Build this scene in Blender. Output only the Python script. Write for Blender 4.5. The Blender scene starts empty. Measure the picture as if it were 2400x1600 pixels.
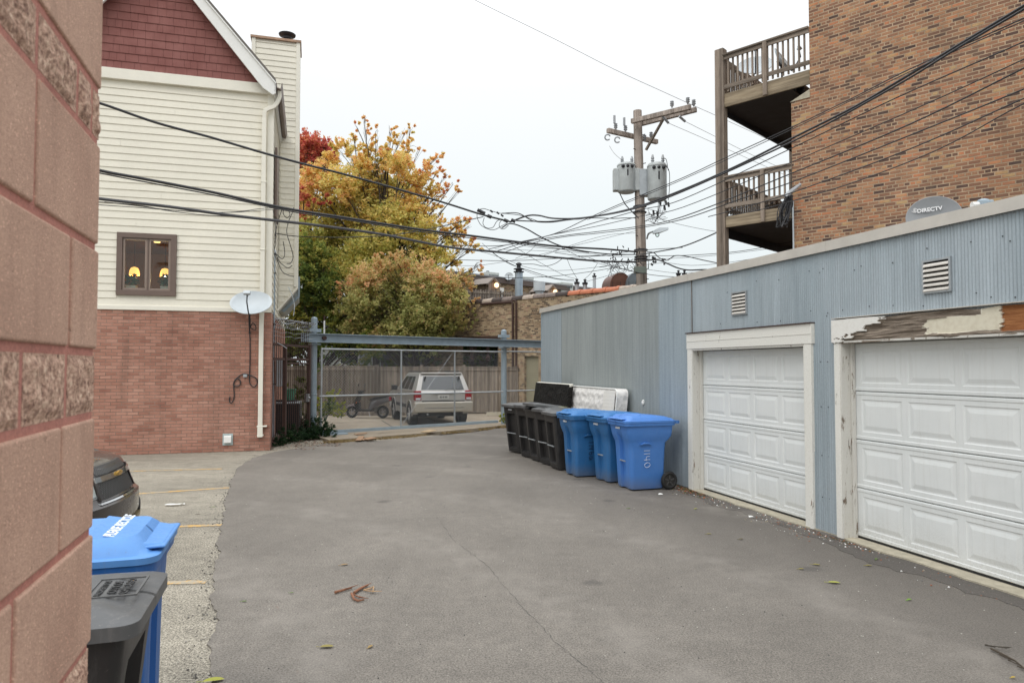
import bpy, bmesh, math, random
from math import radians, sin, cos, pi, sqrt, atan2, floor
from mathutils import Vector, Matrix, noise
R = random.Random(7)
SC = bpy.context.scene
COL = SC.collection
# ------------------------------------------------------------------ camera
F = 1650.0                       # focal length in pixels of the 2400 px wide photograph
CAMH = 1.85
TH = math.atan(58 / F)
cam = bpy.data.cameras.new('camera'); camo = bpy.data.objects.new('camera', cam); COL.objects.link(camo)
cam.sensor_width = 36; cam.lens = 36 * F / 2400; cam.clip_start = 0.05; cam.clip_end = 2000
camo.location = (0, 0, CAMH); camo.rotation_euler = (radians(90) + TH, 0, 0)
cam.dof.use_dof = True; cam.dof.focus_distance = 13.0; cam.dof.aperture_fstop = 9.0
SC.camera = camo
SC.view_settings.view_transform = 'Standard'; SC.view_settings.look = 'None'
SC.view_settings.exposure = 0.0; SC.view_settings.gamma = 1
# ------------------------------------------------------------------ world: bright overcast
W = bpy.data.worlds.new('World'); SC.world = W; W.use_nodes = True
nt = W.node_tree; nt.nodes.clear(); L = nt.links.new
out = nt.nodes.new('ShaderNodeOutputWorld'); bg = nt.nodes.new('ShaderNodeBackground'); bg2 = nt.nodes.new('ShaderNodeBackground')
add = nt.nodes.new('ShaderNodeAddShader'); tc = nt.nodes.new('ShaderNodeTexCoord'); sep = nt.nodes.new('ShaderNodeSeparateXYZ')
rp = nt.nodes.new('ShaderNodeValToRGB'); sky = nt.nodes.new('ShaderNodeTexSky')
SUN_EL, SUN_ROT = radians(48), radians(200)
sky.sky_type = 'NISHITA'; sky.sun_disc = False; sky.sun_elevation = SUN_EL; sky.sun_rotation = SUN_ROT
sky.dust_density = 5; sky.air_density = 1.5
L(sky.outputs[0], bg2.inputs[0]); bg2.inputs[1].default_value = 0.012
ns = nt.nodes.new('ShaderNodeTexNoise'); ns.inputs['Scale'].default_value = 2.2; ns.inputs['Detail'].default_value = 5
mp = nt.nodes.new('ShaderNodeMapping'); mp.inputs['Scale'].default_value = (1, 1, 3)
L(tc.outputs['Generated'], sep.inputs[0]); L(tc.outputs['Generated'], mp.inputs[0]); L(mp.outputs[0], ns.inputs[0])
ma = nt.nodes.new('ShaderNodeMath'); ma.operation = 'MULTIPLY_ADD'; ma.inputs[1].default_value = 0.06
L(ns.outputs[0], ma.inputs[0]); L(sep.outputs[2], ma.inputs[2]); L(ma.outputs[0], rp.inputs[0])
e = rp.color_ramp.elements
e[0].position = 0.0; e[0].color = (.76, .83, .86, 1)
e[1].position = 1.0; e[1].color = (2.35, 2.42, 2.5, 1)
for p, c in ((.14, (.80, .86, .88)), (.26, (.87, .92, .93)), (.40, (.97, .98, .98)), (.55, (1.25, 1.27, 1.28))):
    q = e.new(p); q.color = (*c, 1)
L(rp.outputs[0], bg.inputs[0]); bg.inputs[1].default_value = 1.0
L(bg.outputs[0], add.inputs[0]); L(bg2.outputs[0], add.inputs[1]); L(add.outputs[0], out.inputs[0])
sl = bpy.data.lights.new('sun', 'SUN'); so = bpy.data.objects.new('sun', sl); COL.objects.link(so)
sl.energy = 0.75; sl.angle = radians(28); sl.color = (1, .97, .93)
so.rotation_euler = (radians(90) - SUN_EL, 0, radians(-25))   # from behind the camera, a little to the left
so.rotation_euler = Vector((-.35, -.75, .95)).to_track_quat('Z', 'Y').to_euler()

# ------------------------------------------------------------------ where a picture point lies in the world
def ray(px, py):
    u = (px - 1200) / F; v = (800 - py) / F
    return Vector((u, cos(TH) - v * sin(TH), sin(TH) + v * cos(TH)))
C0 = Vector((0, 0, CAMH))
def G(px, py, z=0.0):
    d = ray(px, py); t = (z - CAMH) / d.z
    return C0 + d * t
def AT(px, py, Y):
    d = ray(px, py); return C0 + d * (Y / d.y)
class Frame:
    """a vertical wall's own axes: x along it, y into the building, z up"""
    def __init__(s, o, ang):
        s.o = Vector((o[0], o[1], 0)); s.a = ang; s.x = Vector((cos(ang), sin(ang), 0)); s.y = Vector((-sin(ang), cos(ang), 0))
    def on(s, px, py, y=0.0):
        d = ray(px, py); c = C0 - s.o
        t = (y - c.dot(s.y)) / d.dot(s.y)
        return c.dot(s.x) + t * d.dot(s.x), CAMH + t * d.z
    def w(s, x, y, z=0.0):
        return s.o + s.x * x + s.y * y + Vector((0, 0, z))
    def loc(s, p):
        q = Vector((p[0], p[1], 0)) - s.o
        return q.dot(s.x), q.dot(s.y)

# ------------------------------------------------------------------ objects
def tag(o, label=None, cat=None, group=None, kind=None):
    if label: o['label'] = label
    if cat: o['category'] = cat
    if group: o['group'] = group
    if kind: o['kind'] = kind
    return o
def thing(name, label, cat, loc=(0, 0, 0), rotz=0.0, group=None):
    o = bpy.data.objects.new(name, None); COL.objects.link(o)
    o.location = loc; o.rotation_euler = (0, 0, rotz); o.empty_display_size = .2
    return tag(o, label, cat, group)
class MB:
    def __init__(s): s.v = []; s.f = []; s.mi = []; s.m = None; s.k = 0
    def add(s, vs, fs):
        b = len(s.v)
        if s.m is None: s.v += [tuple(v) for v in vs]
        else: s.v += [tuple(s.m @ Vector(v)) for v in vs]
        s.f += [tuple(i + b for i in f) for f in fs]; s.mi += [s.k] * len(fs)
        return s
    def box(s, x0, x1, y0, y1, z0, z1):
        if x0 > x1: x0, x1 = x1, x0
        if y0 > y1: y0, y1 = y1, y0
        if z0 > z1: z0, z1 = z1, z0
        return s.add([(x0, y0, z0), (x1, y0, z0), (x1, y1, z0), (x0, y1, z0), (x0, y0, z1), (x1, y0, z1), (x1, y1, z1), (x0, y1, z1)],
                     [(0, 3, 2, 1), (4, 5, 6, 7), (0, 1, 5, 4), (1, 2, 6, 5), (2, 3, 7, 6), (3, 0, 4, 7)])
    def bar(s, p0, p1, w, h, up=(0, 0, 1)):
        """a rectangular bar between two points"""
        p0 = Vector(p0); p1 = Vector(p1); d = (p1 - p0).normalized(); u = Vector(up)
        if abs(d.dot(u)) > .98: u = Vector((0, 1, 0))
        a = d.cross(u).normalized() * w / 2; b = a.cross(d).normalized() * h / 2
        vs = [p + i * a + j * b for p in (p0, p1) for i, j in ((-1, -1), (1, -1), (1, 1), (-1, 1))]
        return s.add(vs, [(0, 3, 2, 1), (4, 5, 6, 7), (0, 1, 5, 4), (1, 2, 6, 5), (2, 3, 7, 6), (3, 0, 4, 7)])
    def ring(s, c, d, r, n, up=None):
        d = Vector(d).normalized(); u = Vector(up) if up else Vector((0, 0, 1))
        if abs(d.dot(u)) > .95: u = Vector((1, 0, 0))
        a = d.cross(u).normalized(); b = a.cross(d)
        return [Vector(c) + (a * cos(2 * pi * i / n) + b * sin(2 * pi * i / n)) * r for i in range(n)]
    def cyl(s, p0, p1, r0, r1=None, n=12, caps=True):
        r1 = r0 if r1 is None else r1; d = Vector(p1) - Vector(p0)
        return s.loft([s.ring(p0, d, r0, n), s.ring(p1, d, r1, n)], caps)
    def loft(s, rings, caps=True, closed=True):
        n = len(rings[0]); vs = [v for r in rings for v in r]; fs = []
        for k in range(len(rings) - 1):
            for i in range(n if closed else n - 1):
                j = (i + 1) % n; fs.append((k * n + i, k * n + j, (k + 1) * n + j, (k + 1) * n + i))
        if caps:
            fs.append(tuple(range(n))[::-1]); fs.append(tuple((len(rings) - 1) * n + i for i in range(n)))
        return s.add(vs, fs)
    def tube(s, pts, r, n=6, caps=True):
        pts = [Vector(p) for p in pts]; rr = r if isinstance(r, (list, tuple)) else [r] * len(pts); rings = []
        for i, p in enumerate(pts):
            d = pts[min(i + 1, len(pts) - 1)] - pts[max(i - 1, 0)]
            rings.append(s.ring(p, d, rr[i], n))
        return s.loft(rings, caps)
    def lathe(s, prof, n=24, c=(0, 0, 0), caps=True):
        c = Vector(c)
        return s.loft([[c + Vector((r * cos(2 * pi * i / n), r * sin(2 * pi * i / n), z)) for i in range(n)] for r, z in prof], caps)
    def prism(s, poly, a0, a1, axis='y'):
        """polygon in the plane across `axis`, pushed from a0 to a1"""
        def P(p, t):
            if axis == 'y': return (p[0], t, p[1])
            if axis == 'x': return (t, p[0], p[1])
            return (p[0], p[1], t)
        n = len(poly); ar = sum(poly[i][0] * poly[(i + 1) % n][1] - poly[(i + 1) % n][0] * poly[i][1] for i in range(n))
        if ar < 0: poly = poly[::-1]
        vs = [P(p, a0) for p in poly] + [P(p, a1) for p in poly]
        A = tuple(range(n)); B = tuple(n + i for i in range(n))
        fs = [A, B[::-1]] + [(j, i, n + i, n + j) for i in range(n) for j in [(i + 1) % n]]
        if axis == 'y' : pass
        else: fs = [f[::-1] for f in fs]
        return s.add(vs, fs)
    def ell(s, c, rx, ry, rz, n=12, m=8):
        c = Vector(c)
        return s.loft([[c + Vector((rx * sin(t) * cos(2 * pi * i / n), ry * sin(t) * sin(2 * pi * i / n), -rz * cos(t))) for i in range(n)]
                       for t in [max(.02, min(pi - .02, pi * k / m)) for k in range(m + 1)]])
    def torus(s, c, d, r, q, n=24, m=8, a0=0, a1=2 * pi):
        d = Vector(d).normalized(); u = Vector((0, 0, 1))
        if abs(d.dot(u)) > .95: u = Vector((1, 0, 0))
        a = d.cross(u).normalized(); b = a.cross(d); c = Vector(c); rings = []
        full = abs(a1 - a0 - 2 * pi) < 1e-6
        for i in range(n + 1):
            t = a0 + (a1 - a0) * i / n; e = a * cos(t) + b * sin(t)
            rings.append([c + e * (r + q * cos(2 * pi * k / m)) + d * q * sin(2 * pi * k / m) for k in range(m)])
        return s.loft(rings, not full)
    def build(s, name, mats, parent=None, loc=None, rotz=0.0, smooth=False, bevel=0, uv=True, flip=True, segs=2):
        me = bpy.data.meshes.new(name); me.from_pydata(s.v, [], s.f)
        mats = mats if isinstance(mats, (list, tuple)) else [mats]
        for m in mats: me.materials.append(m)
        if len(mats) > 1: me.polygons.foreach_set('material_index', s.mi)
        if flip and len(s.f) < 60000:
            bm = bmesh.new(); bm.from_mesh(me); bmesh.ops.recalc_face_normals(bm, faces=bm.faces); bm.to_mesh(me); bm.free()
        if uv:
            ul = me.uv_layers.new(name='uv'); dat = ul.data; vv = me.vertices
            for p in me.polygons:
                nx, ny, nz = abs(p.normal.x), abs(p.normal.y), abs(p.normal.z)
                for li in p.loop_indices:
                    c = vv[me.loops[li].vertex_index].co
                    if nz > .9: t = (c.x, c.y)
                    elif nx > ny: t = (c.y, c.z)
                    else: t = (c.x, c.z)
                    dat[li].uv = t
        if smooth:
            me.shade_smooth(); me.set_sharp_from_angle(angle=radians(smooth if smooth is not True else 38))
        o = bpy.data.objects.new(name, me); COL.objects.link(o)
        if parent: o.parent = parent
        if loc is not None: o.location = loc
        if rotz: o.rotation_euler = (0, 0, rotz)
        if bevel:
            b = o.modifiers.new('bevel', 'BEVEL'); b.width = bevel; b.segments = segs; b.limit_method = 'ANGLE'; b.angle_limit = radians(40)
        return o
def copy_tree(o, parent=None):
    c = o.copy(); COL.objects.link(c); c.parent = parent
    for ch in list(o.children): copy_tree(ch, c)
    return c
def rect_holes(mb, x0, x1, z0, z1, holes, y0, y1):
    """a wall slab with rectangular openings"""
    xs = sorted({x0, x1, *[min(max(h[i], x0), x1) for h in holes for i in (0, 1)]}); zs = sorted({z0, z1, *[min(max(h[i], z0), z1) for h in holes for i in (2, 3)]})
    for i in range(len(xs) - 1):
        run = None
        for j in range(len(zs) - 1):
            cx = (xs[i] + xs[i + 1]) / 2; cz = (zs[j] + zs[j + 1]) / 2
            if any(h[0] < cx < h[1] and h[2] < cz < h[3] for h in holes):
                if run is not None: mb.box(xs[i], xs[i + 1], y0, y1, run, zs[j]); run = None
            elif run is None: run = zs[j]
        if run is not None: mb.box(xs[i], xs[i + 1], y0, y1, run, z1)
def spline(pts, k=8):
    pts = [Vector(p) for p in pts]; o = []
    if len(pts) < 3: return pts
    P = [pts[0] * 2 - pts[1]] + pts + [pts[-1] * 2 - pts[-2]]
    for i in range(1, len(P) - 2):
        a, b, c, d = P[i - 1:i + 3]
        for j in range(k):
            t = j / k
            o.append(.5 * ((2 * b) + (c - a) * t + (2 * a - 5 * b + 4 * c - d) * t * t + (3 * b - a - 3 * c + d) * t ** 3))
    return o + [pts[-1]]
def text(s, name, size, mat, parent, loc, rot, depth=.002, align='CENTER', sx=1.0, bold=0.0):
    cu = bpy.data.curves.new(name, 'FONT'); cu.body = s; cu.size = size; cu.extrude = depth; cu.align_x = align; cu.align_y = 'CENTER'
    cu.offset = bold
    cu.materials.append(mat); o = bpy.data.objects.new(name, cu); COL.objects.link(o); o.parent = parent
    dg = bpy.context.evaluated_depsgraph_get(); me = bpy.data.meshes.new_from_object(o.evaluated_get(dg)); bpy.data.objects.remove(o)
    me.name = name; o = bpy.data.objects.new(name, me); COL.objects.link(o); o.parent = parent
    o.location = loc; o.rotation_euler = rot; o.scale = (sx, 1, 1)
    return o

# ------------------------------------------------------------------ materials
class NT:
    def __init__(s, name):
        s.m = bpy.data.materials.new(name); s.m.use_nodes = True; s.t = s.m.node_tree; s.b = s.t.nodes['Principled BSDF']; s.tc = s.t.nodes.new('ShaderNodeTexCoord')
    def n(s, t, **k):
        x = s.t.nodes.new('ShaderNode' + t)
        for a, b in k.items():
            if a in x.inputs and a not in ('operation', 'blend_type'): x.inputs[a].default_value = b
            else: setattr(x, a, b)
        return x
    def l(s, a, b): s.t.links.new(a, b)
    def co(s, kind='Object', scale=None, rot=None):
        o = s.tc.outputs[kind]
        if scale:
            m = s.n('Mapping'); m.inputs['Scale'].default_value = scale
            if rot: m.inputs['Rotation'].default_value = rot
            s.l(o, m.inputs[0]); return m.outputs[0]
        return o
    def noise(s, co, sc, det=4, rough=.6, dist=0):
        x = s.n('TexNoise'); x.inputs['Scale'].default_value = sc; x.inputs['Detail'].default_value = det
        x.inputs['Roughness'].default_value = rough; x.inputs['Distortion'].default_value = dist
        s.l(co, x.inputs['Vector']); return x.outputs[0]
    def ramp(s, v, st, interp='LINEAR'):
        x = s.n('ValToRGB'); x.color_ramp.interpolation = interp; e = x.color_ramp.elements
        while len(e) < len(st): e.new(.5)
        for i, (p, c) in enumerate(st):
            e[i].position = p; e[i].color = (*c, 1) if isinstance(c, (tuple, list)) else (c, c, c, 1)
        s.l(v, x.inputs[0]); return x.outputs[0]
    def mix(s, f, a, b, mode='MIX'):
        x = s.n('Mix'); x.data_type = 'RGBA'; x.blend_type = mode
        for sock, val in ((x.inputs[0], f), (x.inputs[6], a), (x.inputs[7], b)):
            if hasattr(val, 'links'): s.l(val, sock)
            elif isinstance(val, (tuple, list)): sock.default_value = (*val, 1)
            else: sock.default_value = val
        return x.outputs[2]
    def math(s, op, a, b=0.0, c=0.0):
        x = s.n('Math'); x.operation = op
        for i, v in enumerate((a, b, c)):
            if hasattr(v, 'links'): s.l(v, x.inputs[i])
            else: x.inputs[i].default_value = v
        return x.outputs[0]
    def bump(s, h, st=.4, d=.01, prev=None):
        x = s.n('Bump'); x.inputs['Strength'].default_value = st; x.inputs['Distance'].default_value = d; s.l(h, x.inputs['Height'])
        if prev: s.l(prev, x.inputs['Normal'])
        return x.outputs[0]
    def fin(s, col=None, rough=.7, metal=0, nrm=None, spec=None):
        def S(v, sock):
            if v is None: return
            if hasattr(v, 'links'): s.l(v, sock)
            elif isinstance(v, (tuple, list)): sock.default_value = (*v, 1)
            else: sock.default_value = v
        S(col, s.b.inputs['Base Color']); S(rough, s.b.inputs['Roughness']); S(metal, s.b.inputs['Metallic']); S(nrm, s.b.inputs['Normal'])
        S(spec, s.b.inputs['Specular IOR Level'])
        return s.m
def c2(c, k): return tuple(min(1, x * k) for x in c)
def plain(name, c, rough=.6, metal=0, var=.12, sc=3.0, fine=60, bump=.05, spec=None, co=None):
    """a paint, plastic or metal with dirt and unevenness of its own"""
    n = NT(name); o = n.co('Object', co) if co else n.co()
    big = n.noise(o, sc, 5, .65); sm = n.noise(o, fine, 3)
    col = n.mix(n.ramp(big, ((.3, 0), (.7, 1))), c2(c, 1 - var), c2(c, 1 + var))
    col = n.mix(n.ramp(sm, ((.35, 0), (.75, var * 1.6))), col, c2(c, .55))
    r = n.ramp(big, ((.3, max(.03, rough - .1)), (.7, min(1, rough + .1))))
    return n.fin(col, r, metal, n.bump(sm, bump * 2, .004), spec)
def emis(name, c, st):
    n = NT(name); n.b.inputs['Emission Color'].default_value = (*c, 1); n.b.inputs['Emission Strength'].default_value = st
    return n.fin(c, .5)
def brick(name, stops, mortar, w=.203, h=.0677, mt=.010, rough=.85, squash=1.0, sqf=2, jitter=.5, big=.18, bump=.6, offs=.5, hsv=None):
    n = NT(name); uvn = n.tc.outputs['UV']
    # uneven courses
    wob = n.noise(uvn, 3.0, 2); wv = n.n('VectorMath'); wv.operation = 'MULTIPLY_ADD'
    n.l(wob, wv.inputs[0]); wv.inputs[1].default_value = (.006, .006, 0); n.l(uvn, wv.inputs[2])
    b = n.n('TexBrick'); n.l(wv.outputs[0], b.inputs['Vector']); b.offset = offs; b.squash = squash; b.squash_frequency = sqf
    b.inputs['Scale'].default_value = 1; b.inputs['Brick Width'].default_value = w; b.inputs['Row Height'].default_value = h
    b.inputs['Mortar Size'].default_value = mt * .62; b.inputs['Mortar Smooth'].default_value = .25; b.inputs['Bias'].default_value = 0
    b.inputs['Color1'].default_value = (0, 0, 0, 1); b.inputs['Color2'].default_value = (1, 1, 1, 1)
    pb = n.math('ADD', b.outputs['Color'], n.math('MULTIPLY', n.math('SUBTRACT', n.noise(uvn, 1.1, 3), .5), jitter))
    col = n.ramp(pb, stops)
    sm = n.noise(uvn, 55, 4); bg_ = n.noise(uvn, .6, 5, .7)
    col = n.mix(.22, col, n.ramp(sm, ((.3, .25), (.7, .9))), 'OVERLAY')
    mo = n.mix(n.ramp(n.noise(uvn, 4, 4), ((.35, 0), (.7, 1))), mortar, c2(mortar, .6))
    col = n.mix(b.outputs['Fac'], col, mo)
    col = n.mix(big, col, n.ramp(bg_, ((.3, .15), (.7, .95))), 'SOFT_LIGHT')
    stk = n.noise(n.co('UV', (1.6, .22, 1)), 1.3, 6, .7, .5); col = n.mix(n.ramp(stk, ((.50, 0), (.72, .38))), col, c2(mortar, .38))
    h_ = n.math('MULTIPLY_ADD', b.outputs['Fac'], -1.0, n.math('MULTIPLY', sm, .35))
    return n.fin(col, rough, 0, n.bump(h_, bump, .012), .25)
# ------------------------------------------------------------------ shared materials
def asphalt():
    n = NT('asphalt'); o = n.co()
    gr = n.noise(o, 75, 5, .85); mid = n.noise(o, 9, 6, .75); big = n.noise(o, .55, 6, .62, .6); streak = n.noise(n.co('Object', (.5, .13, 1), (0, 0, -.28)), 2.2, 5, .6, .5)
    col = n.mix(n.ramp(gr, ((.38, 0), (.60, 1))), (.075, .067, .058), (.252, .227, .195))
    col = n.mix(.45, col, n.ramp(big, ((.3, .34), (.5, .5), (.72, .66))), 'OVERLAY')
    col = n.mix(.5, col, n.ramp(streak, ((.3, .41), (.7, .59))), 'OVERLAY')
    col = n.mix(.45, col, n.ramp(mid, ((.3, .3), (.7, .7))), 'OVERLAY')
    v = n.n('TexVoronoi'); v.inputs['Scale'].default_value = 42; n.l(o, v.inputs['Vector'])
    st = n.math('MULTIPLY', n.ramp(v.outputs['Distance'], ((.13, 1), (.2, 0))), n.ramp(n.noise(o, 11, 2), ((.56, 0), (.64, .55))))
    col = n.mix(st, col, (.42, .39, .34))
    # older, darker surfacing: a band by the garages, a worn patch low at the left, oil spots, pale tyre scuffs
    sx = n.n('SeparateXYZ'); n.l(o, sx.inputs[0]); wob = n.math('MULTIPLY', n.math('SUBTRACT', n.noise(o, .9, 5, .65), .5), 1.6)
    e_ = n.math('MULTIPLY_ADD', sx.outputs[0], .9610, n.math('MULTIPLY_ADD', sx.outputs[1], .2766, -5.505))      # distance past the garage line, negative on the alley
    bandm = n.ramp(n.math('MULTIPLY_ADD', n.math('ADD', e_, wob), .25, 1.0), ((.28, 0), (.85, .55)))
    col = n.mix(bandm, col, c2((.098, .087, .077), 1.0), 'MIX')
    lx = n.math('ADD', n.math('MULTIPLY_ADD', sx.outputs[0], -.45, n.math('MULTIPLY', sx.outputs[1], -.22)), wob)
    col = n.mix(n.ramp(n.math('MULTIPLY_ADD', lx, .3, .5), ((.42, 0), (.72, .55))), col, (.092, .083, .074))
    vo = n.n('TexVoronoi'); vo.inputs['Scale'].default_value = .95; wv = n.n('VectorMath'); wv.operation = 'MULTIPLY_ADD'; n.l(n.noise(o, 6, 4), wv.inputs[0]); wv.inputs[1].default_value = (.18, .18, 0); n.l(o, wv.inputs[2]); n.l(wv.outputs[0], vo.inputs['Vector'])
    col = n.mix(n.ramp(vo.outputs['Distance'], ((.05, .5), (.11, 0))), col, (.06, .054, .05))
    wv2 = n.n('TexWave'); wv2.wave_type = 'RINGS'; wv2.rings_direction = 'Z'; mp2 = n.n('Mapping'); mp2.inputs['Location'].default_value = (7.5, -1.5, 0); n.l(o, mp2.inputs[0]); n.l(mp2.outputs[0], wv2.inputs['Vector'])
    wv2.inputs['Scale'].default_value = .16; wv2.inputs['Distortion'].default_value = 1.2; wv2.inputs['Detail'].default_value = 3; wv2.inputs['Detail Scale'].default_value = 1.5
    col = n.mix(n.math('MULTIPLY', n.ramp(wv2.outputs['Fac'], ((.72, 0), (.95, .35))), n.ramp(n.noise(o, 3, 5), ((.4, 0), (.65, 1)))), col, (.27, .245, .215))
    return n.fin(col, n.ramp(mid, ((.3, .72), (.7, .9))), 0, n.bump(gr, .55, .004), .35)
def concrete_lot():
    n = NT('old_concrete'); o = n.co()
    gr = n.noise(o, 62, 5, .9); mid = n.noise(o, 5, 6, .7, .4); big = n.noise(n.co('Object', (.35, 1.5, 1), (0, 0, -.28)), .8, 6, .65, .5)
    col = n.mix(n.ramp(gr, ((.42, 0), (.58, 1))), (.07, .062, .048), (.50, .455, .37))
    col = n.mix(.6, col, n.ramp(big, ((.3, .30), (.68, .68))), 'OVERLAY')
    col = n.mix(.55, col, n.ramp(mid, ((.32, .32), (.7, .64))), 'OVERLAY')
    return n.fin(col, .9, 0, n.bump(gr, .7, .006), .25)
def rear_slab():
    n = NT('rear_slab'); o = n.co()
    gr = n.noise(o, 45, 5, .85); mid = n.noise(o, 1.6, 6, .7)
    col = n.mix(n.ramp(gr, ((.35, 0), (.65, 1))), (.20, .165, .125), (.42, .355, .27))
    col = n.mix(.6, col, n.ramp(mid, ((.3, .33), (.7, .62))), 'OVERLAY')
    return n.fin(col, .9, 0, n.bump(gr, .4, .004), .25)
def dirt():
    n = NT('dirt'); o = n.co()
    gr = n.noise(o, 40, 5, .8); mid = n.noise(o, 3, 5)
    col = n.mix(n.ramp(gr, ((.3, 0), (.7, 1))), (.045, .035, .025), (.22, .17, .12))
    col = n.mix(.5, col, n.ramp(mid, ((.3, .3), (.7, .7))), 'OVERLAY')
    return n.fin(col, .95, 0, n.bump(gr, 1, .02), .2)
def wood(name, c1, c2_, axis='z', sc=1.0, rough=.85):
    """weathered boards: grain runs along `axis` of the UV (u or v)"""
    n = NT(name)
    s = {'z': (26, 1.6, 1), 'x': (1.6, 26, 1)}[axis]
    g = n.noise(n.co('UV', tuple(a * sc for a in s)), 1.6, 6, .7, .4); big = n.noise(n.co(), .9, 4)
    o2 = n.noise(n.co(), 30, 3); bd = n.noise(n.co('UV', {'z': (7.2, .12, 1), 'x': (.12, 7.2, 1)}[axis]), 1.0, 1)
    col = n.mix(n.ramp(g, ((.3, 0), (.7, 1))), c1, c2_)
    col = n.mix(.5, col, n.ramp(big, ((.3, .3), (.7, .7))), 'OVERLAY'); col = n.mix(.75, col, n.ramp(bd, ((.3, .2), (.7, .8))), 'OVERLAY')
    col = n.mix(n.ramp(o2, ((.70, 0), (.8, .6))), col, c2(c1, .3))
    return n.fin(col, rough, 0, n.bump(g, .4, .004), .25)
M = {}
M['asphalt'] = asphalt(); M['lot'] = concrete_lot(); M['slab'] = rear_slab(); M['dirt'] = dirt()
M['white_paint'] = plain('white_paint', (.78, .78, .75), .5, 0, .05, 2.5, 30, .03)
M['door_white'] = plain('door_white', (.665, .685, .675), .42, 0, .035, .8, 120, .01)
M['cream_trim'] = plain('cream_trim', (.79, .76, .66), .5, 0, .04, 3, 40, .03)
M['brown_frame'] = plain('brown_frame', (.15, .105, .085), .45, 0, .08)
M['black_plastic'] = plain('black_plastic', (.022, .021, .021), .42, 0, .25, 4, 90, .05)
M['black_lid'] = plain('black_lid', (.075, .077, .078), .42, 0, .25, 3, 60, .05)
M['rubber'] = plain('rubber', (.014, .014, .014), .7, 0, .2)
M['dark_metal'] = plain('dark_metal', (.03, .03, .035), .5, .3, .2)
M['steel'] = plain('galvanised_steel', (.42, .45, .47), .42, .55, .16, 6, 60, .05)
M['grey_paint'] = plain('grey_paint', (.30, .37, .42), .5, .1, .14, 5, 60, .05)
M['rust'] = plain('rusty_iron', (.07, .038, .03), .8, .1, .3, 8, 60, .2)
M['dish_grey'] = plain('dish_grey', (.52, .57, .60), .45, 0, .06, 4)
M['cable'] = plain('cable_rubber', (.022, .022, .025), .5, 0, .2)
M['cable_grey'] = plain('weathered_cable', (.07, .07, .075), .6, 0, .2)
M['wire_alu'] = plain('bare_wire', (.22, .22, .23), .5, .3, .1)
M['porcelain'] = plain('porcelain', (.36, .38, .40), .25, 0, .1)
M['chrome'] = plain('chrome', (.75, .76, .78), .15, 1, .04, 3, 60, .0)
M['concrete_new'] = plain('sill_concrete', (.42, .38, .29), .9, 0, .22, 9, 90, .3)
M['yellow_line'] = None
def line_paint():
    n = NT('worn_yellow_paint'); o = n.co()
    w = n.noise(o, 22, 5, .8); big = n.noise(o, 3, 3)
    col = n.mix(n.ramp(n.math('ADD', w, n.math('MULTIPLY', big, .5)), ((.66, 0), (.80, 1))), (.62, .36, .09), (.36, .32, .25))
    return n.fin(col, .85, 0, n.bump(w, .4, .003), .25)
M['yellow_line'] = line_paint()
def glass(name, tint=(.9, .95, .93), refl=.0):
    n = NT(name); t = n.t
    tr = t.nodes.new('ShaderNodeBsdfTransparent'); gl = t.nodes.new('ShaderNodeBsdfGlossy'); mx = t.nodes.new('ShaderNodeMixShader'); fr = t.nodes.new('ShaderNodeFresnel')
    tr.inputs[0].default_value = (*tint, 1); gl.inputs[0].default_value = (.8, .8, .8, 1); gl.inputs['Roughness'].default_value = .03; fr.inputs[0].default_value = 1.5
    mt = n.math('MULTIPLY_ADD', fr.outputs[0], 1.0, refl)
    n.l(mt, mx.inputs[0]); n.l(tr.outputs[0], mx.inputs[1]); n.l(gl.outputs[0], mx.inputs[2]); n.l(mx.outputs[0], t.nodes['Material Output'].inputs[0])
    return n.m
M['glass'] = glass('window_glass')
n_ = NT('dark_glass'); M['dark_glass'] = n_.fin((.012, .014, .015), .06, 0, None, .8)

# ------------------------------------------------------------------ frames of the buildings
HC = G(632, 1055); HOUSE = Frame(HC, radians(16.06))
GCp = AT(1270, 1034, 17.35); GC = Vector((.735, 17.35, 0)); GAR = Frame(GC, radians(-73.94))
APT = Frame((6.12, 15.24), radians(-43.9))
YEL = Frame((-1.87, 31.1), radians(-43.9))
WALL = Frame((-.782, 1.325), atan2(.953, -.302))

# ------------------------------------------------------------------ ground
def sheet(name, poly, z, mat, edge=0.0, kind='structure'):
    bm = bmesh.new(); vs = [bm.verts.new((p[0], p[1], z)) for p in poly]; bm.faces.new(vs)
    bmesh.ops.triangulate(bm, faces=bm.faces[:])
    if edge:
        n = len(poly); lo = [bm.verts.new((p[0], p[1], z - edge)) for p in poly]
        for i in range(n): bm.faces.new((vs[i], vs[(i + 1) % n], lo[(i + 1) % n], lo[i]))
    bmesh.ops.recalc_face_normals(bm, faces=bm.faces[:])
    me = bpy.data.meshes.new(name); bm.to_mesh(me); bm.free(); me.materials.append(mat)
    o = bpy.data.objects.new(name, me); COL.objects.link(o); return tag(o, kind=kind)
def jag(pts, amp, step, seed):
    r = random.Random(seed); out = []
    for a, b in zip(pts[:-1], pts[1:]):
        a = Vector((a[0], a[1])); b = Vector((b[0], b[1])); k = max(1, int((b - a).length / step)); nrm = Vector((-(b - a).y, (b - a).x)).normalized()
        for i in range(k):
            p = a.lerp(b, i / k)
            out.append(tuple(p + nrm * (noise.noise(Vector((p.x * 2.2, p.y * 2.2, seed))) * amp * 2 + r.uniform(-amp, amp) * .5)))
    out.append((pts[-1][0], pts[-1][1])); return out
sheet('ground', [(-300, -60), (300, -60), (300, 600), (-300, 600)], -.12, M['dirt'])
sheet('bare_earth', [(-9, 14), (-4.2, 14.5), (-4.2, 17.6), (-4.9, 20.7), (-9, 20.7)], -.004, M['dirt'])
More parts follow.
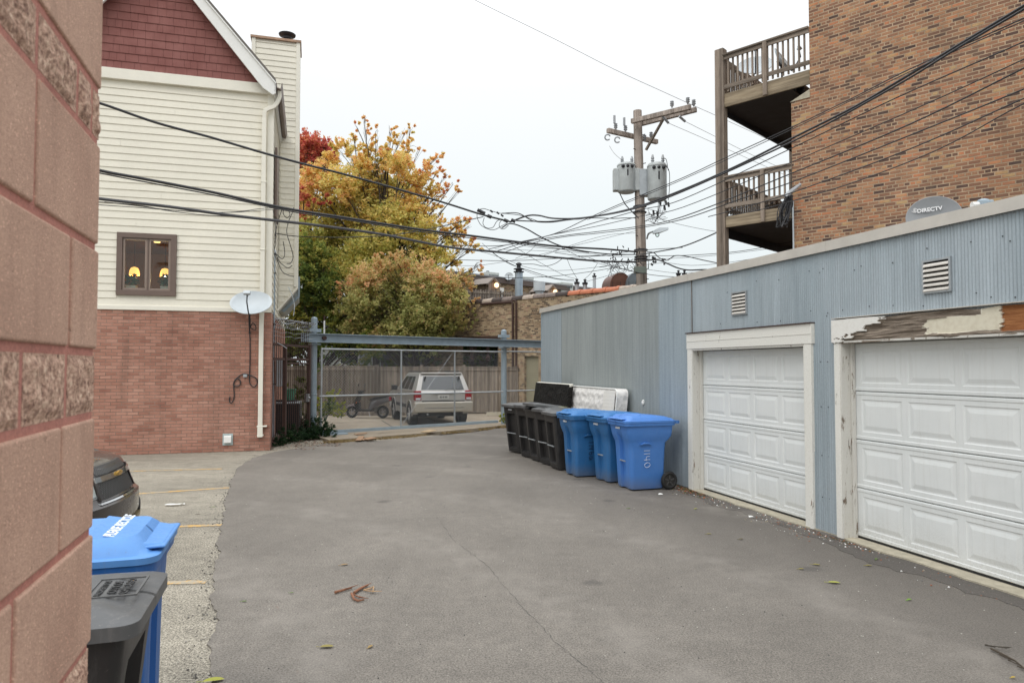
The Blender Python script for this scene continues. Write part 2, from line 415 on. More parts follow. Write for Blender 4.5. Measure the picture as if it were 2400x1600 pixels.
sheet('concrete_lot', [(-16, -3), (1.2, -3), (1.2, 19), (-3.0, 19.0), (-5.6, 17.2), tuple(HOUSE.w(.02, .0)[:2]), tuple(HOUSE.w(-12, 0)[:2])], 0, M['lot'], .02)
edge_px = [(497, 1600), (500, 1500), (500, 1378), (512, 1290), (519, 1235), (527, 1190), (536, 1140), (556, 1100), (585, 1078), (633, 1062)]
left = [(-1.72, -3), (-1.72, 1.5)] + [tuple(G(*p)[:2]) for p in edge_px]
leftj = jag(left, .035, .07, 3)
back = [tuple(G(*p)[:2]) for p in ((633, 1062), (700, 1050), (775, 1038), (900, 1032), (1000, 1024), (1110, 1013), (1180, 1003), (1262, 996))]
backj = jag(back, .03, .12, 5)
gw = [tuple(GAR.w(s, .35 if s > 0 else .35)[:2]) for s in (-1.2, 0, 8, 21)]
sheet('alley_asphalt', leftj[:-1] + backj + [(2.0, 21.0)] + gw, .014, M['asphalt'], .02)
# slab of the fenced yard, its front edge towards the alley
ys = [tuple(G(*p)[:2]) for p in ((772, 1037), (809, 1034), (957, 1023), (1110, 1009), (1176, 1001), (1262, 993))]
sl_ = sheet('rear_yard_slab', ys + [(3.5, 23), (3.9, 25), (-.6, 24.6), (-2.6, 22.6), (-5.2, 20.6), (-5.3, 18.6)], .065, M['slab'], .09)
for v in sl_.data.vertices:
    if v.co.y > 24.5 or (v.co.x < -.5 and (v.co - Vector((v.co.x, 0, 0))).y > 0 and (abs(v.co.x + 2.6) < .01 or abs(v.co.x + 5.2) < .01)): v.co.z = -.10
sheet('rear_yard', [(3.9, 25), (6, 38), (-14, 38), (-14, 20.6), (-5.2, 20.6), (-2.6, 22.6), (-.6, 24.6)], -.10, M['slab'])
# joints cut in the yard slab
mb = MB()
for a, b in (((895, 985), (925, 1003)), ((990, 975), (1020, 986))):
    p, q = G(a[0], a[1], -.095), G(b[0], b[1], -.095); mb.bar(p, q, .035, .004)
tag(mb.build('slab_joint', plain('joint_tar', (.03, .027, .025), .9)), kind='structure')
# parking stripes
def stripe(a, b, w, nm='parking_line'):
    mb = MB(); p, q = G(*a, .004), G(*b, .004); d = (q - p).normalized(); n = Vector((-d.y, d.x, 0)) * w / 2
    k = 14; rr = random.Random(int(a[1])); top = []; bot = []
    for i in range(k + 1):
        c = p.lerp(q, i / k); top.append(c + n * rr.uniform(.8, 1.1)); bot.append(c - n * rr.uniform(.8, 1.1))
    for i in range(k): mb.add([bot[i], bot[i + 1], top[i + 1], top[i]], [(0, 1, 2, 3)])
    tag(mb.build(nm, M['yellow_line'], flip=False), kind='structure')
stripe((200, 1106), (520, 1098), .10)
stripe((225, 1163), (536, 1142), .10)
stripe((300, 1238), (519, 1229), .10)
stripe((280, 1368), (484, 1362), .10)
# tar-dark band and old crack in the asphalt
mb = MB(); pts = []
for a, b in (((1030, 1215), 0), ((1060, 1262), 0), ((1110, 1300), 0), ((1150, 1335), 0), ((1205, 1400), 0), ((1262, 1460), 0), ((1310, 1510), 0), ((1372, 1560), 0), ((1415, 1600), 0)):
    pts.append(G(*a, .0155))
pts = spline(pts, 10); rr = random.Random(3)
off = [Vector((rr.uniform(-.012, .012), rr.uniform(-.012, .012), 0)) for _ in pts]
for i in range(len(pts) - 1):
    a, b = pts[i] + off[i], pts[i + 1] + off[i + 1]; d = (b - a).normalized(); n = Vector((-d.y, d.x, 0)) * rr.uniform(.0005, .0045)
    mb.add([a - n, b - n, b + n, a + n], [(0, 1, 2, 3)])
tag(mb.build('asphalt_crack', plain('crack_tar', (.105, .096, .086), .95, 0, .4, 4), flip=False), kind='structure')
# fresh darker patch strip along the garages
mb = MB()
band = jag([tuple(GAR.w(s, y)[:2]) for s, y in ((5.3, -.12), (6.6, -.25), (8.2, -.34), (9.6, -.26), (11.0, -.42), (12.5, -.30), (14.5, -.5), (19, -.5))], .07, .09, 9)
inner = [tuple(GAR.w(19 - i * (13.7 / 12), .1)[:2]) for i in range(13)]
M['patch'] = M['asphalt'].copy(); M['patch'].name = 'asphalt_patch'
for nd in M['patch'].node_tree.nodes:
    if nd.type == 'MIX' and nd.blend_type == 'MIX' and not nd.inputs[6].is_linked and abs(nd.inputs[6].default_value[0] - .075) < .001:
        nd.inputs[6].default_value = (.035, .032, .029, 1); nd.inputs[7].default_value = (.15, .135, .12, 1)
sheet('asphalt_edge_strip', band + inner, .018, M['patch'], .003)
# ------------------------------------------------------------------ block wall at the left edge
def block_mat(name, c, sp):
    n = NT(name); o = n.co()
    gr = n.noise(o, 160, 4, .8); f2 = n.noise(o, 420, 2); big = n.noise(o, 3, 4)
    v = n.n('TexVoronoi'); v.inputs['Scale'].default_value = 110; n.l(o, v.inputs['Vector'])
    col = n.mix(n.ramp(gr, ((.3, 0), (.7, 1))), c2(c, .74), c2(c, 1.18))
    col = n.mix(n.math('MULTIPLY', n.ramp(v.outputs['Distance'], ((.10, 1), (.22, 0))), sp), col, c2(c, 1.75))
    bt = n.n('TexVoronoi'); bt.inputs['Scale'].default_value = 3.2; n.l(n.co('Object', (1, .01, 2)), bt.inputs['Vector']); bs = n.n('SeparateColor'); n.l(bt.outputs['Color'], bs.inputs[0])
    col = n.mix(.55, col, n.ramp(big, ((.3, .33), (.7, .67))), 'OVERLAY')
    st = n.noise(n.co('Object', (7, 7, .9)), 2.2, 6, .7, .3); col = n.mix(n.ramp(st, ((.52, 0), (.75, .45))), col, c2(c, .55))
    chip = n.noise(o, 26, 4, .8); col = n.mix(n.ramp(chip, ((.66, 0), (.70, .7))), col, c2(c, .5))
    return n.fin(col, .9, 0, n.bump(n.math('ADD', n.math('ADD', gr, f2), n.math('MULTIPLY', n.ramp(chip, ((.64, 0), (.70, 1))), -2.0)), .5, .004), .2)
def split_mat():
    n = NT('split_face_stone'); o = n.co()
    gr = n.noise(o, 75, 5, .8); v = n.n('TexVoronoi'); v.inputs['Scale'].default_value = 120; n.l(o, v.inputs['Vector'])
    col = n.mix(n.ramp(gr, ((.33, 0), (.66, 1))), (.15, .08, .06), (.78, .52, .39))
    col = n.mix(.5, col, n.ramp(v.outputs['Distance'], ((.0, .2), (.6, .8))), 'OVERLAY')
    return n.fin(col, .92, 0, n.bump(gr, .9, .008), .2)
t = thing('block_wall', 'reddish concrete block wall end close by, with bands of rough split blocks', 'wall', WALL.o, WALL.a)
zs = []   # courses from measured joints: (z0, z1, kind)
def zat(py): return WALL.on(228, py)[1]
z970, z826, z580, z328, z205, z1234, z1486 = [zat(v) for v in (970, 826, 580, 328, 205, 1234, 1486)]
P8 = (z328 - z826) / 2; B4 = z826 - z970
courses = []
z = z970; k = 0
seq = [('b', z970, z826), ('p', z826, z580), ('p', z580, z328), ('b', z328, z205)]
zz = z205
for i in range(4): seq.append(('p', zz, zz + P8)); zz += P8
seq = [('p', z1234, z970), ('p', z1486, z1234), ('b', z1486 - B4, z1486)] + seq
zz = z1486 - B4
while zz > 0: seq.append(('p', zz - P8, zz)); zz -= P8
joint = {}
for zi, px in ((z826, 163), (z580, 75), (z970, 57)): pass
mortar = MB(); mortar.box(-2.9, -.008, .0045, .40, -.05, seq[6][2] + P8 * 4)
plainb = MB(); splitb = MB(); J = .0068; rr = random.Random(11)
jx = {0: 150, 1: 49, 3: 163, 4: 163, 5: 75}
for i, (kind, z0, z1) in enumerate(seq):
    if kind == 'p':
        px = {0: 150, 1: 49, 4: 163, 5: 75}.get(i)
        x = WALL.on(px, 858)[0] if px else -(.2 + .2 * (i % 2))
        joints = sorted([x + .397 * k for k in range(-8, 9) if -2.9 < x + .397 * k < -.03])
        xs = [-2.9] + joints + [0]
        for a, b in zip(xs[:-1], xs[1:]):
            y = rr.uniform(-.001, .001); plainb.box(-b - J if 0 else a + J, b - (J if b < 0 else 0), y, .2, z0 + J, z1 - J)
    else:
        pxs = [57, 161] if i != 6 else [76, 174, 208]
        js = sorted([WALL.on(p, 858)[0] for p in pxs]); lo = js[0]
        while lo > -2.8: lo -= .2; js.insert(0, lo)
        xs = [-2.9] + [j for j in js if j > -2.85] + [0]
        for a, b in zip(xs[:-1], xs[1:]):
            a += J; b -= (J if b < 0 else 0); nx = max(4, int((b - a) / .008)); nz = 14; vs = []; fs = []
            for p in range(nx + 1):
                for q in range(nz + 1):
                    u = p / nx; w = q / nz; e = min(1, min(u, 1 - u) * 7) * min(1, min(w, 1 - w) * 6)
                    X = a + (b - a) * u; Z = z0 + J + (z1 - z0 - 2 * J) * w
                    h = noise.noise(Vector((X * 28, Z * 28, i))) * .006 + noise.noise(Vector((X * 90, Z * 90, i))) * .003
                    vs.append((X, .001 - (.002 + h) * e + .005 * (1 - e), Z))
            for p in range(nx):
                for q in range(nz):
                    c = p * (nz + 1) + q; fs.append((c, c + nz + 1, c + nz + 2, c + 1))
            splitb.add(vs, fs); splitb.box(a, b, .004, .2, z0 + J, z1 - J)
mortar.build('mortar', block_mat('red_mortar', (.50, .225, .18), .3), t)
plainb.build('smooth_block_courses', block_mat('smooth_block', (.555, .355, .265), .75), t, bevel=.005, segs=3)
splitb.build('split_face_bands', split_mat(), t, flip=False)

# ------------------------------------------------------------------ the house
H = HOUSE
def hx(px, py, y=0): return H.on(px, py, y)[0]
def hz(px, py, y=0): return H.on(px, py, y)[1]
xc = 0.0
z_sid = hz(634, 729); z_b0 = hz(618, 219); z_b1 = hz(618, 199)
x1, z1 = H.on(619, 199); x2, z2 = H.on(450, 0); xl, zl = H.on(256, 8)
m_ = (z2 - z1) / (x1 - x2); ax = (z1 + m_ * x1 - zl + m_ * xl) / (2 * m_); az = z1 + m_ * (x1 - ax); xL = 2 * ax - x1
XL = xL - (0 - x1)                 # left corner of the facade
DEP = 9.0
print('HOUSE', z_sid, z_b0, z_b1, x1, az, ax, xL, XL)
hse = thing('siding_house', 'cream clapboard house with brown shingled gable over a red brick ground storey', 'house', H.o, H.a)
M['house_brick'] = brick('house_brick', ((0, (.285, .130, .095)), (.3, (.365, .180, .130)), (.75, (.40, .202, .150)), (1, (.44, .238, .178))), (.30, .20, .155), .21, .069, .012, jitter=.5, bump=.5, big=.35)
M['clap'] = plain('cream_siding', (.77, .735, .625), .5, 0, .06, .9, 14, .03)
M['grey_clap'] = plain('grey_siding', (.40, .42, .40), .55, 0, .06, 1.2, 25, .03)
# window opening
wx0, wz1 = H.on(275, 544); wx1 = hx(415, 549); wz0 = hz(273, 691)
vent_c = H.on(534, 1029)
mb = MB(); mb.box(XL, 0, 0, .25, -.1, z_sid - .02); mb.box(-.25, 0, .25, DEP, -.1, z_sid - .02); mb.box(XL, XL + .25, .25, DEP, -.1, z_sid - .02); mb.box(XL, 0, DEP, DEP + .25, -.1, z_sid)
mb.build('brick_base', M['house_brick'], hse)
# inner shell behind the clapboards, pierced by the window
mb = MB(); rect_holes(mb, XL, 0, z_sid - .02, z_b1 + .02, [(wx0 + .08, wx1 - .08, wz0 + .08, wz1 - .08)], .02, .15)
mb.box(-.15, -.02, .15, DEP, z_sid, z_b1); mb.box(XL + .02, XL + .15, .15, DEP, z_sid, z_b1); mb.box(XL, 0, DEP, DEP + .1, z_sid, z_b1)
mb.build('wall', M['clap'], hse)
def laps(mb, x0, x1_, z0, z1_, y, exp=.152, hole=None, axis='x', sgn=-1, rs=None):
    """overlapping clapboards; sgn is the outward direction along the other axis"""
    z = z0
    def one(a, b, za, zb):
        if b - a < .01: return
        o0, o1, o2 = sgn * .022, sgn * .004, 0
        pr = [(o0, za), (o0 * .9, za + .004), (o1, zb), (0, zb), (0, za)]
        ring = lambda t: [((t, y + p[0], p[1]) if axis == 'x' else (y + p[0], t, p[1])) for p in pr]
        mb.loft([ring(a), ring(b)])
    while z < z1_ - .01:
        e = min(z + exp, z1_)
        spans = [(x0, x1_)]
        if hole and hole[2] < z + exp * .5 < hole[3]: spans = [(x0, hole[0]), (hole[1], x1_)]
        for a, b in spans:
            if rs and b - a > 2 and rs.random() < .55:
                c = rs.uniform(a + .5, b - .5); one(a, c - .0015, z, e + .02); one(c + .0015, b, z, e + .02)
            else: one(a, b, z, e + .02)
        z += exp
rs = random.Random(4)
mb = MB(); laps(mb, XL + .12, -.13, z_sid + .06, z_b0 - .03, .02, .1535, (wx0, wx1, wz0, wz1), rs=rs)
mb.build('siding', M['clap'], hse)
mb = MB(); laps(mb, .12, DEP, z_sid + .06, z_b1 + .1, -.02, .1535, axis='y', sgn=1)
mb.build('side_siding', M['clap'], hse)
# trim
mb = MB(); mb.box(XL, -.0, -.03, .02, z_sid - .035, z_sid + .06)            # drip board over the brick
mb.box(-.13, .005, -.035, .12, z_sid + .06, z_b1)                            # corner boards
mb.box(XL, XL + .12, -.03, .12, z_sid + .06, z_b1)
mb.box(XL - .0, .02, -.075, .02, z_b0 - .03, z_b1 + .005)                     # frieze band
mb.build('trim_boards', M['cream_trim'], hse, bevel=.006)
# gable shingles
def clip(poly, a, b, c):          # keep a*x+b*z<=c
    o = []
    for i in range(len(poly)):
        p, q = poly[i], poly[(i + 1) % len(poly)]; dp = a * p[0] + b * p[1] - c; dq = a * q[0] + b * q[1] - c
        if dp <= 0: o.append(p)
        if dp * dq < 0:
            t_ = dp / (dp - dq); o.append((p[0] + (q[0] - p[0]) * t_, p[1] + (q[1] - p[1]) * t_))
    return o
mb = MB(); rs = random.Random(8); exp = .178; z = z_b1 + .005; r = 0
while z < az:
    x = xL + rs.uniform(-.2, 0)
    while x < x1 + .1:
        w = rs.uniform(.10, .27); poly = [(x, z), (x + w - .004, z), (x + w - .004, z + exp + .02), (x, z + exp + .02)]
        poly = clip(poly, m_, 1, z1 + m_ * x1 + .1); poly = clip(poly, -m_, 1, zl - m_ * xl + .1)
        if len(poly) >= 3:
            d = rs.uniform(0, .003)
            vs = [(p[0], -.012 - .016 * max(0, 1 - (p[1] - z) / exp) - d, p[1]) for p in poly] + [(p[0], .02, p[1]) for p in poly]; n = len(poly)
            mb.add(vs, [tuple(range(n)), tuple(range(n, 2 * n))[::-1]] + [(i, (i + 1) % n, n + (i + 1) % n, n + i) for i in range(n)])
        x += w
    z += exp
def shingle_mat():
    n = NT('stained_shingles'); g = n.noise(n.co('UV', (40, 2, 1)), 2, 4); b = n.noise(n.co(), 2.2, 2)
    col = n.mix(n.ramp(b, ((.35, 0), (.65, 1))), (.215, .083, .072), (.265, .112, .098))
    return n.fin(n.mix(.3, col, n.ramp(g, ((.3, .35), (.7, .65))), 'OVERLAY'), .75, 0, n.bump(g, .2, .003), .25)
mb.prism([(xL, z_b1), (x1, z_b1), (ax, az)], .02, .1)
mb.build('gable_shingles', shingle_mat(), hse)
# roof slopes, rake boards, fascia
M['roof_grey'] = plain('roof_shingle', (.16, .145, .13), .9, 0, .2, 6, 50, .3)
ov = .46; n_up = Vector((-m_, 0, 0))
for sgn, nm in ((1, 'roof'), (-1, 'roof')):
    X = lambda d: ax + sgn * d
    half = x1 - ax; dl = half + .26
    mb = MB(); th = .06
    base = lambda d: az + .27 - m_ * d
    mb.prism([(X(0), base(0) + th), (X(dl), base(dl) + th), (X(dl), base(dl)), (X(0), base(0))], -.34, DEP + .4)
    mb.build('roof', M['roof_grey'], hse)
    mb = MB(); w = .27
    mb.prism([(X(0), base(0) - .006), (X(dl), base(dl) - .006), (X(dl), base(dl) - w + .02), (X(dl - .06), base(dl) - w - .02), (X(dl - .27), base(dl) - w + .14 - .02), (X(0), base(0) - w)], -.30, -.24)
    mb.prism([(X(0), base(0) - .006), (X(dl), base(dl) - .006), (X(dl), base(dl) - .05), (X(0), base(0) - .05)], -.335, -.30)
    mb.build('rake_board', M['white_paint'], hse, bevel=.004)
    mb = MB(); mb.prism([(X(.0), base(0) - .01), (X(dl), base(dl) - .01), (X(dl), base(dl) - .03), (X(0), base(0) - .03)], -.24, 0.0)
    mb.build('soffit', M['white_paint'], hse)
# eave fascia and gutter on the alley side
ex = x1 + .26; ez = az + .27 - m_ * (ex - ax)
mb = MB(); mb.box(ex - .02, ex + .005, -.3, DEP, ez - .22, ez - .0); mb.box(0.0, ex - .02, -.24, DEP, ez - .25, ez - .22)
mb.build('eave_fascia', M['white_paint'], hse)
gpr = [(0, 0), (.01, -.12), (.10, -.14), (.13, -.03), (.135, .0), (.12, .0), (.095, -.12), (.02, -.10), (.015, 0)]
mb = MB(); mb.loft([[(ex + .006 + p[0], y, ez + p[1]) for p in gpr] for y in (-.26, 3.25)])
mb.build('gutter', M['brown_frame'], hse)
# downspout with its elbow
dx = hx(615, 700, -.08); gx = ex + .07; w = .085
def rect_sweep(mb, pts, w, d):
    rings = []
    for i, p in enumerate(pts):
        a = Vector(pts[max(i - 1, 0)]); b = Vector(pts[min(i + 1, len(pts) - 1)]); t_ = (b - a).normalized(); s_ = t_.cross(Vector((0, 1, 0))).normalized()
        rings.append([Vector(p) + s_ * i_ * w / 2 + Vector((0, j_ * d / 2, 0)) for i_, j_ in ((-1, -1), (1, -1), (1, 1), (-1, 1))])
    mb.loft(rings)
mb = MB(); pts = spline([(gx, -.12, ez - .12), (gx, -.12, ez - .28), (gx - .10, -.12, ez - .48), (-.17, -.12, ez - .60), (-.19, -.11, ez - .8)], 5)
rect_sweep(mb, pts, .085, .07); zb = hz(614, 1024, -.1)
rect_sweep(mb, [(-.19, -.11, ez - .78), (-.19, -.10, z_sid), (-.20, -.07, z_sid - .3), (-.20, -.07, zb)], .095, .075)
mb.box(-.26, -.13, -.12, -.02, zb + .02, zb + .06)
rect_sweep(mb, [(-.20, -.07, zb + .24), (-.20, -.08, zb), ], .11, .085)
mb.box(-.27, -.06, -.115, -.0, zb + .22, zb + .25)
for z in (4.4, 5.9): mb.box(-.25, -.13, -.153, -.03, z, z + .02)
mb.build('downspout', M['cream_trim'], hse, bevel=.008)
# window: brown casing, two sashes, room beyond
win = MB(); c = .11
fx = [wx0, wx1]; fz = [wz0, wz1]
win.box(wx0, wx1, -.045, .03, wz1 - c, wz1); win.box(wx0, wx1, -.045, .03, wz0, wz0 + c)
win.box(wx0, wx0 + c, -.045, .03, wz0 + c, wz1 - c); win.box(wx1 - c, wx1, -.045, .03, wz0 + c, wz1 - c)
win = win.build('window', M['brown_frame'], hse, bevel=.005)
ix0, ix1, iz0, iz1 = wx0 + c, wx1 - c, wz0 + c, wz1 - c; cx = (ix0 + ix1) / 2 + .02
for a, b in ((ix0 + .004, cx - .012), (cx + .012, ix1 - .004)):
    s_ = MB(); q = .045
    s_.box(a, b, -.015, .03, iz0 + .004, iz0 + q); s_.box(a, b, -.015, .03, iz1 - q, iz1 - .004); s_.box(a, a + q, -.015, .03, iz0 + q, iz1 - q); s_.box(b - q, b, -.015, .03, iz0 + q, iz1 - q)
    s_.build('sash', plain('sash_brown', (.25, .19, .155), .45), win, bevel=.003)
    g = MB(); g.box(a + q - .003, b - q + .003, .008, .012, iz0 + q - .003, iz1 - q + .003); g.build('pane', M['glass'], win)
mu = MB(); mu.box(cx - .011, cx + .011, -.03, .03, iz0 + .002, iz1 - .002); mu.build('mullion', M['brown_frame'], win)
rm = MB(); a, b = wx0 - 1.2, wx1 + 1.0; zf, zc = wz0 - .6, wz1 + .15
rm.box(a, b, 4.0, 4.05, zf, zc); rm.box(a - .05, a, .16, 4, zf, zc); rm.box(b, b + .05, .16, 4, zf, zc); rm.box(a, b, .16, 4, zc, zc + .05); rm.box(a, b, .16, 4, zf - .05, zf)
rm.box(wx0 - .1, wx1 + .1, .15, .5, wz0 + c - .05, wz0 + c - .01)
rm.build('room', plain('room_brown_walls', (.26, .13, .06), .6, 0, .15), hse)
# recessed ceiling lamps of the room
for x, y in ((wx0 + .45, .9), (wx1 - .75, 1.9)): ml = MB(); ml.cyl((x, y, zc - .03), (x, y, zc - .001), .07, n=16); ml.build('ceiling_lamp', emis('recessed_lamp_glow', (1, .62, .22), 2.5), hse)
# side window, chimney chase
mb = MB(); mb.box(.012, .06, .55, 1.5, 5.3, 6.9); mb.build('side_window', M['brown_frame'], hse)
cw0, cw1 = -.74, .50; cy0, cy1 = 3.25, 4.15
ztop = hz(690, 95, cy0); zk1 = hz(686, 672, cy0); zk0 = zk1 - .62
print('CHASE', ztop, zk1, H.on(691, 300, cy0), H.on(583, 100, cy0))
ch = MB(); ch.prism([(cw0, z_b1 + .6), (cw1 - .02, zk1), (cw1 - .02, ztop - .06), (cw0, ztop - .06)][0:0] or [(0.0, zk0), (cw1 - .02, zk1), (cw1 - .02, ztop - .06), (cw0 + .02, ztop - .06), (cw0 + .02, z_b1), (0.0, z_b1)], cy0 + .02, cy1)
ch = ch.build('chimney_chase', M['clap'], hse)
mb = MB(); laps(mb, cw0 + .10, cw1 - .10, z_b1 + .4, ztop - .1, cy0 + .02, .1535)
laps(mb, 0.03, cw1 - .10, zk1 + .05, z_b1 + .4, cy0 + .02, .1535)
z = zk1 + .05 - .1535
while z > zk0 + .1:
    f = (z - zk0) / (zk1 - zk0); laps(mb, 0.03, .03 + (cw1 - .08) * f, z, z + .15, cy0 + .02, .1535); z -= .1535
mb.build('chase_siding', M['clap'], ch)
mb = MB(); mb.box(cw1 - .10, cw1, cy0 - .02, cy0 + .05, zk1, ztop - .05); mb.box(cw0, cw0 + .10, cy0 - .02, cy0 + .05, z_b1 + .4, ztop - .05)
mb.box(cw1 - .02, cw1, cy0 + .05, cy1, zk1, ztop - .05)
mb.bar((0.0, cy0 + .02, zk0 - .02), (cw1, cy0 + .02, zk1 - .01), .09, .05)
mb.build('corner_trim', M['cream_trim'], ch, bevel=.004)
mb = MB(); mb.box(cw0 - .03, cw1 + .03, cy0 - .05, cy1 + .05, ztop - .06, ztop); mb.build('cap', plain('rusty_cap', (.42, .27, .18), .7, 0, .3, 5), ch)
px = (cw0 + cw1) / 2 + .27; py_ = (cy0 + cy1) / 2 - .1
mb = MB(); mb.lathe([(.20, ztop), (.19, ztop + .06), (.10, ztop + .10), (.10, ztop + .16), (.12, ztop + .16), (.13, ztop + .21), (.22, ztop + .26), (.23, ztop + .29), (.10, ztop + .33)], 20, (px, py_, 0)); mb.build('flue_cap', M['dark_metal'], ch, smooth=30)
# lower grey oriel behind, with its sloped underside
mb = MB(); oy0, oy1 = 4.3, 6.5; ow = .50
oz0 = hz(650, 730, oy0); print('oriel', oz0, H.on(683, 700, oy0))
mb.prism([(0, oz0), (.12, oz0), (ow, oz0 + .45), (ow, zk1 + .4), (0, zk1 + .4)], oy0, oy1); ori = mb.build('oriel', M['grey_clap'], hse)
mb = MB(); laps(mb, .02, ow - .03, oz0 + .45, zk1 + .3, oy0, .11); mb.build('oriel_siding', M['grey_clap'], ori)
mb = MB(); mb.bar((.1, oy0 - .03, oz0), (ow + .02, oy0 - .03, oz0 + .45), .04, .07); mb.bar((ow + .02, oy0 - .03, oz0 + .45), (ow + .02, oy0 - .03, zk1 + .4), .05, .05); mb.build('oriel_trim', M['grey_paint'], ori)
# ---- things inside and on the house
pots = []
for px, py, nm, lb in ((315, 640, 'pendant_lamp', 'glowing pendant lamp behind the left pane of the brown window'), (387, 643, 'pendant_lamp', 'glowing pendant lamp behind the right pane of the brown window')):
    x, z = H.on(px, py, 1.3); p = H.w(x, 1.3, z)
    t = thing(nm, lb, 'lamp', p, H.a, 'pendant lamps in the window')
    mb = MB(); mb.lathe([(.02, .14), (.07, .12), (.10, .06), (.112, -.02), (.108, -.05), (.095, -.05)], 20, caps=False); mb.build('lamp_shade', emis('amber_glass_lit', (1.0, .50, .13), 1.7), t, smooth=True, uv=False)
    mb = MB(); mb.ell((0, 0, 0), .045, .045, .06); mb.build('bulb', emis('bulb_glow', (1, .8, .45), 30), t)
    mb = MB(); mb.cyl((0, 0, .13), (0, 0, wz1 + .14 - z), .006, n=6); mb.build('cord', M['cable'], t)
    pl_ = bpy.data.lights.new('lamp_light', 'POINT'); pl_.energy = 22; pl_.color = (1, .62, .28); pl_.shadow_soft_size = .06; po_ = bpy.data.objects.new('lamp_light', pl_); COL.objects.link(po_); po_.parent = t; po_.location = (0, 0, -.12)
def leaves_mb(mb, c, r, n, s, rs, flat=.6):
    for _ in range(n):
        while True:
            d = Vector((rs.uniform(-1, 1), rs.uniform(-1, 1), rs.uniform(-1, 1)))
            if d.length < 1: break
        p = Vector(c) + Vector((d.x * r[0], d.y * r[1], d.z * r[2])); a = Vector((rs.gauss(0, 1), rs.gauss(0, 1), rs.gauss(0, flat))).normalized(); b = a.cross(Vector((rs.gauss(0, 1), rs.gauss(0, 1), rs.gauss(0, 1)))).normalized()
        q = s * rs.uniform(.6, 1.3); mb.add([p - a * q, p - b * q * .4, p + a * q, p + b * q * .4], [(0, 1, 2, 3)])
M['leaf_green'] = plain('houseplant_leaf', (.035, .09, .025), .5, 0, .4, 20)
rs = random.Random(5)
for px, py, lb in ((308, 670, 'white pot plant on the sill behind the left pane'), (389, 672, 'white pot plant on the sill behind the right pane')):
    x, z = H.on(px, py, .32); zt = wz0 + c - .008
    t = thing('potted_plant', lb, 'plant', H.w(x, .32, zt), H.a, 'pot plants in the window')
    mb = MB(); mb.loft([[(a * w_, b * w_, z_) for a, b in ((-1, -1), (1, -1), (1, 1), (-1, 1))] for z_, w_ in ((0, .075), (.13, .10), (.13, .09), (.11, .085))]); mb.build('pot', M['white_paint'], t)
    mb = MB(); leaves_mb(mb, (0, 0, .26), (.17, .10, .14), 130, .05, rs); mb.build('foliage', M['leaf_green'], t, flip=False, uv=False)
# exhaust vent on the brick
x, z = vent_c; t = thing('wall_vent', 'small white hooded vent on the brick near the ground', 'vent', H.w(x, 0, z), H.a)
mb = MB(); mb.box(-.105, .105, -.02, 0, -.125, .125); mb.build('flange', plain('vent_grey', (.42, .50, .50), .5), t, bevel=.004)
mb = MB(); mb.prism([(-.021, -.08), (-.08, -.07), (-.07, .06), (-.021, .085)], -.075, .075, 'x'); mb.build('hood', M['white_paint'], t, bevel=.006)
# ------------------------------------------------------------------ satellite dish and cable on the brick
def dish_thing(name, label, cat, pos, nrm, d, mat, mast=None, group=None, ratio=.92, depth=.09, roll=0, feed=1.0):
    """an offset dish: reflector with rim, feed arm, feed horn and mast; local z is the dish axis"""
    t = thing(name, label, cat, pos, 0, group)
    q = Vector(nrm).to_track_quat('Z', 'Y').to_matrix().to_4x4()
    r = d / 2; rings = []
    mb = MB(); mb.m = q
    N = 40
    for k in range(9):
        f = k / 8; rings.append([(r * f * cos(2 * pi * i / N) + 1e-5 * i, r * ratio * f * sin(2 * pi * i / N), -depth * (1 - f * f)) for i in range(N)])
    rings[0] = [(.001 * cos(2 * pi * i / N), .001 * sin(2 * pi * i / N), -depth) for i in range(N)]
    back = [[(x * 1.015, y * 1.015, z - .012 - .004) for x, y, z in rg] for rg in rings[::-1]]
    mb.loft(rings + [[(x * 1.02, y * 1.02, z - .004) for x, y, z in rings[-1]]] + back); mb.build('reflector', mat, t, smooth=50)
    if not feed: return t
    arm = MB(); arm.m = q; arm.tube([(0, -r * ratio * 1.0, -.03), (0, -r * ratio * 1.02, .05), (0, -r * ratio * .65, r * feed * .82), (0, -r * .12 * ratio, r * feed)], .014, 6); arm.build('feed_arm', M['dark_metal'], t)
    h = MB(); h.m = q; h.cyl((0, -r * .10, r * (feed - .1)), (0, -r * .02, r * (feed + .1)), .03, .04, 12); h.box(-.07, .07, -r * .16, r * .02, r * feed, r * (feed + .16)); h.build('feed_horn', M['dish_grey'], t, bevel=.008)
    if mast:
        mb = MB(); mb.tube([tuple(q @ Vector((0, -.02, -depth - .02)))] + [tuple(Vector(m) - Vector(pos)) for m in mast], .022, 8)
        mb.m = q; mb.box(-.06, .06, -.08, .06, -depth - .07, -depth - .012); mb.build('mast', M['dark_metal'], t)
    return t
x, z = H.on(588, 708, -.42); p = H.w(x, -.42, z)
xb, zb_ = H.on(585, 776, -.05)
nrm = Vector((.10, -.84, .50))
dish_thing('satellite_dish', 'pale grey satellite dish tilted skyward on the corner of the brick storey', 'satellite dish', p, nrm, .86, M['dish_grey'],
           [H.w(xb + .03, -.30, zb_ + .55), H.w(xb, -.16, zb_ + .30), H.w(xb, -.06, zb_ + .12), H.w(xb, -.04, zb_ - .05)], ratio=.70, feed=.80)
def onw(px, py, y=-.02): 
    x, z = H.on(px, py, y); return H.w(x, y, z)
t = thing('coax_cable', 'black coax cable dropping from the dish and curling over the brick', 'cable', (0, 0, 0))
mb = MB()
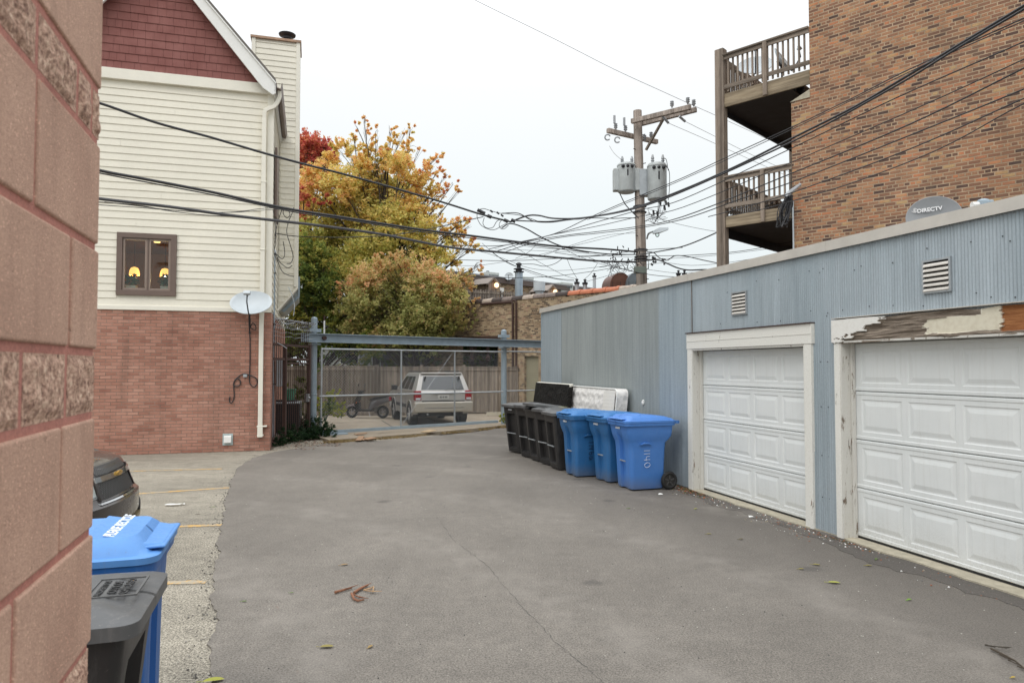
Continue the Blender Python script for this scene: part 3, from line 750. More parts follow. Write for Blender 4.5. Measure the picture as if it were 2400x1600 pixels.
mb.tube(spline([onw(*p) for p in ((585, 772), (586, 800), (586, 840), (585, 875), (585, 893), (588, 902), (595, 906), (601, 902), (603, 893), (599, 885), (590, 881), (580, 877), (570, 876), (562, 880), (553, 888), (548, 896), (548, 903), (554, 905), (561, 903), (564, 896), (561, 889), (555, 888), (549, 896), (548, 910), (549, 925), (547, 937), (542, 944), (538, 940), (538, 932), (540, 929))], 4), .011, 6)
mb.build('cable_run', M['cable'], t)
mb = MB(); p = onw(575, 880, -.03); mb.box(p.x - .04, p.x + .04, p.y - .02, p.y + .02, p.z - .03, p.z + .03); mb.build('splitter', M['steel'], t)
mb = MB(); mb.tube(spline([onw(*p, -.05) for p in ((586, 768), (592, 757), (598, 762), (600, 770), (596, 773), (588, 768), (585, 760))], 4), .01, 5); mb.build('spare_loop', M['cable'], t)
# conduit with weatherhead at the corner, and loose cable drops
t = thing('service_conduit', 'grey electrical conduit running up past the corner of the brick storey', 'conduit', (0, 0, 0))
cx_, cy_ = .10, .35
def hp(px, py, y): 
    x, z = H.on(px, py, y); return H.w(x, y, z)
ya = 1.2
mb = MB(); mb.tube([hp(641, 590, ya), hp(641, 640, ya), hp(640, 740, ya), hp(639, 800, ya), hp(638, 1030, ya)], .045, 10); mb.build('pipe', M['grey_paint'], t, smooth=True)
mb = MB(); p = hp(641, 592, ya); mb.ell(p, .07, .07, .09); mb.build('weatherhead', M['steel'], t)
mb = MB()
for py in (640, 760, 900): 
    p = hp(641, py, ya); mb.torus(p, (0, 0, 1), .05, .014, 14, 6)
mb.build('strap', M['dark_metal'], t)
t = thing('drop_cables', 'loose black service cables drooping from the weatherhead down the pale chimney wall', 'cables', (0, 0, 0))
rs = random.Random(21)
drops = [[(642, 592), (648, 600), (655, 612), (664, 622), (675, 628), (686, 622)], [(642, 594), (650, 612), (662, 636), (675, 645), (688, 648)],
         [(643, 590), (646, 560), (645, 530), (642, 500), (650, 486)], [(644, 592), (660, 606), (667, 600), (666, 585), (663, 566)],
         [(688, 486), (684, 500), (676, 520), (673, 545), (680, 575), (686, 600), (682, 616), (672, 618)],
         [(662, 486), (652, 520), (643, 560), (640, 590)], [(667, 488), (664, 498), (668, 508), (676, 510), (680, 502), (676, 494), (668, 492)],
         [(634, 540), (634, 570), (640, 572)], [(640, 500), (637, 520), (634, 560), (632, 600), (632, 660), (630, 735)], [(634, 452), (633, 480), (637, 520), (632, 556), (630, 640), (631, 700), (634, 740)]]
for d in drops:
    mb = MB(); mb.tube(spline([hp(px + rs.uniform(-1, 1), py, 1.0 + rs.uniform(-.1, .1)) for px, py in d], 5), .0095, 5); mb.build('drop_cable', M['cable'], t)
mb = MB()
mb.tube(spline([hp(a, b, 1.0) for a, b in ((636, 735), (650, 748), (668, 758), (690, 757))], 5), .008, 5); mb.tube(spline([hp(a, b, 1.0) for a, b in ((634, 790), (645, 800), (660, 808), (672, 816))], 5), .007, 5)
mb.tube(spline([hp(a, b, 1.2) for a, b in ((676, 672), (684, 690), (690, 715), (688, 740))], 5), .009, 5)
mb.build('pale_cable', M['dish_grey'], t)

# ------------------------------------------------------------------ iron fence beside the house
A = Vector((-5.56, 16.25, 0)); B = Vector((-5.32, 18.45, 0)); L_ = (B - A).length; ang = atan2((B - A).y, (B - A).x)
t = thing('iron_fence', 'rusty brown iron bar gate and fence with bent spear tops between house and grey post', 'fence', A, ang)
for s, h in ((-.02, 3.05), (L_ * .34, 2.35), (L_, 2.40)):
    mb = MB(); mb.box(s - .04, s + .04, -.04, .04, -.05, h); mb.build('post', M['rust'], t)
for a_, z, h_ in ((.02, 2.36, .03), (.02, 2.02, .03), (.02, .18, .03), (L_ * .36, 1.92, .02)):
    mb = MB(); mb.box(a_, L_ - .04, -.02, .02, z - h_, z + h_); mb.build('rail', M['rust'], t)
mb = MB(); n = 19; rs = random.Random(3)
for i in range(n):
    s = .05 + (L_ - .12) * i / (n - 1); k = rs.uniform(-.02, .02)
    mb.tube([(s, 0, .1), (s, 0, 2.7 + k), (s, -.03, 2.84 + k), (s + .01, -.10, 2.93 + k), (s + .02, -.2, 2.95 + k)], .009, 5)
mb.build('bar', M['rust'], t)
mb = MB()
for i in range(5):
    z = 2.55 + i * .1; mb.tube([(s_ * L_ / 12, -.06 + .03 * sin(s_ * 2 + i), z + .02 * sin(s_ * 1.7 + i)) for s_ in range(13)], .004, 4)
pts = [(L_ * i / 260, -.12 + .11 * cos(i * .42), 2.86 + .11 * sin(i * .42)) for i in range(261)]
mb.tube(pts, .004, 4); mb.build('barbed_wire', M['steel'], t)
mb = MB(); mb.ell((L_ - .10, -.06, 1.03), .03, .03, .03); mb.box(L_ - .14, L_ - .06, -.05, .05, .93, 1.13); mb.build('lock', M['steel'], t)
# air conditioner behind it
t = thing('air_conditioner', 'grey outdoor air conditioner unit standing behind the iron bars', 'air conditioner', (-5.98, 18.7, 0), radians(12))
mb = MB(); mb.box(-.38, .38, -.38, .38, .08, .92); mb.build('casing', M['steel'], t, bevel=.02)
mb = MB()
for i in range(15): mb.box(-.30, .39, -.392, -.381, .14 + i * .05, .155 + i * .05); mb.box(.381, .392, -.32, .32, .14 + i * .05, .155 + i * .05)
mb.build('louvre_grille', M['dark_metal'], t)
mb = MB(); mb.box(-.33, .37, -.386, -.380, .12, .88); mb.build('coil', M['rubber'], t)
mb = MB(); mb.cyl((0, 0, .92), (0, 0, .96), .3, n=24); mb.build('fan_guard', M['dark_metal'], t)
mb = MB(); mb.box(-.4, .4, -.4, .4, -.02, .08); mb.build('pad', M['concrete_new'], t)
t = thing('plastic_tub', 'green plastic tub standing on the air conditioner', 'tub', (-5.9, 18.7, .96), .3)
mb = MB(); mb.lathe([(.12, 0), (.17, .26), (.19, .27), (.19, .29), (.15, .29), (.11, .02)], 20); mb.build('tub_body', plain('green_plastic', (.09, .30, .19), .5), t, smooth=35)
t = thing('meter_box', 'pale grey utility box on the wall behind the iron bars', 'utility box', H.w(.03, 2.0, 1.35), H.a)
mb = MB(); mb.box(0, .2, -.2, .2, 0, .7); mb.build('box', M['dish_grey'], t, bevel=.01); mb = MB(); mb.cyl((.2, 0, .45), (.27, 0, .45), .09, n=20); mb.build('meter', M['glass'], t)

# ------------------------------------------------------------------ sliding chain link gate and its posts
def chain(mb, L, z0, z1, pitch=.078, r=.0011, y=0.0):
    H_ = z1 - z0; k = int((L + H_) / pitch)
    for i in range(k + 1):
        s = i * pitch
        for dr in (1, -1):
            a0 = s - H_; a1 = s
            lo, hi = max(a0, 0), min(a1, L)
            if hi - lo < .01: continue
            if dr == 1: p = (lo, z0 + lo - a0); q = (hi, z0 + hi - a0)
            else: p = (lo, z1 - (lo - a0)); q = (hi, z1 - (hi - a0))
            # diamond weave: straight wire with a slight offset so wires pass in front of each other
            d = Vector((q[0] - p[0], 0, q[1] - p[1])).normalized(); w = Vector((-d.z, 0, d.x)) * r; u = Vector((0, r, 0)); yy = y + dr * r
            a = Vector((p[0], yy, p[1])); b = Vector((q[0], yy, q[1]))
            mb.add([a + w, a - w * .5 + u, a - w * .5 - u, b + w, b - w * .5 + u, b - w * .5 - u], [(0, 1, 4, 3), (1, 2, 5, 4), (2, 0, 3, 5)])
GA = Vector((-5.02, 18.35, 0)); GB = Vector((-.45, 22.05, 0)); Lg = (GB - GA).length; ga = atan2((GB - GA).y, (GB - GA).x)
t = thing('chain_link_gate', 'wide sliding chain link gate across the yard entrance', 'gate', GA, ga)
zt = 2.30; zm = 1.05; zl_ = .14
mb = MB(); mb.tube([(.05, 0, zt), (Lg + .2, 0, zt)], .026, 8); mb.build('top_rail', M['steel'], t, smooth=True)
mb = MB(); mb.tube([(.0, -.02, zm + .02), (Lg + .2, -.02, zm)], .024, 8); mb.build('middle_rail', M['steel'], t, smooth=True)
mb = MB(); mb.box(-.15, Lg, -.035, .035, zl_ - .05, zl_ + .03); mb.build('bottom_rail', M['grey_paint'], t)
for s in (.06, 2.43, 4.25):
    mb = MB(); mb.tube([(s, -.01, zl_), (s, -.01, zt)], .026, 8); mb.build('upright', M['steel'], t, smooth=True)
mb = MB(); chain(mb, Lg, zl_, zt); mb.build('chain_link', M['steel'], t, flip=False, uv=False)
mb = MB(); mb.tube([(2.46, .03, zl_ + .03), (4.2, .03, zt - .05)], .005, 4); mb.build('brace_wire', M['steel'], t)
PL = Vector((-5.30, 18.83, 0)); PR = Vector((-.26, 22.42, 0))
for P, h, lb in ((PL, 3.12, 'grey steel gate post beside the iron fence with pole stub above the beam'), (PR, 2.97, 'grey steel gate post standing in front of the tan brick garage')):
    t = thing('gate_post', lb, 'post', P, ga)
    mb = MB(); mb.tube([(0, 0, -.05), (0, 0, h)], .085 if P is PL else .09, 16); mb.ell((0, 0, h), .085, .085, .05); mb.build('shaft', M['grey_paint'], t, smooth=True)
    mb = MB(); mb.torus((0, 0, 1.1), (0, 0, 1), .09, .012); mb.box(-.13, .13, -.16, .1, 2.42, 2.46); mb.box(-.16, .16, -.1, .1, 2.76, 2.85); mb.build('bracket', M['grey_paint'], t)
d = (PR - PL).normalized(); nn = Vector((d.y, -d.x, 0))
P0 = PL - d * .42 + nn * .16; P1 = PR + d * 3.0 + nn * .16
t = thing('overhead_beam', 'long grey steel channel beam spanning above the chain link gate', 'beam', (0, 0, 0))
mb = MB(); h = .13
for a, b in ((P0, P1),):
    mb.bar(a + Vector((0, 0, 2.60)), b + Vector((0, 0, 2.56)), .015, h * 1.7); mb.bar(a + Vector((0, 0, 2.71)) + nn * .05, b + Vector((0, 0, 2.67)) + nn * .05, .11, .02); mb.bar(a + Vector((0, 0, 2.495)) + nn * .05, b + Vector((0, 0, 2.455)) + nn * .05, .11, .02)
mb.build('channel', M['grey_paint'], t)
mb = MB(); c = P0 + d * .62 + Vector((0, 0, 2.60)) + nn * .02; mb.cyl(c, c + nn * .09, .055, n=16); mb.build('roller', M['rust'], t)
for k in (5.3, 5.9):
    mb = MB(); c = P0 + d * k + Vector((0, 0, 2.4)); mb.box(c.x - .03, c.x + .03, c.y - .03, c.y + .03, 2.1, 2.42); mb.torus((c.x, c.y, 2.1), tuple(nn), .07, .018); mb.build('hanger', M['rust'], t)
t = thing('iron_stake', 'short rusty and white pipe standing on the beam beside the gate post', 'pipe', PL + d * .28 + Vector((0, 0, 2.72)))
mb = MB(); mb.cyl((0, 0, -.02), (0, 0, .36), .022, n=10); mb.build('tube', M['white_paint'], t); mb = MB(); mb.cyl((0, 0, .36), (0, 0, .5), .02, n=8); mb.build('tip', M['rust'], t)
# fixed panel right of the post
Q0 = PR + d * .1; Lq = 3.0
t = thing('chain_link_fence', 'narrow chain link fence panel right of the gate post', 'fence', Q0, ga)
for z in (2.32, 1.06, .12): mb = MB(); mb.tube([(0, 0, z), (Lq, 0, z)], .023, 8); mb.build('rail', M['steel'], t, smooth=True)
mb = MB(); chain(mb, Lq, .12, 2.32); mb.build('chain_link', M['steel'], t, flip=False, uv=False)
mb = MB(); mb.tube([(Lq, 0, 0), (Lq, 0, 2.4)], .03, 8); mb.build('post', M['steel'], t)
t = thing('steel_sill', 'low grey steel track end lying by the ivy at the foot of the gate', 'track', G(792, 1024, 0) , ga)
mb = MB(); mb.box(-.45, .25, -.08, .10, 0, .10); mb.box(-.5, .0, -.03, .03, .10, .15); mb.build('channel_end', M['grey_paint'], t, bevel=.008)

# ------------------------------------------------------------------ wood fences
M['fence_wood'] = wood('fence_wood', (.13, .108, .086), (.30, .255, .21))
M['fence_wood2'] = wood('fence_wood_dark', (.085, .068, .054), (.20, .17, .135))
def board_fence(name, label, P, Q, h, mat, posts=(), cap=True, seed=1):
    P = Vector(P); Q = Vector(Q); L = (Q - P).length; a = atan2((Q - P).y, (Q - P).x); t = thing(name, label, 'fence', P, a); rs = random.Random(seed)
    mb = MB(); s = 0
    while s < L:
        w = .14; y = rs.uniform(-.004, .004); hh = h + rs.uniform(-.012, .012); k = rs.uniform(-.003, .003)
        mb.add([(s, y, .05), (s + w - .006, y, .05), (s + w - .006, y + .018, .05), (s, y + .018, .05), (s + k, y, hh), (s + w - .006 + k, y, hh), (s + w - .006 + k, y + .018, hh), (s + k, y + .018, hh)],
               [(0, 3, 2, 1), (4, 5, 6, 7), (0, 1, 5, 4), (1, 2, 6, 5), (2, 3, 7, 6), (3, 0, 4, 7)]); s += w
    mb.build('boards', mat, t)
    if cap:
        mb = MB(); mb.box(-.03, L + .03, -.05, .07, h + .012, h + .05); mb.box(0, L, -.03, -.006, h - .12, h + .0); mb.build('cap_rail', M['fence_wood'], t)
    for s in posts:
        mb = MB(); mb.box(s - .055, s + .055, -.09, .02, 0, h + .12); mb.build('post', M['fence_wood'], t)
    return t
c0 = AT(878, 860, 28.8); cA = (c0.x, 28.8, -.1)
board_fence('board_fence', 'dark weathered board fence behind the scooter', (-11.5, 28.4, -.1), cA, 1.92, M['fence_wood2'], seed=2)
board_fence('board_fence', 'weathered grey board fence behind the silver car', (AT(882, 860, 29.2).x, 29.2, -.1), (AT(1213, 860, 29.0).x, 29.0, -.1), 1.89, M['fence_wood'], posts=(.05, 1.9, 3.65, 5.3), seed=4)
t = thing('wheel_stop', 'long weathered timber kerb lying along the foot of the board fence', 'kerb', (-8.2, 27.9, -.1), .02)
mb = MB(); mb.box(0, 5.6, -.08, .08, 0, .16); mb.build('beam', M['fence_wood'], t, bevel=.015)
t = thing('wheel_stop', 'concrete wheel stop right of the silver car', 'wheel stop', AT(1140, 950, 28.0) * 1, .05); t.location.z = -.10
mb = MB(); mb.prism([(-.1, 0), (.1, 0), (.07, .13), (-.07, .13)], 0, 1.9, 'x'); mb.build('block', M['concrete_new'], t, bevel=.01)

# ------------------------------------------------------------------ wheels shared by the cars
def wheel_mesh(nm, r, w, mat_rim, spokes=5):
    ty = MB(); N = 36
    pr = [(r * .60, -w / 2 + .01), (r * .66, -w / 2), (r * .93, -w / 2), (r, -w / 2 + .03), (r, w / 2 - .03), (r * .93, w / 2), (r * .66, w / 2), (r * .60, w / 2 - .01), (r * .6, -w / 2 + .01)]
    ty.loft([[(x, q * cos(2 * pi * i / N), q * sin(2 * pi * i / N)) for i in range(N)] for q, x in pr], caps=False)
    rm = MB(); rm.loft([[(x, q * cos(2 * pi * i / N), q * sin(2 * pi * i / N)) for i in range(N)] for q, x in ((r * .62, w / 2 - .012), (r * .58, w / 2 - .012), (r * .54, w / 2 - .06), (.001, w / 2 - .07))], caps=False)
    rm.loft([[(x, q * cos(2 * pi * i / N), q * sin(2 * pi * i / N)) for i in range(N)] for q, x in ((r * .62, w / 2 - .012), (r * .62, -w / 2 + .02), (.01, -w / 2 + .02))], caps=False)
    sp = MB()
    for k in range(spokes):
        a = 2 * pi * k / spokes; c, s_ = cos(a), sin(a)
        sp.bar((w / 2 - .03, c * .03, s_ * .03), (w / 2 - .022, c * r * .58, s_ * r * .58), .055 * r / .37, .03, up=(1, 0, 0))
    sp.cyl((w / 2 - .05, 0, 0), (w / 2 - .012, 0, 0), r * .15, n=16)
    return ty, rm, sp
def add_wheel(par, pos, r, w, mat_rim, side, spokes=5, hub=None):
    t = MB(); ty, rm, sp = wheel_mesh('wheel', r, w, mat_rim, spokes)
    wh = ty.build('wheel', M['rubber'], par, loc=pos, smooth=30); wh.scale = (side, 1, 1)
    rm.build('rim', hub or M['dark_metal'], wh, smooth=30); sp.build('spokes', mat_rim, wh, bevel=.004)
    return wh
def patch(q, u0, u1, v0, v1, off):
    """a panel lying on a four-cornered face (q: bottom-left, bottom-right, top-right, top-left)"""
    q = [Vector(a) for a in q]; n = (q[1] - q[0]).cross(q[3] - q[0]).normalized()
    P = lambda u, v: (q[0].lerp(q[1], u)).lerp(q[3].lerp(q[2], u), v)
    pts = [P(u0, v0), P(u1, v0), P(u1, v1), P(u0, v1)]
    return [p + n * off for p in pts], [p - n * .012 for p in pts]
def panel(mb, q, u0, u1, v0, v1, off=.004):
    a, b = patch(q, u0, u1, v0, v1, off); mb.add(a + b, [(0, 1, 2, 3), (7, 6, 5, 4), (0, 4, 5, 1), (1, 5, 6, 2), (2, 6, 7, 3), (3, 7, 4, 0)])
def car_paint(name, c, metal=.5, rough=.3):
    n = NT(name); o = n.co(); big = n.noise(o, 2.5, 4); fl = n.noise(o, 300, 2)
    col = n.mix(n.ramp(big, ((.35, 0), (.7, .3))), c, c2(c, .75)); col = n.mix(n.ramp(fl, ((.5, 0), (.8, .25))), col, c2(c, 1.4))
    n.b.inputs['Coat Weight'].default_value = .6; n.b.inputs['Coat Roughness'].default_value = .08
    return n.fin(col, n.ramp(big, ((.3, rough), (.7, rough + .15))), metal)
def body_loft(mb, st):
    """st: list of (y, zbot, half widths at (sill, belt), zbelt, ztop half, ztop)"""
    rings = []
    for y, zb, w0, zm, w1, zt_, w2 in st:
        hs = [(w0 * .93, zb), (w0, zb + .06), (w1, zm), (w1 * .985, zm + (zt_ - zm) * .5), (w2, zt_), (w2 * .55, zt_ + .012)]
        rings.append([(x, y, z) for x, z in hs] + [(-x, y, z) for x, z in hs[::-1]])
    mb.loft(rings)
# ------------------------------------------------------------------ silver SUV (rear towards the camera)
def suv():
    t = thing('silver_suv', 'silver four wheel drive estate car parked behind the chain link gate, rear facing the alley', 'car')
    pt = car_paint('silver_paint', (.48, .465, .435)); gl = M['dark_glass']; blk = M['black_plastic']
    # lower body: side profile with wheel arches, pushed across the width
    R_ = .44; ya, yb = -1.42, 1.36
    prof = [(-2.30, .46), (-2.34, .62), (-2.30, .80), (-2.27, 1.10), (-2.20, 1.16), (1.05, 1.14), (1.25, 1.10), (2.05, 1.02), (2.26, .92), (2.30, .62), (2.26, .42), (yb + R_, .40)]
    for k in range(0, 13): a = pi * k / 12; prof.append((yb + R_ * cos(a), .37 + R_ * sin(a)))
    prof.append((yb - R_, .36)); prof.append((ya + R_, .36))
    for k in range(0, 13): a = pi * k / 12; prof.append((ya + R_ * cos(a), .37 + R_ * sin(a)))
    prof.append((ya - R_, .44))
    lb = MB(); rows = []
    lb.prism(prof, -.90, .90, 'x'); b = lb.build('body', pt, t, bevel=.055, segs=4)
    # inner dark arch liner
    mb = MB(); mb.box(-.72, .72, -1.95, 1.95, .30, .95); mb.build('underbody', M['rubber'], t)
    # greenhouse
    bz, tz = 1.12, 1.70
    bot = [(-.86, -2.24), (.86, -2.24), (.84, 1.12), (-.84, 1.12)]; top = [(-.69, -1.98), (.69, -1.98), (.66, .15), (-.66, .15)]
    gh = MB()
    mid = [((a[0] + b_[0]) / 2 * 1.03, (a[1] + b_[1]) / 2) for a, b_ in zip(bot, top)]
    gh.loft([[(x, y, bz) for x, y in bot], [(x, y, tz) for x, y in top], [(x * .9, y * .97, tz + .035) for x, y in top]])
    gh.build('cabin', pt, t, bevel=.045, segs=3)
    qr = [(-.86, -2.24, bz), (.86, -2.24, bz), (.69, -1.98, tz), (-.69, -1.98, tz)]     # rear
    ql = [(-.84, 1.12, bz), (-.86, -2.24, bz), (-.69, -1.98, tz), (-.66, .15, tz)]      # left side
    qR = [(.86, -2.24, bz), (.84, 1.12, bz), (.66, .15, tz), (.69, -1.98, tz)]
    qf = [(.84, 1.12, bz), (-.84, 1.12, bz), (-.66, .15, tz), (.66, .15, tz)]
    mb = MB(); panel(mb, qr, .09, .91, .10, .86, .006); mb.build('rear_window', plain('rear_glass_sky_tint', (.055, .06, .063), .12, 0, .05, spec=.9), t, bevel=.01)
    for q in (ql, qR):
        rng = ((.10, .33), (.36, .60), (.63, .80)) if q is ql else ((.20, .37), (.40, .64), (.67, .90))
        for u0, u1 in rng:
            mb = MB(); a, b_ = patch(q, u0, u1, .08, .84, .006)
            mb.add(a + b_, [(0, 1, 2, 3), (7, 6, 5, 4), (0, 4, 5, 1), (1, 5, 6, 2), (2, 6, 7, 3), (3, 7, 4, 0)]); mb.build('side_window', gl, t)
    mb = MB(); panel(mb, qf, .06, .94, .06, .92, .006); mb.build('windscreen', gl, t)
    # rear end
    mb = MB(); mb.box(-.93, .93, -2.42, -2.2, .46, .80); mb.build('rear_bumper', plain('bumper_tan_silver', (.42, .39, .33), .4, .25, .06), t, bevel=.05, segs=3)
    mb = MB(); mb.box(-.62, .62, -2.426, -2.418, .60, .615); mb.build('bumper_line', M['chrome'], t)
    mb = MB(); mb.box(-.68, .68, -2.315, -2.28, .80, .835); mb.build('tailgate_gap', blk, t)
    for s in (-1, 1):
        mb = MB(); mb.box(s * .70, s * .905, -2.335, -2.10, .85, 1.16)
        l = mb.build('tail_light', plain('tail_light_red', (.30, .008, .012), .15, 0, .1, 40, spec=.8), t, bevel=.02)
        mb = MB(); mb.box(s * .73, s * .88, -2.342, -2.33, .87, .93); mb.build('reversing_lens', M['dish_grey'], l)
        mb = MB(); mb.box(s * .52, s * .56, -2.16, -2.09, 1.52, 1.62); mb.build('window_hinge', blk, t)
    mb = MB(); mb.box(-.38, .30, -2.322, -2.26, 1.05, 1.095); mb.build('tailgate_handle', blk, t, bevel=.008)
    mb = MB(); mb.box(-.17, .17, -2.325, -2.27, .88, 1.02); pl = mb.build('number_plate', plain('plate_white', (.55, .55, .52), .5), t)
    mb = MB()
    for i, x in enumerate((-.11, -.06, -.01, .05, .10)): mb.box(x - .013, x + .013, -2.329, -2.325, .92, .98)
    mb.build('plate_characters', M['dark_metal'], pl)
    mb = MB(); mb.box(-.13, .13, -2.03, -1.97, 1.695, 1.725); mb.build('brake_lamp', plain('brake_red', (.35, .02, .03), .3), t)
    mb = MB(); mb.box(-.66, .66, -2.06, -1.9, 1.70, 1.74); mb.build('spoiler', pt, t, bevel=.015)
    mb = MB(); mb.tube([(.05, -2.27, 1.17), (.3, -2.255, 1.21), (.62, -2.25, 1.20)], .009, 5); mb.build('rear_wiper', blk, t)
    for s in (-1, 1):
        mb = MB(); mb.tube([(s * .60, -1.85, 1.77), (s * .60, .1, 1.77)], .018, 6); mb.build('roof_rail', M['dark_metal'], t)
        mb = MB(); mb.box(s * .88, s * 1.08, .72, .88, 1.10, 1.28); mb.build('door_mirror', blk, t, bevel=.03)
        mb = MB(); mb.box(s * .895, s * .915, -.9, .85, .56, .68); mb.build('side_moulding', M['dark_metal'], t, bevel=.01)
        for y in (-.72, .28):
            mb = MB(); mb.box(s * .895, s * .93, y - .09, y + .09, .985, 1.02); mb.build('door_handle', blk, t, bevel=.008)
        for y in (-.88, .10, 1.0):
            mb = MB(); mb.box(s * .896, s * .9035, y - .006, y + .006, .45, 1.1); mb.build('door_gap', blk, t)
        for y in (ya, yb): add_wheel(t, (s * .80, y, .37), .37, .24, plain('alloy', (.55, .55, .54), .35, .6), s)
        mb = MB()
        for y in (ya, yb): mb = MB(); mb.torus((s * .895, y, .37), (1, 0, 0), R_ + .01, .022, 20, 6, -.1, pi + .1); mb.build('arch_trim', plain('arch_silver', (.36, .35, .32), .45, .2), t)
    mb = MB(); mb.cyl((-.5, -2.30, .40), (-.5, -2.0, .40), .03, n=10); mb.build('exhaust', M['chrome'], t)
    return t
s_ = suv(); s_.scale = (1.05, 1, 1); s_.location = (-3.02, 25.15, -.10); s_.rotation_euler = (0, 0, radians(20))

# ------------------------------------------------------------------ scooter
def scooter():
    t = thing('motor_scooter', 'black and grey motor scooter parked against the board fence', 'scooter')
    gp = car_paint('scooter_grey', (.055, .05, .05), .2, .35); bl = M['black_plastic']
    def tyre(y, r, nm='wheel'):
        mb = MB(); mb.torus((0, y, r), (1, 0, 0), r - .05, .05, 30, 8); w = mb.build(nm, M['rubber'], t, smooth=True)
        mb = MB(); mb.cyl((-.03, y, r), (.03, y, r), .05, n=12)
        for k in range(5): a = 2 * pi * k / 5; mb.bar((0, y, r), (0, y + cos(a) * (r - .08), r + sin(a) * (r - .08)), .03, .03, up=(1, 0, 0))
        mb.torus((0, y, r), (1, 0, 0), r - .095, .012, 24, 6); mb.build('rim', plain('scooter_rim', (.3, .3, .3), .4, .5), w); return w
    tyre(.62, .23); tyre(-.60, .24)
    mb = MB(); mb.loft([[(x * w, y, z) for x, z in ((-1, z0), (1, z0), (1, z1), (-1, z1))] for y, w, z0, z1 in ((.86, .03, .36, .40), (.74, .075, .42, .50), (.56, .08, .46, .53), (.42, .05, .40, .46))]); mb.build('front_mudguard', plain('mudguard_grey', (.24, .21, .215), .3), t, smooth=True)
    mb = MB(); mb.loft([[(-w, y, z), (w, y, z), (w * .9, y - .05, z + .01), (-w * .9, y - .05, z + .01)] for y, w, z in ((.36, .11, .30), (.46, .20, .50), (.42, .23, .68), (.32, .17, .86), (.26, .13, .96))]); mb.build('leg_shield', bl, t, smooth=50)
    mb = MB(); mb.tube([(0, .62, .23), (.0, .42, .66), (0, .30, .98)], .03, 8); mb.build('fork', M['dark_metal'], t)
    mb = MB(); mb.box(-.17, .17, -.20, .42, .25, .33); mb.box(-.10, .10, .30, .42, .3, .6); mb.build('footboard', bl, t, bevel=.02)
    mb = MB(); mb.loft([[(-w, y, z0), (w, y, z0), (w * 1.0, y, (z0 + z1) / 2), (w * .55, y, z1), (-w * .55, y, z1), (-w, y, (z0 + z1) / 2)] for y, w, z0, z1 in ((-.08, .10, .32, .55), (-.2, .17, .36, .68), (-.45, .19, .46, .74), (-.7, .16, .56, .80), (-.88, .08, .66, .82))]); mb.build('rear_body', gp, t, smooth=50)
    mb = MB(); mb.loft([[(-w, y, z), (w, y, z), (w * .9, y, z + h), (-w * .9, y, z + h)] for y, w, z, h in ((-.10, .10, .66, .05), (-.3, .14, .71, .08), (-.55, .14, .75, .08), (-.8, .10, .80, .06))]); mb.build('saddle', M['rubber'], t, smooth=50, bevel=.015)
    mb = MB(); mb.tube([(.13, -.75, .82), (.10, -.95, .90), (-.10, -.95, .90), (-.13, -.75, .82)], .014, 6); mb.build('grab_rail', M['dark_metal'], t)
    mb = MB(); mb.box(-.08, .08, -.92, -.86, .66, .80); mb.build('tail_light', plain('scooter_red', (.4, .01, .03), .25), t, bevel=.012)
    mb = MB(); mb.box(-.09, .09, -.94, -.925, .48, .62); mb.build('number_plate', M['white_paint'], t)
    mb = MB(); mb.box(.03, .17, -.72, -.25, .18, .40); mb.cyl((.15, -.75, .35), (.15, -.4, .30), .05, n=10); mb.build('engine', plain('engine_alloy', (.18, .17, .16), .4, .6, .3, 20), t, bevel=.02)
    mb = MB(); mb.tube([(-.33, .20, 1.02), (-.12, .28, 1.0), (.12, .28, 1.0), (.33, .20, 1.02)], .016, 6); mb.box(-.10, .10, .20, .36, .93, 1.03); mb.build('handlebar', bl, t)
    for s in (-1, 1):
        mb = MB(); mb.tube([(s * .24, .23, 1.02), (s * .30, .25, 1.22)], .006, 5); mb.ell((s * .31, .24, 1.25), .06, .015, .05); mb.build('mirror', bl, t)
    for s in (-1, 1):
        mb = MB(); mb.box(s * .12, s * .19, .38, .42, .56, .62); mb.build('indicator', plain('orange_lens', (.5, .13, .02), .3), t)
    mb = MB(); mb.tube([(-.15, -.1, .26), (-.2, -.18, .06)], .012, 6); mb.build('stand', M['steel'], t)
    return t
s_ = scooter(); a_, b_ = AT(822, 980, 26.8), AT(889, 980, 26.4); s_.location = ((a_.x + b_.x) / 2 + .1, (a_.y + b_.y) / 2, -.098); s_.rotation_euler = (0, 0, radians(80))
# ------------------------------------------------------------------ tan brick garage behind the gate
M['tan_brick'] = brick('tan_common_brick', ((0, (.09, .065, .05)), (.3, (.22, .15, .095)), (.55, (.33, .24, .15)), (.8, (.40, .31, .20)), (1, (.28, .16, .11))), (.40, .33, .23), .203, .0677, .014, squash=.5, sqf=6, big=.4, jitter=.7)
Y_ = YEL
def yx(px, py=858): return Y_.on(px, py)[0]
yz = lambda px, py: Y_.on(px, py)[1]
t = thing('tan_brick_garage', 'low tan common brick building with clay coping and a dark opening behind the board fence', 'building', Y_.o, Y_.a)
zc = yz(1328, 690); hx0, hx1, hz1, hz0 = yx(1072), yx(1168), yz(1120, 795), 1.3
dx0, dx1, dz1 = yx(1229), yx(1262), yz(1240, 834)
mb = MB(); rect_holes(mb, -4, 12, -.1, zc, [(hx0, hx1, hz0, hz1), (dx0, dx1, -.1, dz1)], 0, .35); mb.box(-4, -3.7, .35, 9, -.1, zc); mb.box(-4, 12, 8.7, 9, -.1, zc)
mb.build('wall', M['tan_brick'], t)
mb = MB(); mb.box(-3.7, 12, .35, 8.7, zc - .5, zc - .4); mb.box(hx0 - .5, hx1 + .5, 2.6, 2.7, 0, zc - .5); mb.build('roof', plain('tar_roof', (.03, .03, .032), .9), t)
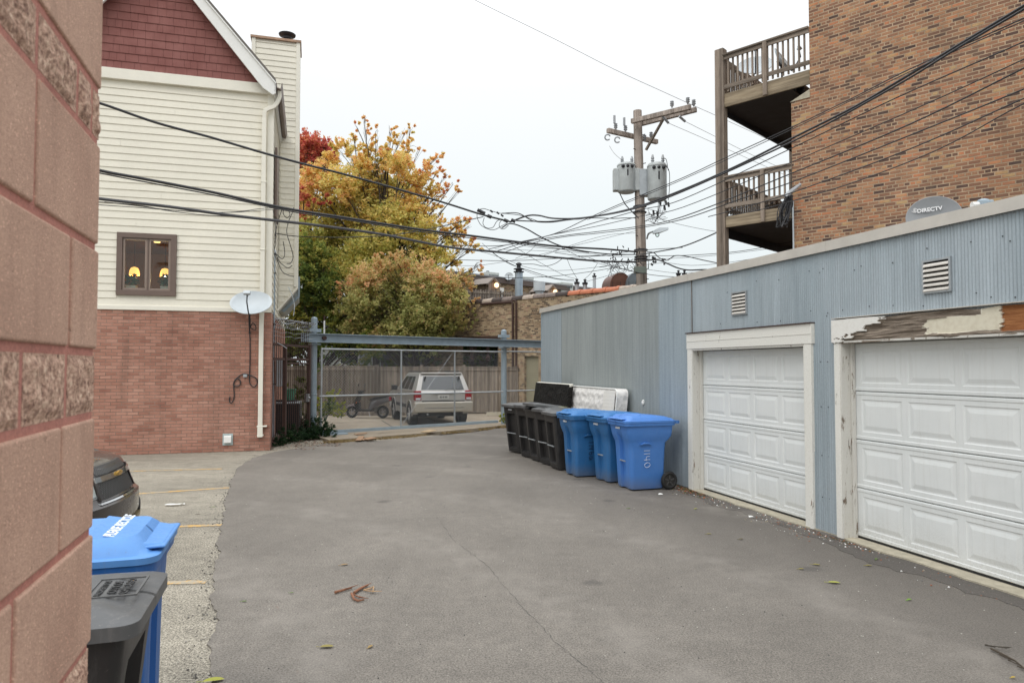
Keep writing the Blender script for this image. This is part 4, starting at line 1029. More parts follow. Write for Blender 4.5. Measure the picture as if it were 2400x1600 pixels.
mb = MB(); mb.box(hx1 - .55, hx1 - .40, .5, .65, 0, hz1 + .1); mb.build('inner_post', M['fence_wood2'], t)
mb = MB(); mb.box(dx0, dx1, .12, .2, 0, dz1); mb.build('door', plain('olive_door', (.27, .25, .17), .7, 0, .1), t)
mb = MB(); mb.box(hx0 - .1, hx1 + .1, -.02, .3, hz1, hz1 + .12); mb.build('lintel', M['rust'], t)
# clay coping: each tile overlaps the next
mats = (plain('grey_coping', (.20, .16, .14), .8, 0, .35, 6), plain('orange_coping', (.48, .16, .08), .7, 0, .2, 6), plain('pale_coping', (.42, .35, .29), .8, 0, .25, 6), plain('dark_coping', (.06, .045, .04), .8, 0, .35, 6))
mb = MB(); x = -4; i = 0; rs = random.Random(2)
xo0, xo1 = yx(1328), yx(1440)
while x < 11.5:
    mb.k = 1 if xo0 < x < xo1 else rs.choice((0, 2, 3, 0, 3)) if x < xo0 else rs.choice((0, 2))
    N = 8
    for a, b, r in ((x, x + .52, .20), (x + .46, x + .60, .225)):
        mb.loft([[(s, .17 + r * cos(pi * k / N), zc + .0 + r * .75 * sin(pi * k / N)) for k in range(N + 1)] + [(s, .17 - r, zc - .04), (s, .17 + r, zc - .04)] for s in (a, b)])
    x += .60
mb.build('clay_coping', mats, t)
t = thing('rain_pipes', 'pair of rusty brown pipes running down the tan brick wall', 'pipe', Y_.o, Y_.a)
mb = MB(); a, b = yx(1204), yx(1212); zt_ = yz(1206, 706)
mb.tube([(yx(1130), -.06, yz(1130, 713)), (a - .05, -.06, zt_ - .02), (a, -.06, zt_ - .1), (a, -.06, 1.0)], .045, 8); mb.build('pipe', M['rust'], t)
mb = MB(); mb.tube([(a + .02, -.07, zt_ + .03), (b - .04, -.06, zt_ + .03), (b, -.06, zt_ - .06), (b, -.06, 1.4)], .04, 8); mb.build('pipe', M['rust'], t)
# rooftop flues on it
def flue(px, pyt, Y, r, hgt, lb, col, cat='chimney', band=True):
    p = AT(px, pyt, Y); t = thing('metal_flue', lb, cat, (p.x, p.y, p.z - hgt), 0, 'metal flues on the low roofs')
    mb = MB(); mb.lathe([(r, 0), (r, hgt - r * 2.6)], 20); mb.build('stack', col, t, smooth=True)
    mb = MB(); z = hgt - r * 2.6; mb.lathe([(r * .9, z), (r * 1.35, z + .02), (r * 1.35, z + .05), (r * .8, z + .06), (r * .8, z + .8 * r), (r * 1.4, z + .85 * r), (r * 1.3, z + r), (r * .5, z + 1.25 * r), (r * .5, z + 1.9 * r), (r * .8, z + 2.0 * r), (r * .75, z + 2.3 * r), (r * .3, z + 2.6 * r)], 20); mb.build('rain_cap', M['dark_metal'], t, smooth=30)
    return t
M['flue_blue'] = plain('blue_grey_flue', (.33, .40, .46), .4, .3, .12, 4)
flue(1216, 615, 30.6, .172, 2.0, 'tall blue grey flue with black cap rising above the tan brick coping', M['flue_blue'])
flue(1352, 653, 27.5, .085, 1.3, 'thin capped flue, left one of a pair above the orange coping', M['steel'])
flue(1371, 654, 27.5, .085, 1.3, 'thin capped flue, right one of a pair above the orange coping', M['steel'])
flue(1393, 640, 28, .065, 1.6, 'thin pale flue taller than the pair beside it', M['dish_grey'])
flue(1590, 633, 26, .07, .9, 'small capped flue showing over the garage roof right of the utility pole', M['dark_metal'])
flue(1604, 633, 26, .07, .9, 'small grey flue further right over the garage roof edge', M['steel'])
p = AT(1264, 661, 29.7); t = thing('roof_exhaust', 'drum shaped metal roof exhaust between the tall flue and the orange coping', 'vent', (p.x, p.y, p.z - 1.0))
mb = MB(); mb.lathe([(.17, 0), (.17, .62)], 20); mb.build('neck', M['steel'], t, smooth=True); mb = MB(); mb.lathe([(.15, .55), (.24, .62), (.25, 1.0), (.0, 1.01)], 24); mb.build('drum', M['dish_grey'], t, smooth=30)
# rounded copper and grey cowls
for a, b, nm, mt, lb in ((1425, 1466, 'metal_cowl', plain('brown_copper', (.15, .075, .055), .45, .4, .2, 5), 'round topped brown metal cowl behind the tangle of wires'), (1462, 1500, 'metal_cowl', plain('slate_cowl', (.16, .19, .21), .5, .3, .15, 5), 'slate grey metal cowl joined beside the brown one next to the pole')):
    p = AT((a + b) / 2, 645, 27.4); w = (b - a) / F * 27.4 / 2 * 1.15; t = thing(nm, lb, 'roof cowl', (p.x, p.y, p.z - 1.0), .2, 'metal roof cowls')
    mb = MB(); N = 12; mb.loft([[(w * cos(pi * k / N) * (1.15 if k > 6 else 1), y, .55 + .5 * sin(pi * k / N)) for k in range(N + 1)] + [(-w * 1.25, y, 0), (w * 1.05, y, 0)] for y in (-.5, .5)]); mb.build('hood', mt, t, smooth=50)
    mb = MB()
    for k in range(3): mb.box(-w * .9 + k * w * .8, -w * .88 + k * w * .8, -.515, -.50, 0, .7)
    mb.build('seam', M['dark_metal'], t)

# ------------------------------------------------------------------ flat roofed brick house further back with porches
REAR = Frame((AT(1085, 650, 38).x, 38, 0), radians(43.9)); Q = REAR
def rx(px, py=690, y=0): return Q.on(px, py, y)[0]
t = thing('rear_brick_house', 'flat roofed brick row building with dark cornice seen over the tan garage', 'building', Q.o, Q.a)
zr = Q.on(1156, 662)[1]; print('rear z', zr, Q.on(1343, 680))
mb = MB(); mb.box(-1.5, 16, 0, 9, -.2, zr); mb.build('wall', M['tan_brick'], t)
mb = MB(); mb.box(-1.6, 16.1, -.12, 9, zr, zr + .28); mb.build('cornice', plain('brown_cornice', (.10, .075, .065), .6), t)
mb = MB(); mb.box(-1.6, 16.1, -.14, 9, zr + .28, zr + .36); mb.build('roof_edge', plain('grey_edge', (.25, .25, .26), .6), t)
for px in (1176,):
    mb = MB(); x = rx(px); mb.box(x - .15, x + .15, -.03, .05, zr - 1.0, zr - .25); mb.build('window', M['white_paint'], t)
M['porch_wood'] = wood('porch_wood', (.13, .11, .095), (.25, .21, .18))
def porch(pxc, wpx, pyt, lb, dy=1.6):
    x = Q.on(pxc, 680, -dy)[0]; k = 38 / F; w = wpx * k * 1.1 / 2; zt = Q.on(pxc, pyt, -dy)[1]
    t = thing('back_porch', lb, 'porch', Q.w(x, -dy, 0), Q.a, 'gabled wooden back porches')
    mb = MB(); mb.box(-w, w, 0, 1.4, 0, zt - w * .75); mb.build('boarded_wall', M['porch_wood'], t)
    mb = MB(); mb.prism([(-w, zt - w * .75), (w, zt - w * .75), (0, zt - .06)], .02, 1.4); mb.build('gable', M['porch_wood'], t)
    for s in (-1, 1):
        mb = MB(); mb.bar((0, -.06, zt), (s * (w + .15), -.06, zt - (w + .15) * .8), .12, .10); mb.bar((0, .6, zt + .03), (s * (w + .15), .6, zt + .03 - (w + .15) * .8), 1.5, .05); mb.build('roof', plain('porch_roof_edge', (.28, .24, .21), .7), t)
    mb = MB(); mb.ell((.12, -.2, zt - .38), .13, .12, .13); mb.build('lit_lamp', emis('porch_lamp_glow', (1, .62, .32), 3.0), t)
    return t
porch(1154, 24, 652, 'weathered wooden back porch with small gable and lit lamp, near the orange leaves')
porch(1292, 24, 669, 'brown gabled porch with lit lamp, right of the drum shaped exhaust')
# railing fence of the roof decks
P = AT(1095, 700, 34); t = thing('deck_railing', 'weathered wooden deck railing above the tan brick coping, beside the tall flue', 'railing', (P.x, P.y, 0), radians(30))
mb = MB(); z0, z1 = P.z - .6, P.z + .45
for i in range(26): mb.box(i * .14, i * .14 + .09, 0, .03, z0, z1 + (.04 if i % 2 else 0))
mb.build('picket', M['porch_wood'], t); 
for z in (z0 + .14, z1 - .11): mb = MB(); mb.box(0, 3.6, -.03, 0, z - .04, z + .04); mb.build('rail', M['fence_wood'], t)
mb = MB(); mb.bar((-.3, -.9, z0 - .1), (1.6, -.9, z0 + .25), .08, .08); mb.bar((1.6, -.9, z0 + .25), (4.2, -.9, z0 - .15), .08, .08); mb.build('ridge_board', M['fence_wood'], t)
def hvac(px0, px1, py0, py1, Y, lb, rot=.7):
    a = AT(px0, py1, Y); b = AT(px1, py0, Y); w = (b.x - a.x) / 1.15; h = b.z - a.z
    t = thing('rooftop_unit', lb, 'air conditioner', ((a.x + b.x) / 2, Y, a.z - .3), rot, 'rooftop cooling units')
    mb = MB(); mb.box(-w / 2, w / 2, -w * .35, w * .35, 0, h + .3); mb.build('casing', plain('unit_pale', (.50, .54, .52), .6, 0, .1), t, bevel=.02)
    mb = MB()
    for i in range(7): mb.box(-w * .36 + i * w * .115, -w * .36 + i * w * .115 + w * .07, -w * .35 - .02, -w * .35 + .02, .4, h + .15)
    mb.build('louvre', plain('unit_dark', (.10, .13, .14), .6), t)
hvac(1128, 1169, 639, 658, 40, 'pale rooftop cooling unit nearest the orange leaves')
hvac(1203, 1250, 650, 667, 42, 'pale rooftop cooling unit right behind the tall blue grey flue')
hvac(1297, 1342, 663, 679, 44, 'pale rooftop cooling unit right of the brown gabled porch')
dish_thing('roof_dish', 'small round dish on a mast on the far brick roof', 'satellite dish', AT(1193, 647, 40), (-.1, -.9, .35), .50, M['dish_grey'], [AT(1193, 662, 40)])
p = AT(1143, 637, 40); t = thing('roof_whirligig', 'thin pipe with small cap on the far roof', 'pipe', (p.x, p.y, p.z - .9))
mb = MB(); mb.cyl((0, 0, 0), (0, 0, .9), .03, n=8); mb.cyl((0, 0, .86), (0, 0, .95), .09, n=10); mb.build('pipe', M['dark_metal'], t)
# grey house glimpsed under the trees
p = AT(775, 860, 33); t = thing('grey_house', 'grey sided house glimpsed under the trees above the board fence', 'house', (p.x + 1.2, 36, 0), radians(4))
mb = MB(); mb.box(-2.5, 3.5, 0, 8, 0, 3.6); laps(mb, -2.5, 3.5, .2, 3.5, 0, .16); mb.build('siding_wall', M['grey_clap'], t)
mb = MB(); mb.prism([(-2.8, 3.5), (3.8, 3.5), (.5, 5.0)], -.3, 8.3); mb.build('roof', M['roof_grey'], t)
for x in (-1.0, 2.1):
    mb = MB(); mb.box(x - .5, x + .5, -.05, -.02, 1.9, 3.1); w = mb.build('window', M['white_paint'], t); mb = MB(); mb.box(x - .42, x + .42, -.06, -.05, 2.0, 3.0); mb.build('pane', M['dark_glass'], w)
p = AT(1010, 860, 33.5); t = thing('shingled_shed', 'dark shed half hidden under the reddish tree', 'shed', (p.x, 33, 0), 0)
mb = MB(); mb.box(-2.3, 1.4, 0, 3, 0, 2.3); mb.build('wall', M['fence_wood2'], t); mb = MB(); mb.prism([(-2.6, 2.2), (1.7, 2.2), (-.45, 3.3)], -.2, 3.2); mb.build('roof', M['roof_grey'], t)

# ------------------------------------------------------------------ trees
def leaf_mat(name, stops):
    n = NT(name); at = n.n('Attribute'); at.attribute_name = 'tint'
    big = n.noise(n.co(), .55, 3)
    v = n.math('ADD', at.outputs['Fac'], n.math('MULTIPLY', n.math('SUBTRACT', big, .5), .55))
    col = n.ramp(v, stops); t = n.t
    n.fin(col, .6, 0, None, .3)
    tl = t.nodes.new('ShaderNodeBsdfTranslucent'); mx = t.nodes.new('ShaderNodeMixShader'); mx.inputs[0].default_value = .50
    n.l(col, tl.inputs[0]); n.l(n.b.outputs[0], mx.inputs[1]); n.l(tl.outputs[0], mx.inputs[2]); n.l(mx.outputs[0], t.nodes['Material Output'].inputs[0])
    return n.m
M['bark'] = plain('bark', (.07, .055, .042), .9, 0, .3, 8, 40, .4)
def crown(name, clumps, n, s, mat, parent, seed, density=None):
    """leaf sprays: each clump holds twigs, each twig holds leaves, so the edge is ragged and the sky shows through"""
    rs = random.Random(seed); vs = []; fs = []; tint = []
    vol = [c[3] ** 2.2 for c in clumps]; tot = sum(vol); o = parent.location
    for (cx, cy, cz, r, base), v in zip(clumps, vol):
        k = int(n * v / tot); nt_ = max(3, k // 26)
        for _ in range(nt_):
            d = Vector((rs.gauss(0, 1), rs.gauss(0, 1), rs.gauss(0, .9))).normalized(); rad = r * (rs.random() ** .42) * (1.5 if r < .28 else 1.08)
            c = Vector((cx, cy, cz)) + d * rad; up = (d + Vector((0, 0, .5))).normalized(); tb = base + rs.gauss(0, .09); tl_ = rs.uniform(.25, .55) * min(1.2, r * .8)
            for _ in range(26):
                f = rs.random(); p = c + up * (f - .5) * tl_ * 1.6 + Vector((rs.gauss(0, 1), rs.gauss(0, 1), rs.gauss(0, .8))) * tl_ * .28
                a = Vector((rs.gauss(0, 1), rs.gauss(0, 1), rs.gauss(0, .6) - .25)).normalized(); b = a.cross(Vector((rs.gauss(0, 1), rs.gauss(0, 1), rs.gauss(0, 1)))).normalized(); w = a.cross(b)
                q = s * rs.uniform(.55, 1.25); i = len(vs)
                vs += [p - a * q, p - b * q * .55 + a * q * .1 + w * q * .15, p + a * q * .95, p + b * q * .55 + a * q * .1 + w * q * .15]
                fs.append((i, i + 1, i + 2, i + 3)); tint.append(tb + rs.gauss(0, .11))
    me = bpy.data.meshes.new(name); me.from_pydata([tuple(v - o) for v in vs], [], fs); me.materials.append(mat)
    at = me.attributes.new('tint', 'FLOAT', 'FACE'); at.data.foreach_set('value', tint)
    ob = bpy.data.objects.new(name, me); COL.objects.link(ob); ob.parent = parent; return ob
def tree(name, label, base, clumps, n, s, mat, seed, tr=.16, forks=None):
    base = Vector(base); t = thing(name, label, 'tree', base, 0); rs = random.Random(seed)
    top = max(c[2] for c in clumps); mx_ = sum(c[0] for c in clumps) / len(clumps); my_ = sum(c[1] for c in clumps) / len(clumps)
    spine = [base, base.lerp(Vector((mx_, my_, top)), .3) + Vector((rs.uniform(-.2, .2), 0, 0)), base.lerp(Vector((mx_, my_, top)), .6), Vector((mx_, my_, top * .9))]
    sp = spline(spine, 6); mb = MB(); mb.tube([p - base for p in sp], [tr * (1 - .88 * i / (len(sp) - 1)) for i in range(len(sp))], 10); mb.build('trunk', M['bark'], t, smooth=True)
    mb = MB()
    for c in clumps:
        cc = Vector(c[:3]); f = min(.95, max(.15, (cc.z - base.z) / (top - base.z) - .22)); q = sp[int(f * (len(sp) - 1))]
        m = q.lerp(cc, .5) + Vector((rs.uniform(-.3, .3), rs.uniform(-.3, .3), rs.uniform(0, .4))); r0 = tr * (1 - .85 * f) * .5
        pts = spline([q, m, cc], 5); mb.tube([p - base for p in pts], [max(.012, r0 * (1 - .8 * i / (len(pts) - 1))) for i in range(len(pts))], 6)
        for _ in range(int(4 + c[3] * 3)):
            d = Vector((rs.gauss(0, 1), rs.gauss(0, 1), rs.gauss(.3, .8))).normalized() * c[3] * rs.uniform(.6, 1.05); a = pts[rs.randrange(4, len(pts))]
            mb.tube([a - base, a.lerp(cc + d, .5) + Vector((0, 0, .1)) - base, cc + d - base], [.012, .008, .004], 4)
    mb.build('branches', M['bark'], t)
    crown('crown', clumps, n, s, mat, t, seed + 1); return t
def cl(lst, Y, dep, seed):
    """clump centres from measured crown outline (px, py, radius px, colour), spread in depth"""
    rs = random.Random(seed); out = []
    for px, py, r, b in lst:
        rm_ = r / F * Y
        for k in range(1 if r < 30 else 2):
            y = Y + rs.uniform(-dep, dep) * (1 if r > 30 else .4); p = AT(px + (rs.uniform(-.2, .2) * r if k else 0), py, y); out.append((p.x, p.y, p.z, rm_, b))
    return out
maple = [(853, 275, 9, .8), (836, 298, 9, .8), (858, 305, 12, .75), (880, 310, 12, .75), (862, 340, 20, .7), (918, 300, 12, .8), (924, 330, 20, .7), (950, 312, 13, .8), (962, 300, 9, .8), (958, 345, 20, .75),
         (820, 350, 26, .62), (790, 345, 20, .65), (845, 385, 30, .65), (895, 375, 30, .65), (940, 385, 32, .7), (1020, 372, 16, .8), (1035, 362, 9, .8), (1002, 402, 26, .75), (975, 430, 30, .6), (1062, 432, 10, .85), (1040, 440, 18, .8), (1010, 452, 24, .65),
         (770, 380, 28, .68), (735, 420, 34, .7), (790, 430, 42, .6), (850, 440, 46, .55), (910, 450, 46, .5), (960, 480, 38, .6), (1000, 505, 26, .7), (1020, 480, 14, .7), (720, 480, 40, .68), (780, 500, 48, .5), (850, 510, 52, .45), (920, 520, 50, .45), (985, 545, 38, .5),
         (1040, 530, 22, .75), (1075, 525, 20, .8), (1092, 512, 12, .85), (1100, 530, 10, .85), (1060, 560, 26, .65), (1098, 572, 20, .72), (1116, 578, 11, .8), (720, 560, 44, .35), (790, 575, 52, .3), (870, 590, 54, .35), (950, 600, 50, .4), (1020, 600, 36, .5), (1066, 608, 20, .6), (700, 430, 22, .7), (705, 520, 26, .5), (800, 625, 40, .4), (840, 655, 44, .35), (760, 640, 38, .4), (900, 650, 44, .4), (980, 640, 44, .45), (720, 610, 34, .45), (985, 350, 7, .85), (905, 345, 16, .75), (870, 355, 16, .7), (1048, 410, 9, .85), (1075, 445, 7, .9), (1025, 400, 14, .8), (828, 320, 8, .8), (1090, 545, 14, .8)]
ML = leaf_mat('maple_leaf', ((0, (.28, .32, .08)), (.28, (.54, .52, .15)), (.5, (.74, .64, .21)), (.74, (.87, .64, .24)), (.92, (.88, .52, .22)), (1, (.76, .32, .17))))
p = AT(880, 900, 34); tree('maple_tree', 'tall maple turning yellow and orange, with sky showing through its top sprays', (p.x, 34.5, -.1), cl(maple, 34, 1.6, 1), 88000, .088, ML, 31, .20)
redt = [(697, 342, 24, .8), (715, 336, 26, .85), (735, 340, 26, .85), (765, 350, 22, .75), (775, 372, 18, .7), (742, 372, 30, .8), (716, 372, 32, .85), (720, 345, 24, .85), (745, 350, 22, .8), (765, 365, 20, .6), (710, 385, 28, .8), (740, 400, 28, .7), (700, 430, 26, .8), (730, 450, 28, .75), (700, 480, 26, .8), (720, 500, 24, .6), (760, 340, 14, .5), (690, 395, 26, .8), (680, 460, 28, .8), (695, 415, 14, .8), (700, 445, 16, .85), (712, 470, 16, .85), (700, 515, 16, .8), (740, 505, 14, .75)]
RL = leaf_mat('red_leaf', ((0, (.28, .14, .07)), (.35, (.50, .12, .09)), (.7, (.62, .13, .12)), (1, (.70, .30, .14))))
p = AT(700, 900, 38); tree('red_maple', 'crimson tree top showing left behind the yellow maple', (p.x, 35.5, 0), cl(redt[:-12], 36.5, .8, 2) + cl([(695, 440, 14, .8), (712, 462, 15, .85), (700, 505, 13, .8), (735, 480, 12, .75), (705, 545, 12, .8), (760, 470, 11, .7)], 32.2, .4, 5), 20000, .09, RL, 41, .2)
# some crimson sprays mixed low at the left of the maple
grn = [(700, 560, 26, .35), (725, 600, 34, .3), (700, 640, 36, .15), (750, 650, 42, .15), (700, 690, 40, .1), (760, 700, 46, .15), (720, 740, 42, .45), (690, 725, 30, .5), (790, 740, 44, .3), (760, 600, 30, .4), (830, 770, 40, .3), (740, 790, 36, .3), (800, 800, 34, .25), (870, 810, 34, .3), (660, 715, 26, .3), (652, 760, 26, .15), (675, 790, 30, .15), (700, 800, 30, .2), (650, 810, 26, .1), (685, 840, 26, .1), (655, 850, 24, .1), (640, 740, 24, .2)]
GL = leaf_mat('green_leaf', ((0, (.085, .13, .035)), (.25, (.17, .22, .045)), (.5, (.38, .36, .08)), (.8, (.62, .45, .12)), (1, (.70, .42, .14))))
p = AT(730, 900, 30); tree('green_tree', 'dense green tree low beside the cream house, some leaves turning yellow', (p.x, 31.6, -.1), cl(grn, 31, 1.0, 3), 34000, .08, GL, 51, .15)
pin = [(930, 610, 26, .75), (900, 625, 26, .7), (960, 625, 28, .75), (860, 650, 34, .7), (920, 660, 44, .55), (990, 655, 40, .65), (1040, 660, 34, .7), (1080, 650, 26, .7), (1100, 640, 14, .8), (1095, 665, 20, .75), (820, 680, 28, .75), (860, 700, 44, .45), (930, 715, 50, .4), (1000, 715, 48, .45), (1060, 700, 36, .6),
       (1090, 700, 20, .6), (880, 750, 44, .35), (945, 765, 48, .4), (1010, 765, 44, .4), (1060, 750, 30, .5), (880, 790, 30, .6), (830, 720, 30, .4), (840, 760, 30, .5), (950, 800, 30, .4), (1010, 800, 32, .4), (1050, 790, 20, .5), (900, 815, 20, .4), (970, 825, 22, .3), (1105, 720, 9, .6), (1100, 745, 12, .5), (1120, 630, 12, .85), (1128, 618, 8, .9), (880, 612, 14, .8), (800, 665, 16, .8), (795, 700, 18, .6), (1110, 690, 12, .8), (905, 600, 10, .8), (1000, 625, 22, .75), (1110, 770, 12, .5), (800, 735, 20, .5), (810, 780, 20, .5)]
PL_ = leaf_mat('pink_leaf', ((0, (.20, .24, .08)), (.35, (.38, .40, .14)), (.6, (.54, .50, .20)), (.8, (.76, .54, .27)), (1, (.85, .47, .28))))
p = AT(960, 900, 29); tree('ornamental_tree', 'rounded olive and salmon pink tree spreading over the board fence', (p.x, 30.9, -.1), cl(pin, 30.5, .9, 4), 60000, .066, PL_, 61, .13)
# leafy mass beyond, lower part of the view
t = thing('hedge', 'dark leafy hedge standing right behind the board fence', 'hedge', (-6, 32.4, -.1)); rs = random.Random(77)
crown('foliage', [(x, 32.8 + rs.uniform(-.3, .3), z, .7, rs.uniform(.0, .35)) for x in [(-14.5 + i * .8) for i in range(18)] for z in (.7, 1.7, 2.6)], 15000, .08, GL, t, 78)
t = thing('climbing_vine', 'dark ivy tangle climbing inside the iron fence', 'vine', (-5.9, 20.2, 0))
crown('foliage', [(-6.3 + .12 * i, 20.4, .5 + .32 * i % 2.4, .28, .1) for i in range(9)] + [(-5.55, 19.6, z, .2, .1) for z in (.4, .8, 1.2, 1.6, 2.0)], 2600, .05, GL, t, 79)
IL = leaf_mat('ivy_leaf', ((0, (.012, .03, .012)), (.5, (.025, .06, .022)), (1, (.07, .11, .035))))
t = thing('ivy', 'dark green ivy mound spilling at the foot of the iron fence and gate post', 'ground cover', (-5.3, 17.8, 0)); t['kind'] = 'stuff'
crown('foliage', [(-5.42, 16.6, .08, .16, .4), (-5.5, 17.0, .12, .2, .4), (-5.42, 17.5, .14, .2, .3), (-5.3, 18.0, .14, .24, .4), (-5.12, 18.35, .16, .26, .5), (-4.98, 18.2, .10, .22, .5), (-4.85, 18.1, .06, .16, .5), (-5.5, 18.8, .2, .3, .3), (-5.45, 16.3, .1, .16, .3), (-5.25, 18.7, .3, .2, .4), (-4.75, 18.0, .10, .22, .5), (-5.30, 17.2, .10, .2, .4), (-5.15, 17.8, .1, .2, .4)], 9000, .032, IL, t, 81)
YG = leaf_mat('sumac_leaf', ((0, (.13, .17, .02)), (.5, (.33, .36, .04)), (1, (.50, .48, .08))))
def weed(px, py, Y, lb, n, h, w, seed, mat=YG, name='weed', s=.035):
    p = AT(px, py, Y); t = thing(name, lb, 'plant', (p.x, p.y, .05)); rs = random.Random(seed); mb = MB(); cs = []
    for i in range(max(3, n // 60)):
        a = rs.uniform(0, 2 * pi); q = (cos(a) * w * rs.uniform(.3, 1), sin(a) * w * .6, h * rs.uniform(.5, 1)); mb.tube([(0, 0, 0), (q[0] * .4, q[1] * .4, q[2] * .7), q], [.008, .006, .003], 4); cs.append((p.x + q[0], p.y + q[1], .05 + q[2], w * .32, .5)); cs.append((p.x + q[0] * .5, p.y + q[1] * .5, .05 + q[2] * .6, w * .25, .35))
    mb.build('stem', M['leaf_green'], t); crown('foliage', cs, n, s, mat, t, seed)
weed(762, 990, 22.5, 'yellow green sumac sapling inside the fence by the left gate post', 900, .95, .45, 5)
weed(800, 985, 24.5, 'small yellowish weed growing beside the scooter', 300, .35, .35, 6)
weed(668, 960, 19.4, 'bright yellow green shrub behind the iron bars', 420, 1.35, .16, 7)
weed(1188, 1003, 21.9, 'green weed tuft at the foot of the right gate post', 420, .28, .22, 8)
# dry grass along the slab edge
t = thing('dry_grass', 'dry grass and leaf litter along the front of the yard slab', 'grass', (0, 0, 0)); t['kind'] = 'stuff'; rs = random.Random(12); mb = MB()
for k in range(2600):
    i = rs.randrange(len(ys) - 1); f = rs.random(); a = Vector(ys[i]).lerp(Vector(ys[i + 1]), f); a += Vector((rs.gauss(.05, .10), rs.gauss(-.14, .10)))
    if noise.noise(Vector((a.x * 1.1, a.y * 1.1, 3))) < -.02: continue
    h = rs.uniform(.02, .09); w = rs.uniform(.004, .014); d = Vector((rs.gauss(0, .05), rs.gauss(0, .05)))
    mb.add([(a.x - w, a.y, .01), (a.x + w, a.y, .01), (a.x + d.x, a.y + d.y, h)], [(0, 1, 2)])
mb.build('blades', plain('dry_grass', (.24, .17, .07), .9, 0, .4, 9), t, flip=False, uv=False)
# ------------------------------------------------------------------ blue grey garages
Gx = lambda px, py=858, y=0: GAR.on(px, py, y)[0]
Gz = lambda px, py, y=0: GAR.on(px, py, y)[1]
zr = (Gz(1270, 723) + Gz(2400, 470)) / 2; zrL = Gz(1272, 728); zrR = Gz(2395, 476)
ROOF = lambda s: zrL + (zrR - zrL) * (s / Gx(2395))
print('GAR roof', zrL, zrR, 'ends', Gx(2395), Gx(1270))
LEN = 21.0; DEPG = 3.9
t = gar = thing('metal_garage', 'long blue grey corrugated metal garage row with two white roller doors', 'garage', GAR.o, GAR.a)
# doors: outer casing, opening
d1 = dict(x0=7.022, x1=9.74, zt=Gz(1612, 782, -.045), op0=7.145, op1=9.625)
d1['oz'] = Gz(1630, 818, -.045); d1['b'] = .0
d2 = dict(x0=10.104, x1=15.32, zt=Gz(1957, 750, -.045), op0=10.187, op1=15.18)
d2['oz'] = Gz(1968, 799, -.045)
print('D1', d1, 'D2', d2)
n = NT('corrugated_steel'); o = n.co()
big = n.noise(n.co('Object', (.7, 1, .12)), 1.6, 5, .6); st = n.noise(n.co('Object', (9, 1, .35)), 1.5, 4, .7); fine = n.noise(o, 45, 4, .8); blot = n.noise(o, 5, 4)
col = n.mix(n.ramp(big, ((.35, 0), (.65, 1))), (.30, .355, .388), (.38, .435, .47))
col = n.mix(.45, col, n.ramp(st, ((.3, .33), (.7, .62))), 'OVERLAY'); col = n.mix(.35, col, n.ramp(fine, ((.3, .35), (.7, .65))), 'OVERLAY')
col = n.mix(n.ramp(n.math('MULTIPLY', fine, blot), ((.36, 0), (.46, .55))), col, (.30, .26, .21))
M['corr'] = n.fin(col, n.ramp(fine, ((.3, .45), (.7, .62))), .25, n.bump(fine, .12, .002), .4)
M['corr2'] = M['corr'].copy(); M['corr2'].name = 'weathered_steel_sheet'
for nd in M['corr2'].node_tree.nodes:
    if nd.type == 'MIX' and nd.blend_type == 'MIX' and not nd.inputs[6].is_linked and abs(nd.inputs[6].default_value[0] - .30) < .001:
        nd.inputs[6].default_value = (.275, .305, .305, 1); nd.inputs[7].default_value = (.34, .372, .372, 1)
def corr(mb, a, b, z0, z1, y=0.0, per=.0335, amp=.0042, slope=False):
    """corrugated sheet between a and b; z0, z1 may be functions of s"""
    k = max(2, int((b - a) / per * 6)); top = []; bot = []
    for i in range(k + 1):
        s = a + (b - a) * i / k; w = amp * sin(2 * pi * s / per)
        bot.append((s, y - amp + w, z0(s) if callable(z0) else z0)); top.append((s, y - amp + w, z1(s) if callable(z1) else z1))
    mb.add(bot + top, [(i, i + 1, k + 1 + i + 1, k + 1 + i) for i in range(k)])
top = lambda s: ROOF(s) - .02
sheets = [(0.0, Gx(1292)), (Gx(1292), Gx(1316)), (Gx(1316), Gx(1545)), (Gx(1545), Gx(1624))]
for i, (a, b) in enumerate(sheets):
    if a == b: continue
    b = min(b, d1['x0'] + .02); mb = MB(); corr(mb, a, b + .02, .03, top, y=-.002 * (i % 2) - (.002 if i == 2 else 0)); mb.build('wall_sheet', M['corr2'] if i == 2 else M['corr'], t, flip=False, uv=False, smooth=60)
zl1 = Gz(1600, 1100)
for a, b, z0, y in ((d1['x0'] - .02, d1['x1'] + .02, d1['zt'] - .02, 0), (d1['x1'] - .01, d2['x0'] + .02, .86, -.001), (d1['x1'] - .01, d2['x0'] + .02, .03, -.007), (d2['x0'] - .0, d2['x1'] + .02, d2['zt'] - .06, 0), (d2['x1'], LEN, .03, 0)):
    zt_ = top if z0 != .03 or a > 11 else .89
    mb = MB(); corr(mb, a, b, z0, zt_, y=y); mb.build('wall_sheet', M['corr'], t, flip=False, uv=False, smooth=60)
# the patch low behind the bins
mb = MB(); corr(mb, Gx(1548), d1['x0'] + .01, .03, .98, y=-.009); mb.build('wall_sheet', M['corr'], t, flip=False, uv=False, smooth=60)
